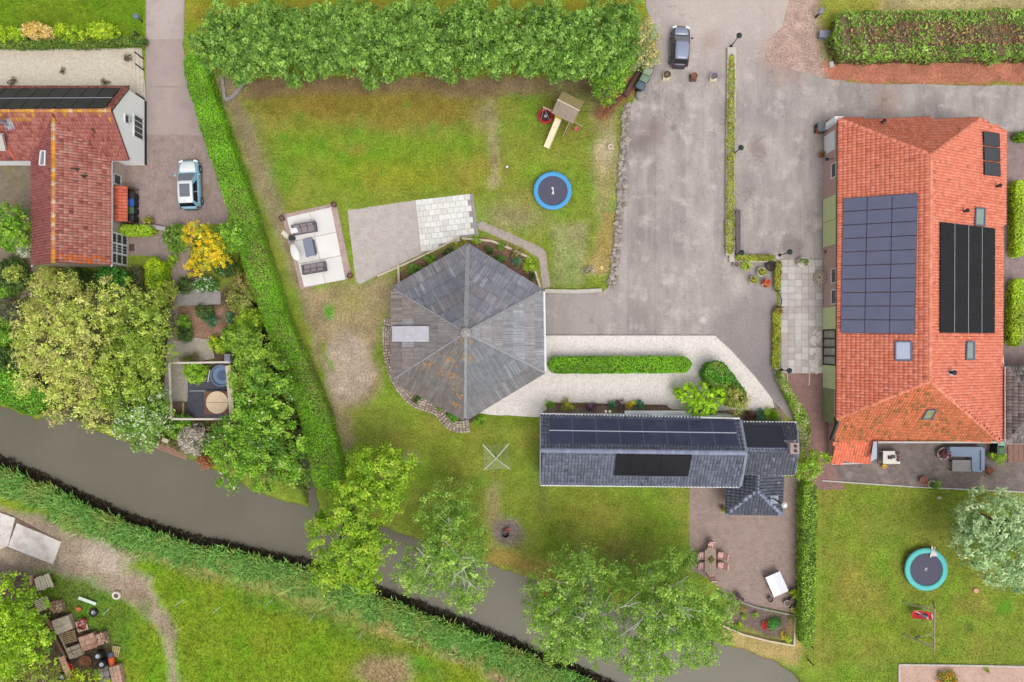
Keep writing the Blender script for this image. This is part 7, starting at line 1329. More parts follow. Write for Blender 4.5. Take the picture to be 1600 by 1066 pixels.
p = W(940, 418, .1); solo('stump', G().lathe([(.18, 0), (.16, .14), (.14, .16)], (p.x, p.y, 0), 10), M('fresh_wood', C(236, 206, 130), .8, .1, 6, .1), 'freshly cut pale yellow stump at the lower corner of the play lawn', 'stump', loc=(p.x, p.y, 0))
g = G(); rs = np.random.RandomState(8)
for _ in range(60): q = W(937 + rs.normal() * 6, 424 + rs.normal() * 5, .02); g.box(q, (.08 * rs.uniform(.5, 1.5), .05, .02), rs.uniform(0, 3))
struct('wood_chips', g, M('chips', C(226, 192, 140), .9, .15, 6, 0), 'stuff'); shrub(920, 425, 8, P_GREY, 'small grey cut brush heap beside the yellow stump', .35, .1)

# ------------------------------------------------------------------ rotary dryer, fire pit, kayak
p = W(775.5, 713); T = Thing('rotary_dryer', p, 'open rotary clothes dryer with four white arms on the lower lawn', 'clothes dryer'); T.part('pole', G().tube(p, p + Vector((0, 0, 1.5)), .035, .03, 8), ZINC); tips = [W(*q, 1.95) for q in ((754.5, 694.5), (795.5, 693), (797.5, 733.5), (756, 734.5))]
for q in tips: T.part('arm', G().bar(p + Vector((0, 0, 1.25)), q, .045, .045), WHITE)
LN = M('line_cord', C(176, 180, 150), .7, .1, 4, 0); g = G()
for k in range(12):
    f = .28 + .06 * k; P_ = [(p + Vector((0, 0, 1.25))).lerp(q, f) for q in tips]
    for i in range(4): g.tube(P_[i], P_[(i + 1) % 4], .009, .009, 3)
T.part('lines', g, LN, kind='stuff')
p = W(790, 833); T = Thing('fire_pit', p, 'dark iron fire pit with a red lid on the ash patch of the lower lawn', 'fire pit'); T.part('bowl', G().lathe([(.2, 0), (.3, .35), (.33, .42), (.28, .42), (.24, .1), (.01, .08)], p, 16), BLACK); T.part('lid', G().box((p.x + .14, p.y + .34, .3), (.42, .3, .05), .5), M('dull_red', C(172, 70, 70), .6, .1, 3, 0)); T.part('handle', G().bar((p.x + .2, p.y + .5, .33), (p.x + .4, p.y + .62, .36), .06, .05), DARK)
g = G(); rs = np.random.RandomState(15)
for _ in range(220): q = W(794 + rs.normal() * 10, 836 + rs.normal() * 8, .01); rr = rs.uniform(.02, .06); g.box(q, (rr, rr * .8, .03), rs.uniform(0, 3), int(rs.randint(2)))
struct('ash_rubble', g, [M('ash_grey', C(140, 134, 144), .95, .2, 6, 0), M('ash_dark', C(88, 82, 88), .95, .2, 6, 0)], 'stuff')
a, bq = W(842, 927, -.3), W(878, 936, -.3); d = (bq - a).normalized(); s_ = Vector((-d.y, d.x, 0)); rings = []
for k in range(9): t_ = k / 8; wv = .42 * math.sin(math.pi * (t_ * .92 + .04)) ** .6; q = a.lerp(bq, t_); rings.append([q - s_ * wv * .6 + Vector((0, 0, -.25)), q + s_ * wv * .6 + Vector((0, 0, -.25)), q + s_ * wv, q + s_ * wv * .6 + Vector((0, 0, .1)), q - s_ * wv * .6 + Vector((0, 0, .1)), q - s_ * wv])
T = Thing('kayak', (a.lerp(bq, .5).x, a.lerp(bq, .5).y, -.55), 'orange kayak half hidden under the left birch at the bank', 'kayak'); T.part('hull', loft(rings), M('orange_plastic', C(236, 96, 40), .45, .06, 2, 0), smooth=True); q = a.lerp(bq, .5); T.part('cockpit', G().lathe([(.3, .10), (.34, .14), (.28, .14), (.26, .08), (.01, .06)], (q.x, q.y, -.3), 14, sx=1.4, sy=.8), CHAR)

# ------------------------------------------------------------------ sofa terrace furniture
GRS = M('grey_cushion', C(150, 140, 144), .9, .1, 8, .2); GRF = M('grey_wicker', C(112, 106, 112), .85, .2, 14, .3)
def sofa(u, v, rz, label, flip):
    p = W(u, v, .4); T = Thing('garden_sofa', (p.x, p.y, .05), label, 'garden sofa', 'sofas on the concrete terrace', rz, True); s = -1 if flip else 1
    T.part('frame', G().box((0, 0, .2), (2.05, .82, .28)), GRF); T.part('backrest', G().box((0, s * .34, .52), (2.05, .14, .44)), GRF)
    for x in (-.96, .96): T.part('armrest', G().box((x, 0, .42), (.14, .82, .3)), GRF)
    for x in (-.58, 0, .58):
        T.part('seat_cushion', G().box((x, -s * .06, .41), (.56, .62, .14), 0, 0, .94), GRS); T.part('back_cushion', G().box((x, s * .22, .60), (.54, .15, .34), 0, 0, .9), GRS)
    for x in (-.9, .9):
        for y in (-.34, .34): T.part('leg', G().box((x, y, .03), (.07, .07, .06)), BLACK)
    return T
sofa(476, 357, R(10), 'grey wicker sofa with a white cushion at the upper side of the terrace', False); sofa(491, 419, R(10), 'grey wicker sofa without pillow at the lower side of the terrace', True)
p = W(459, 360, .7); solo('cushion', G().box((0, 0, 0), (.62, .5, .14), .3, 0, .85), WHITE, 'white cushion lying on the left end of the upper sofa', 'cushion').location = (p.x, p.y, .58)
p = W(483, 387, .42); T = Thing('coffee_table', (p.x, p.y, .05), 'low slate grey rectangular coffee table between the two sofas', 'coffee table', None, R(12), True); T.part('table_top', G().box((0, 0, .42), (.80, 1.52, .05)), M('slate_top', C(134, 142, 160), .4, .06, 2, 0)); T.part('shelf', G().box((.12, 0, .15), (.82, 1.2, .04)), GRF)
for x in (-.34, .34):
    for y in (-.68, .68): T.part('leg', G().box((x, y, .2), (.08, .08, .4)), GRF)
p = W(455.5, 371.5, .6); T = Thing('fire_table', (p.x, p.y, .05), 'round dark pedestal table between the parasol and upper sofa', 'side table'); T.part('table_top', G().lathe([(.26, .52), (.27, .55), (.25, .57)], (p.x, p.y, .05), 18), CHAR); T.part('foot', G().lathe([(.2, 0), (.06, .06), (.05, .52)], (p.x, p.y, .05), 12), CHAR)
p = W(445, 366, .2); solo('cushion', G().box((0, 0, .0), (.78, .48, .16), -.75, 0, .8), M('cream_cloth', C(232, 222, 204), .9, .08, 6, .1), 'cream cushion lying off the terrace edge beside the dark table', 'cushion').location = (p.x, p.y, .12)
T = Thing('folded_parasol', W(457, 392), 'closed white parasol leaning over the left terrace edge', 'parasol'); b = W(455, 378); e0, e1 = W(456, 381, 1.2), W(465.5, 407, 1.5); T.part('base', G().lathe([(.3, 0), (.28, .08), (.05, .1)], (b.x, b.y, .05), 14), GREYC); T.part('pole', G().tube(b + Vector((0, 0, .1)), e0, .03, .03, 6), ZINC); g = G(); d = (e1 - e0).normalized(); s_ = Vector((d.y, -d.x, 0)).normalized(); rings = []
for k, wv in enumerate((.06, .22, .30, .34, .34, .28, .10)):
    q = e0.lerp(e1, k / 6); rings.append([q + s_ * wv * math.cos(a0) * (1 + .15 * (i % 2)) + Vector((0, 0, 1)) * wv * .6 * math.sin(a0) for i, a0 in enumerate(np.linspace(0, 2 * math.pi, 13)[:-1])])
T.part('canopy', loft(rings), M('parasol_cloth', C(246, 244, 238), .85, .04, 4, .1))
DPOT = M('maroon_pot', C(96, 56, 58), .5, .15, 4, 0)
for u, v, lab in ((521.5, 319.5, 'dark maroon pot at the top right corner of the sofa terrace'), (546.5, 431, 'dark maroon pot at the lower right corner of the sofa terrace'), (440, 341, 'dark maroon pot at the left corner of the sofa terrace')): pot(u, v, 4.2, lab, DPOT, h_=.45, group='pots at the sofa terrace corners')

# ------------------------------------------------------------------ long bench in the yard
p = W(1149, 364); T = Thing('long_bench', p, 'very long dark weathered bench against the yard dividing wall', 'bench'); DB = M('dark_bench_wood', C(112, 100, 102), .9, .25, 6, .3)
for k, (du, zz) in enumerate(((-2.5, .78), (1.0, .45), (4.0, .45))): T.part('plank', G().box((W(1149 + du, 364).x, p.y, zz), (.13, 3.85, .05)), DB)
for k in range(4): y = p.y - 1.75 + k * 1.17; T.part('leg', G().box((p.x + .12, y, .21), (.42, .07, .42)), BLACK)
# ------------------------------------------------------------------ brick terrace: table, chairs, white table, pots
p = W(1110, 877, .74); T = Thing('garden_table', (p.x, p.y, .012), 'oval wooden garden table with six checked chairs on the brick terrace', 'garden table'); TW = M('table_wood', C(178, 156, 138), .8, .2, 7, .2); n = 24
for k in range(5):
    x = (k - 2) * .19; hl = 1.18 * math.sqrt(max(.2, 1 - (abs(x) / .58) ** 2.6)); T.part('slat', G().box((p.x + x, p.y, .73), (.178, 2 * hl, .035)), TW)
for x in (-.3, .3):
    for y in (-.7, .7): T.part('leg', G().box((p.x + x, p.y + y, .355), (.07, .07, .69)), TW)
q = W(1112, 875, .9); T = Thing('table_plant', (q.x, q.y, .75), 'small green plant in a bowl on the oval garden table', 'plant'); T.part('bowl', G().lathe([(.12, 0), (.2, .1), (.17, .1), (.01, .04)], (q.x, q.y, .75), 12), TERRA); T.part('leaves', leaf_cloud('leaves', [((q.x, q.y, .92), (.26, .22, .14))], pal((120, 146, 60), (100, 126, 50)), .09, 1.8, .15, 3, origin=(q.x, q.y, .75)), None)
CHK = None
def check_mat():
    m, t, b = base_nodes('red_white_check'); tc = nd(t, 'ShaderNodeTexCoord'); sx = nd(t, 'ShaderNodeSeparateXYZ'); t.links.new(tc.outputs['Object'], sx.inputs[0]); outs = []
    for ax in (0, 1):
        a = nd(t, 'ShaderNodeMath', operation='MULTIPLY'); a.inputs[1].default_value = 6.2; t.links.new(sx.outputs[ax], a.inputs[0]); f = nd(t, 'ShaderNodeMath', operation='FRACT'); t.links.new(a.outputs[0], f.inputs[0]); g_ = nd(t, 'ShaderNodeMath', operation='GREATER_THAN'); g_.inputs[1].default_value = .5; t.links.new(f.outputs[0], g_.inputs[0]); outs.append(g_.outputs[0])
    ad = nd(t, 'ShaderNodeMath', operation='ADD'); t.links.new(outs[0], ad.inputs[0]); t.links.new(outs[1], ad.inputs[1]); h_ = nd(t, 'ShaderNodeMath', operation='MULTIPLY'); h_.inputs[1].default_value = .5; t.links.new(ad.outputs[0], h_.inputs[0])
    t.links.new(mixc(t, h_.outputs[0], C(250, 232, 226), C(226, 112, 106)), b.inputs['Base Color']); b.inputs['Roughness'].default_value = .9; return m
CHK = check_mat(); T = Thing('garden_chair', (0, 0, 0), '', 'garden chair', 'chairs around the oval table', 0, True); T.part('frame', G().box((0, 0, .41), (.56, .56, .05)), TW)
for x in (-.25, .25):
    for y in (-.25, .25): T.part('leg', G().box((x, y, .2), (.05, .05, .4)), TW)
    T.part('armrest', G().box((x * 1.12, .02, .64), (.06, .5, .03)), TW)
T.part('seat_cushion', G().box((0, .02, .47), (.54, .54, .07), 0, 0, .95), CHK); g = G(); g.bar((0, -.24, .50), (0, -.42, 1.02), .54, .08); T.part('back_cushion', g, CHK); [T.part('back_post', G().bar((x, -.28, .44), (x, -.47, 1.04), .05, .05), TW) for x in (-.26, .26)]; ch0 = T.o
for k, (u, v, a0, lab) in enumerate(((1111, 853, 180, 'red checked chair at the top end of the oval table'), (1112, 898, 6, 'red checked chair at the bottom end of the oval table'), (1097, 868, -90, 'red checked chair at the upper left of the oval table'), (1097, 884, -90, 'red checked chair at the lower left of the oval table'), (1127, 868, 84, 'red checked chair at the upper right of the oval table'), (1127, 884, 86, 'red checked chair at the lower right of the oval table'))):
    o = ch0 if k == 0 else copy_tree(ch0); q = W(u, v, .5); o.location = (q.x, q.y, .012); o.rotation_euler = (0, 0, R(a0)); o['label'] = lab
p = W(1214, 913, .76); T = Thing('white_table', (p.x, p.y, .012), 'white folding table with a two tone top standing askew on the brick terrace', 'table', None, R(24), True)
for s, c_ in ((-1, (246, 246, 248)), (1, (228, 228, 236))): T.part('table_top', G().box((s * .34, 0, .74), (.675, 1.85, .04)), M('table_white_%d' % (s + 1), C(*c_), .4, .03, 2, 0))
for x in (-.6, .6):
    for y in (-.8, .8): T.part('leg', G().box((x, y, .36), (.05, .05, .72)), CHAR)
T.part('apron', G().box((0, .9, .66), (1.3, .04, .12)).box((-.66, 0, .66), (.04, 1.76, .12)), CHAR)
pot(1204, 937, 4, 'small dark pot left of the white folding table', CHAR); pot(1230, 943, 5, 'grey ringed pot below the white folding table', GLAZE); pot(1238, 940, 5, 'dark pot beside the grey ringed pot near the hedge', CHAR); pot(1239, 927, 6, 'pot with a yellow green plant right of the white folding table', CHAR, P_LIME, 6); pot(1239, 951, 5, 'pot with an olive plant at the terrace corner', CHAR, P_MOSS, 5); pot(1131, 796, 4, 'small planted pot at the corner of the hipped annex', DARK, P_MOSS, 5); pot(233, 347, 7, 'round pot with a bushy yellow green plant beside the driveway', TERRA, P_MOSS, 7)
# ------------------------------------------------------------------ patio at the farmhouse
p = W(1393, 715, .75); T = Thing('patio_table', (p.x, p.y, .012), 'square white table with dark pots on it beside the farmhouse', 'table'); T.part('table_top', G().box((p.x, p.y, .74), (1.45, 1.1, .05)), M('offwhite_top', C(228, 222, 212), .6, .05, 3, 0))
for x in (-.62, .62):
    for y in (-.45, .45): T.part('leg', G().box((p.x + x, p.y + y, .36), (.07, .07, .72)), WHITE)
for u, v, r, lab, cc in ((1391, 715, .16, 'dark red box on the square white table, left', (88, 52, 56)), (1396, 714, .15, 'dark green box on the square white table, middle', (70, 84, 80)), (1403, 708, .17, 'dark maroon box at the top corner of the white table', (90, 60, 60))): q = W(u, v, .85); solo('box', G().box((0, 0, 0), (r * 2, r * 1.7, .12)).box((0, 0, .065), (r * 1.7, r * 1.4, .02)), M('box_%d' % u, C(*cc), .6, .1, 3, 0), lab, 'box').location = (q.x, q.y, .83)
for v, lab in ((713.5, 'maroon round dish on the white table, upper of two'), (718.5, 'maroon round dish on the white table, lower of two')): q = W(1403.5, v, .8); solo('dish', G().lathe([(.1, 0), (.17, .05), (.14, .05), (.01, .02)], (0, 0, 0), 12), M('maroon_dish', C(104, 48, 54), .4, .1, 3, 0), lab, 'dish').location = (q.x, q.y, .77)
p = W(1382, 729, .3); solo('bucket', G().lathe([(.16, 0), (.2, .3), (.17, .3), (.01, .2)], (0, 0, 0), 12), M('yellow_bucket', C(220, 176, 60), .5, .1, 3, 0), 'yellow bucket on the ground below the square white table', 'bucket').location = (p.x, p.y, .014)
T = Thing('corner_sofa', W(1520, 718), 'corner sofa under a blue grey weather cover on the patio', 'corner sofa'); z = .65; Lp = [(1481, 700), (1484, 698), (1534, 698), (1539, 703), (1539, 733), (1535, 738), (1522, 738), (1519, 735), (1519, 714), (1482, 713), (1480, 710)]
CV = M('blue_grey_cover', C(134, 148, 170), .6, .08, 2.5, .15); Pw = [(W(u, v, z).x, W(u, v, z).y) for u, v in Lp]; cx_ = sum(q[0] for q in Pw) / len(Pw); cy_ = sum(q[1] for q in Pw) / len(Pw); g = G(); n = len(Pw)
vs = [(x, y, .0) for x, y in Pw] + [(x, y, z - .06) for x, y in Pw] + [(x + (cx_ - x) * .04, y + (cy_ - y) * .04, z) for x, y in Pw]; g.add(vs, [(i, (i + 1) % n, (i + 1) % n + n, i + n)[::-1] for i in range(n)] + [(i + n, (i + 1) % n + n, (i + 1) % n + 2 * n, i + 2 * n)[::-1] for i in range(n)] + [tuple(range(2 * n, 3 * n))]); T.part('cover', g, CV); g = G(); bk = [W(u, v, z + .14) for u, v in ((1484, 699), (1535, 699))]; g.bar(bk[0] - Vector((0, .12, .08)), bk[1] - Vector((0, .12, .08)), .3, .18); g.bar(W(1535, 700, z + .06), W(1535, 735, z + .06), .3, .14); T.part('back_bulge', g, CV)
p = W(1503, 728, .5); T = Thing('slatted_table', (p.x, p.y, .012), 'grey slatted table tucked in front of the covered corner sofa', 'table')
for k in range(7): T.part('slat', G().box((p.x, p.y + (k - 3) * .142, .5), (1.66, .125, .03)), M('grey_slats', C(164, 158, 158), .8, .12, 5, .1) if k == 0 else bpy.data.materials['grey_slats'])
for x in (-.75, .75):
    for y in (-.4, .4): T.part('leg', G().box((p.x + x, p.y + y, .24), (.08, .08, .48)), CHAR)
pot(1474, 709, 9, 'burgundy planted pot at the left end of the covered sofa', LGR, pal((124, 60, 78), (100, 48, 64)), 8); pot(1443, 751, 6, 'terracotta pot at the lawn edge of the patio', TERRA); pot(1456, 757, 6, 'white ringed pot at the lawn edge of the patio', LGR, P_DK, 5)
p = W(1468, 778, .2); solo('lantern', G().lathe([(.12, 0), (.14, .2), (.06, .3)], (0, 0, 0), 10), LGR, 'pale lantern standing in the grass below the patio pots', 'lantern').location = (p.x, p.y, 0)
p = W(1562, 692, .9); wheelie_bin(1563, 692, 0, M('mint_plastic', C(150, 190, 170), .5, .1, 2, 0), 'mint lidded wheelie bin between farmhouse corner and grey shed', None); wheelie_bin(1562, 703, 0, GRN, 'dark green wheelie bin below the mint lidded bin', None)
T = Thing('timber_deck', W(1590, 710), 'brown timber deck below the grey shed', 'deck')
for k in range(9): T.part('board', G().box((W(1578 + k * 8, 710).x, W(1578, 708).y, .05), (.42, 1.6, .08)), M('deck_brown', C(150, 116, 104), .85, .2, 6, .2) if k == 0 else bpy.data.materials['deck_brown'])
p = W(1285, 200, .5); T = Thing('storage_box', (p.x - .1, p.y, .012), 'dark grey storage box at the north west corner of the farmhouse', 'box'); T.part('body', G().box((p.x - .1, p.y, .4), (.8, .7, .75)), CHAR); T.part('lid', G().box((p.x - .1, p.y, .8), (.86, .76, .06), 0, 0, .95), M('grey_lid', C(120, 124, 128), .5, .1, 2, 0))
for u, v, cc, lab in ((1295, 193, (196, 60, 50), 'red flowering pot behind the grey storage box'), (1279, 204, (190, 90, 70), 'small red pot in front of the grey storage box'), (1284, 242, (190, 110, 70), 'small rust pot at the foot of the farmhouse wall'), (1292, 393, (150, 80, 60), 'brown pot at the farmhouse wall above the slab terrace')): pot(u, v, 4, lab, TERRA, pal(cc, (90, 100, 50)), 5)
# ------------------------------------------------------------------ pergola, hot tub, jetty
T = Thing('pergola', W(314, 611), 'square white painted pergola frame around a hot tub and dark floor', 'pergola'); zt_ = 2.3; PW = M('pergola_white', C(224, 212, 202), .7, .08, 4, .1); k1, k2, k3, k4 = W(265, 567.5, zt_), W(359, 566, zt_), W(362, 655, zt_), W(268, 655, zt_)
for a, bq in ((k1, k2), (k4, k3), (k1, k4)): T.part('beam', G().bar(a, bq, .15, .15), PW)
T.part('roof_board', G().slab([W(352, 572, zt_), W(361, 570, zt_), W(366, 655, zt_), W(359, 656, zt_)], .06), PALEWOOD, label='broad pale board along the right side of the frame')
for q in (k1, k2, k3, k4): T.part('post', G().box((q.x, q.y, 1.15), (.13, .13, 2.28)), PW)
sheet('pergola_floor', [(294, 585), (358, 582), (358, 652), (293, 652)], .03, M('dark_floor', C(84, 84, 98), .7, .18, 1.5, .1)); sheet('pergola_path', [(270, 570), (294, 570), (292, 626), (270, 626)], .028, GREYGRAV); solo('floor_strip', G().bar(W(296, 611, .05), W(350, 611, .05), .08, .03), ZINC, 'thin pale strip across the dark pergola floor', 'strip')
p = W(346, 587, .8); T = Thing('hot_tub', (p.x, p.y, .03), 'round blue grey hot tub under the pergola', 'hot tub'); TG = M('tub_grey', C(112, 124, 152), .35, .06, 2, 0); T.part('shell', G().lathe([(.85, 0), (.92, .78), (.95, .82), (.84, .82), (.8, .5), (.55, .48), (.5, .2), (.01, .18)], (p.x, p.y, .03), 28), TG); T.part('water', G().lathe([(.81, .62), (.81, .63)], (p.x, p.y, .03), 24), M('tub_water', C(118, 140, 170), .05, .05, 1, 0)); T.part('rim', G().lathe([(.9, .8), (.97, .82), (.97, .86), (.9, .86)], (p.x, p.y, .03), 28), M('tub_rim', C(186, 196, 214), .4, .05, 2, 0)) if False else None
T.part('step', G().lathe([(.45, .64), (.44, .66), (.22, .66)], (p.x, p.y, .03), 20), M('tub_inner', C(84, 100, 130), .4, .06, 2, 0)); T.part('ladder', G().bar((p.x - .95, p.y + .5, .9), (p.x - 1.12, p.y - .55, .9), .05, .05).bar((p.x - 1.0, p.y + .4, .03), (p.x - 1.0, p.y + .4, .9), .04, .04).bar((p.x - 1.1, p.y - .45, .03), (p.x - 1.1, p.y - .45, .9), .04, .04), WHITE)
p = W(339, 629, .55); T = Thing('round_cover', (p.x, p.y, .03), 'round beige wooden tub cover lying on a brown platform', 'tub cover'); T.part('platform', G().box((p.x - .1, p.y - .05, .22), (2.1, 2.0, .42)), M('brown_platform', C(128, 92, 80), .85, .2, 6, .2)); 
for s in (-1, 1):
    pts = [(p.x + .95 * math.cos(a0), p.y + s * .015 + s * .95 * abs(math.sin(a0))) for a0 in np.linspace(0, math.pi, 18)]; T.part('half_cover', G().prism(pts, .44, .54), M('beige_cover', C(236, 208, 176), .7, .08, 3, .05) if s < 0 else bpy.data.materials['beige_cover'])
p = W(275, 640, .1); T = Thing('planter_bed', (p.x, p.y, .02), 'square brown planting bed in the pergola corner', 'planter'); T.part('soil', G().box((p.x, p.y, .1), (1.25, 1.3, .14)), SOIL); T.part('edge', G().bar((p.x + .66, p.y - .6, .12), (p.x + .66, p.y + .6, .12), .06, .2), PALEWOOD); T.part('plants', leaf_cloud('plants', [((p.x - .1, p.y - .2, .3), (.5, .35, .2))], pal((120, 110, 60), (150, 90, 70), (100, 116, 54)), .1, 1.0, .2, 5, origin=(p.x, p.y, .02)), None)
T = Thing('garden_chest', W(355, 561, .4), 'grey garden chest outside the upper pergola beam', 'chest'); q = W(356, 561, .5); T.part('body', G().box((q.x, q.y, .3), (.45, .8, .55)), ZINC); T.part('lid', G().box((q.x, q.y, .6), (.5, .86, .05)), M('chest_lid', C(150, 152, 170), .5, .08, 2, 0))
T = Thing('jetty', W(268, 702, -.2), 'small brown plank jetty on the canal bank below the pergola', 'jetty'); a, bq = W(246, 694, -.1), W(294, 712, -.1)
for k in range(4): d = Vector((-.35, -.94, 0)); T.part('plank', G().bar(a + d * (k * .19 - .25), bq + d * (k * .19 - .25), .17, .05), M('jetty_wood', C(160, 126, 108), .85, .2, 6, .2) if k == 0 else bpy.data.materials['jetty_wood'])
T.part('crate_step', G().box(W(259, 688, .2), (.55, .32, .3), -.35), PALEWOOD); g = G()
for t_ in (.1, .5, .9): q = a.lerp(bq, t_) + Vector((0, -.3, 0)); g.tube(q + Vector((0, 0, -1.2)), q, .05, .05, 6)
T.part('pile', g, BROWNWOOD)
# ------------------------------------------------------------------ fences and posts
def fence(pts, h_, label, name='wire_fence', step=2.2, posts=None):
    P = resample(px(pts), step) if posts is None else px(posts); T = Thing(name, P[0], label, 'fence')
    for q in P: T.part('post', G().box((q.x, q.y, h_ / 2), (.09, .09, h_)), CHAR)
    g = G()
    for k in range(len(P) - 1):
        for zz in (.15, h_ * .5, h_ - .05): g.tube(P[k] + Vector((0, 0, zz)), P[k + 1] + Vector((0, 0, zz)), .008, .008, 3)
    T.part('wire', g, DARK); return T
fence([(223, 60), (224, 92), (225, 110), (226, 155)], 1.4, 'dark posted wire fence between the gravel terrace and driveway'); fence([(-60, 69), (0, 69), (120, 70), (222, 64)], 1.3, 'dark wire fence behind the lime shrubs at the top left', step=3.5); fence([(1264, 905), (1265, 935), (1266, 972), (1265, 1006), (1262, 1033)], 1.2, 'dark posted wire fence along the left edge of the right lawn', posts=[(1263, 930), (1264, 970), (1262, 1004), (1262, 1030)])
for k, (u, v, du, dv, lab) in enumerate(((285, 938, -8, 5, 'white fence stake in the meadow, nearest the track'), (343, 949, -6, 5, 'white fence stake in the meadow, second from the track'), (424, 938, -5, 4, 'white fence stake in the meadow closest to the reeds'), (490, 962, -4, 8, 'white fence stake in the meadow, second from the right'), (564, 990, -4, 7, 'white fence stake in the meadow, rightmost'), (167, 955, -8, 8, 'white stake in the grass beside the dark tyre'), (1218, 1061, 0, 0, 'white stake at the canal bank below the right fence'))):
    q = W(u, v); T = Thing('fence_stake', q, lab, 'stake', 'white stakes in the grass'); T.part('rod', G().tube(q + Vector((du / 36, -dv / 36, .9 if k < 5 else .12)), q - Vector((du / 36, -dv / 36, -.05)), .028, .028, 6), WHITE); T.part('tip', G().ball(q + Vector((du / 36, -dv / 36, .9 if k < 5 else .12)), .035, 6, 4), WHITE)
p = W(213, 26, 1.0); T = Thing('letter_box', (p.x, p.y, 0), 'grey round topped letter box on the grass beside the driveway', 'letter box'); T.part('post', G().tube((p.x, p.y, 0), (p.x, p.y, .9), .05, .05, 8), DARK); T.part('box', G().lathe([(.2, .9), (.25, 1.0), (.22, 1.15), (.05, 1.22)], (p.x, p.y, 0), 12), M('slate_box', C(112, 136, 146), .5, .1, 3, 0))
p = W(1281, 19, .8); T = Thing('letter_box', (p.x, p.y, 0), 'lilac grey post box leaning at the verge of the road entrance', 'letter box'); T.part('post', G().box((p.x - .03, p.y - .1, .4), (.14, .14, .8)), BLACK); T.part('box', G().box((p.x, p.y, .95), (.3, .5, .3), -.4), M('lilac_box', C(140, 138, 160), .5, .1, 3, 0))
p = W(1290, 55, .3); T = Thing('utility_cabinet', (p.x, p.y, 0), 'low blue grey utility cabinet by the brown middled hedge', 'cabinet'); T.part('body', G().box((p.x, p.y, .25), (1.15, .55, .5), -.05), M('cabinet_grey', C(138, 140, 160), .6, .1, 3, .05)); T.part('lid', G().box((p.x, p.y, .52), (1.2, .6, .05), -.05), M('cabinet_lid', C(150, 152, 172), .6, .12, 3, .05))
p = W(1299, 101, .1); solo('kerb_stone', G().box((0, 0, .1), (.4, .5, .2), .2, 0, .9), CONC, 'pale square stone at the lower left corner of the flat hedge', 'stone').location = (p.x, p.y, .012)
p = W(206, 387, .02); solo('drain_mat', G().box((0, 0, .02), (.45, .6, .04)).box((0, 0, .045), (.36, .5, .02)), M('door_mat', C(96, 82, 72), .95, .2, 8, .2), 'dark brown doormat outside the glazed porch', 'doormat').location = (p.x, p.y, .014)
# ------------------------------------------------------------------ scrap and pallets at the bottom left
def pallet(u, v, rz, z, w_, d_, n, label, top=PALEWOOD, name='pallet'):
    p = W(u, v, z + .15); T = Thing(name, (p.x, p.y, z), label, 'pallet', None, rz, True); me = mesh('slat', G().box((0, 0, 0), (d_, w_ / n * .62, .03)), top)
    for k in range(n): o = link('slat', me, T.o); o.location = (0, (k - (n - 1) / 2) * w_ / n, .15)
    for x in (-.46, 0, .46): T.part('bearer', G().box((x * d_, 0, .07), (.09, w_, .12)), TIMBER)
    return T
def stack(u, v, rz, nx, ny, sz, layers, mats, label, name, cat, unit='brick', z=0.0, jit=.03, hole=0.0, seed=1):
    h_ = layers * sz[2]; p = W(u, v, h_ + z); T = Thing(name, (p.x, p.y, z), label, cat, None, rz, True); rs = np.random.RandomState(seed); me = [mesh(unit, G().box((0, 0, 0), (sz[0] - .015, sz[1] - .015, sz[2] - .01)), m_) for m_ in mats]
    for l in range(layers):
        for i in range(nx):
            for j in range(ny):
                if l == layers - 1 and rs.rand() < hole: continue
                o = link(unit, me[rs.randint(len(me))], T.o); o.location = ((i - (nx - 1) / 2) * sz[0] + rs.normal() * jit * .3, (j - (ny - 1) / 2) * sz[1] + rs.normal() * jit * .3, (l + .5) * sz[2]); o.rotation_euler = (0, 0, rs.normal() * jit)
    return T
OLDB = [M('old_brick_%s' % 'abc'[i], C(*c), .95, .2, 5, .3) for i, c in enumerate([(184, 140, 122), (168, 122, 106), (196, 156, 138)])]; OLDS = [M('old_slab_%s' % 'ab'[i], C(*c), .95, .15, 3, .2) for i, c in enumerate([(190, 176, 158), (176, 160, 142)])]; CLAY = [M('clay_block_%s' % 'ab'[i], C(*c), .95, .2, 5, .3) for i, c in enumerate([(190, 160, 140), (168, 130, 112)])]
p = W(66, 911, .6); T = Thing('board_stack', (p.x, p.y, 0), 'bundle of pale cream boards lying side by side on the scrap pile', 'boards', None, R(18), True)
for k in range(6): T.part('board', G().box(((k - 2.5) * .24, .02 * math.sin(k * 2.0), .42 + .02 * (k % 2)), (.19, 1.05 + .1 * (k % 3), .12), (k - 2.5) * .03), M('cream_board', C(232, 216, 192), .8, .12, 5, .1) if k == 0 else bpy.data.materials['cream_board'])
T.part('support', G().box((0, -.3, .2), (1.4, .1, .36)).box((0, .3, .2), (1.4, .1, .36)), BROWNWOOD)
solo('timber_post', G().bar(W(49, 899, .5), W(48.5, 914, .45), .2, .18), M('pinkish_post', C(206, 152, 140), .8, .15, 5, .1), 'pinkish timber post beside the cream boards', 'post', loc=W(49, 906, .3))
pallet(66, 944, R(25), .35, 1.05, 1.15, 7, 'slatted grey pallet leaning under the bright edge tree'); stack(87, 949, R(12), 4, 4, (.25, .25, .12), 4, CLAY, 'uneven pile of hollow clay blocks right of the slatted pallet', 'brick_pile', 'bricks', hole=.25, jit=.12, seed=3); stack(97, 977, R(20), 2, 2, (.78, .62, .14), 4, OLDS, 'square stack of grey brown slabs in the middle of the scrap pile', 'slab_stack', 'slab stack', 'slab', seed=4, jit=.04)
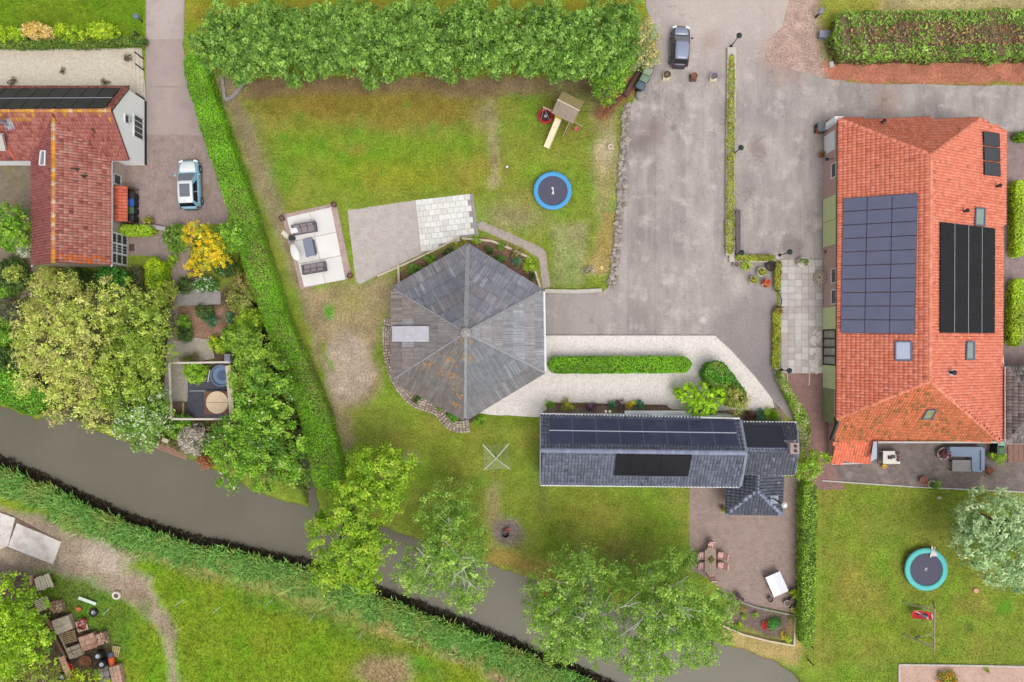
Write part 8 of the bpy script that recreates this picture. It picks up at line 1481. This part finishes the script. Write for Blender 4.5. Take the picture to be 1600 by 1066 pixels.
pallet(128, 978, R(-72), 0, 1.0, .9, 5, 'pallet carrying a red crate beside the grass'); p = W(127, 976, .45); T = Thing('red_crate', (p.x, p.y, .17), 'faded red crate with white bottles on a pallet', 'crate', None, R(-15), True); T.part('base', G().box((0, 0, .03), (.55, .85, .05)), M('faded_crate', C(178, 96, 84), .7, .15, 4, .1)); 
for x, y, sx, sy in ((-.27, 0, .04, .85), (.27, 0, .04, .85), (0, -.42, .5, .04), (0, .42, .5, .04)): T.part('side', G().box((x, y, .16), (sx, sy, .28)), bpy.data.materials['faded_crate'])
for x, y in ((-.1, -.1), (.08, .1), (-.05, .25)): T.part('bottle', G().lathe([(.06, .06), (.06, .26), (.02, .34)], (x, y, 0), 8), WHITE)
pallet(107, 996, R(15), .25, 1.0, 1.2, 6, 'olive brown pallet below the slab stack', M('olive_wood', C(158, 134, 98), .85, .2, 6, .2)); stack(116, 1019, R(20), 3, 3, (.42, .34, .13), 3, OLDS, 'stack of pale rubble slabs below the olive brown pallet', 'slab_stack', 'slab stack', 'slab', jit=.08, hole=.1, seed=6); stack(137, 1004, R(18), 3, 3, (.45, .42, .16), 4, OLDB, 'stack of reddish bricks on the right side of the scrap pile', 'brick_pile', 'bricks', jit=.03, seed=7)
g = stack(156, 999, R(14), 5, 5, (.19, .19, .16), 4, CLAY, 'square stack of perforated clay bricks nearest the grass', 'brick_pile', 'bricks', jit=.08, seed=8, hole=.12)
stack(181, 1056, R(12), 3, 4, (.30, .42, .2), 3, OLDB[2:] + CLAY[:1], 'stack of peach blocks at the bottom edge', 'block_stack', 'block stack', 'block', seed=9); stack(163, 1058, R(10), 2, 4, (.42, .45, .2), 3, [GREYC, M('mossy_block', C(138, 134, 116), .95, .2, 4, .2)], 'stack of grey blocks left of the peach blocks at the bottom edge', 'block_stack', 'block stack', 'block', seed=10)
def drum(u, v, label, r=.36, h_=.8):
    p = W(u, v, h_); T = Thing('wheel_stack', (p.x, p.y, 0), label, 'car wheels', 'wheels in the scrap pile'); 
    for k in range(3): T.part('tyre', G().lathe([(r * .55, k * .23), (r, k * .23 + .03), (r, k * .23 + .18), (r * .9, k * .23 + .21), (r * .55, k * .23 + .2)], (p.x, p.y, 0), 18, cap=False), RUBBER)
    T.part('rim', G().lathe([(r * .58, .64), (r * .5, .69), (r * .2, .66), (.03, .68)], (p.x, p.y, 0), 12), M('alloy', C(206, 214, 222), .35, .1, 4, 0, metal=.2) if 'alloy' not in bpy.data.materials else bpy.data.materials['alloy'])
drum(151, 1027, 'stack of wheels with silver rims, upper of two'); drum(157, 1040, 'stack of wheels with silver rims, lower of two')
def tyre(u, v, r, tilt, label, rimc, tyrem=RUBBER):
    p = W(u, v, .15); T = Thing('tyre', (p.x, p.y, .02), label, 'tyre', None, 0, True); T.part('tyre', G().lathe([(r * .55, .0), (r * .95, .0), (r, .06), (r, .16), (r * .95, .22), (r * .55, .2)], (0, 0, 0), 20, cap=False), tyrem); T.part('rim', G().lathe([(r * .56, .08), (r * .5, .14), (r * .15, .1), (.02, .13)], (0, 0, 0), 12), rimc); T.o.rotation_euler = (tilt, 0, 0)
tyre(146, 957.5, .38, 0, 'black tyre with a grey rim lying in the grass', ZINC); tyre(182, 930, .38, R(10), 'white ringed tyre filled with soil on the dirt track', SOIL, M('chalk_white', C(226, 216, 206), .8, .1, 4, .1)); tyre(97, 1058, .36, 0, 'tyre with a pale rim at the bottom edge under twigs', ZINC)
p = W(172, 1033, .5); T = Thing('gas_bottle', (p.x, p.y, .25), 'orange gas bottle with a grey cap lying beside the wheels', 'gas bottle', None, R(100), True); g = G(); rings = [(-.55, .12), (-.5, .24), (.15, .27), (.25, .26)]; T.part('bottle', loft([[(x, r_ * math.cos(a0), .02 + r_ * math.sin(a0)) for a0 in np.linspace(0, 2 * math.pi, 15)[:-1]] for x, r_ in rings]), M('orange_paint', C(226, 96, 56), .5, .12, 3, .05), smooth=True); T.part('cap', loft([[(x, r_ * math.cos(a0), .02 + r_ * math.sin(a0)) for a0 in np.linspace(0, 2 * math.pi, 15)[:-1]] for x, r_ in ((.25, .24), (.3, .22), (.62, .2), (.66, .14))]), M('blue_grey_cap', C(112, 114, 136), .5, .1, 3, 0), smooth=True)
p = W(123, 952, .15); solo('bucket', G().lathe([(.17, 0), (.2, .2), (.16, .22), (.01, .15)], (0, 0, 0), 10, sx=1.2), M('orange_bucket', C(218, 120, 76), .6, .1, 3, 0), 'crushed orange bucket in the grass above the red crate', 'bucket').location = (p.x, p.y, 0)
solo('plank', G().bar(W(123, 934, .22), W(150, 944, .22), .26, .06), M('mint_white', C(222, 240, 224), .6, .06, 3, 0), 'pale mint plank lying in the grass near the scrap pile', 'plank', loc=W(136, 939)); solo('plank', G().bar(W(96, 1026, .4), W(112, 1064, .4), .5, .08), M('tan_plank', C(186, 150, 124), .85, .2, 5, .2), 'broad tan plank running to the bottom edge', 'plank', loc=W(104, 1045)); solo('plank', G().bar(W(86, 996, .3), W(103, 1028, .3), .22, .1), BROWNWOOD, 'dark brown beam left of the olive pallet', 'plank', loc=W(94, 1012)); solo('plank', G().bar(W(70, 962, .3), W(84, 984, .3), .3, .1), M('rust_beam', C(132, 96, 80), .9, .2, 5, .2), 'rusty beam under the slatted pallet', 'plank', loc=W(77, 973)); solo('plank', G().bar(W(92, 990, .35), W(108, 1024, .35), .12, .1), TIMBER, 'narrow light beam beside the dark brown beam', 'plank', loc=W(100, 1007))
T = Thing('red_ladder', W(113, 1050), 'short bright red ladder among the scrap at the bottom edge', 'ladder'); a, bq = W(109, 1036, .5), W(118, 1068, .5); s_ = Vector((.16, -.05, 0)); RDP = M('signal_red', C(214, 56, 56), .5, .08, 3, 0)
for s in (-1, 1): T.part('rail', G().bar(a + s_ * s, bq + s_ * s, .05, .05), RDP)
for k in range(6): q = a.lerp(bq, (k + .5) / 6); T.part('rung', G().bar(q - s_, q + s_, .05, .05), RDP)
p = W(176, 1022, .1); pallet(205 - 24, 1018, R(80), 0, .7, .9, 4, 'small straw coloured pallet piece in the grass by the gas bottle', M('straw_wood', C(196, 176, 124), .85, .15, 5, .1))
p = W(132, 1033, .2); solo('rusty_sheet', G().lathe([(.42, 0), (.46, .1), (.4, .12), (.01, .06)], (0, 0, 0), 14, sx=1.2), M('rust', C(140, 90, 66), .9, .3, 4, .2), 'rusty round metal pan between bricks and wheels', 'metal pan').location = (p.x, p.y, .02)
bpy.context.view_layer.update()
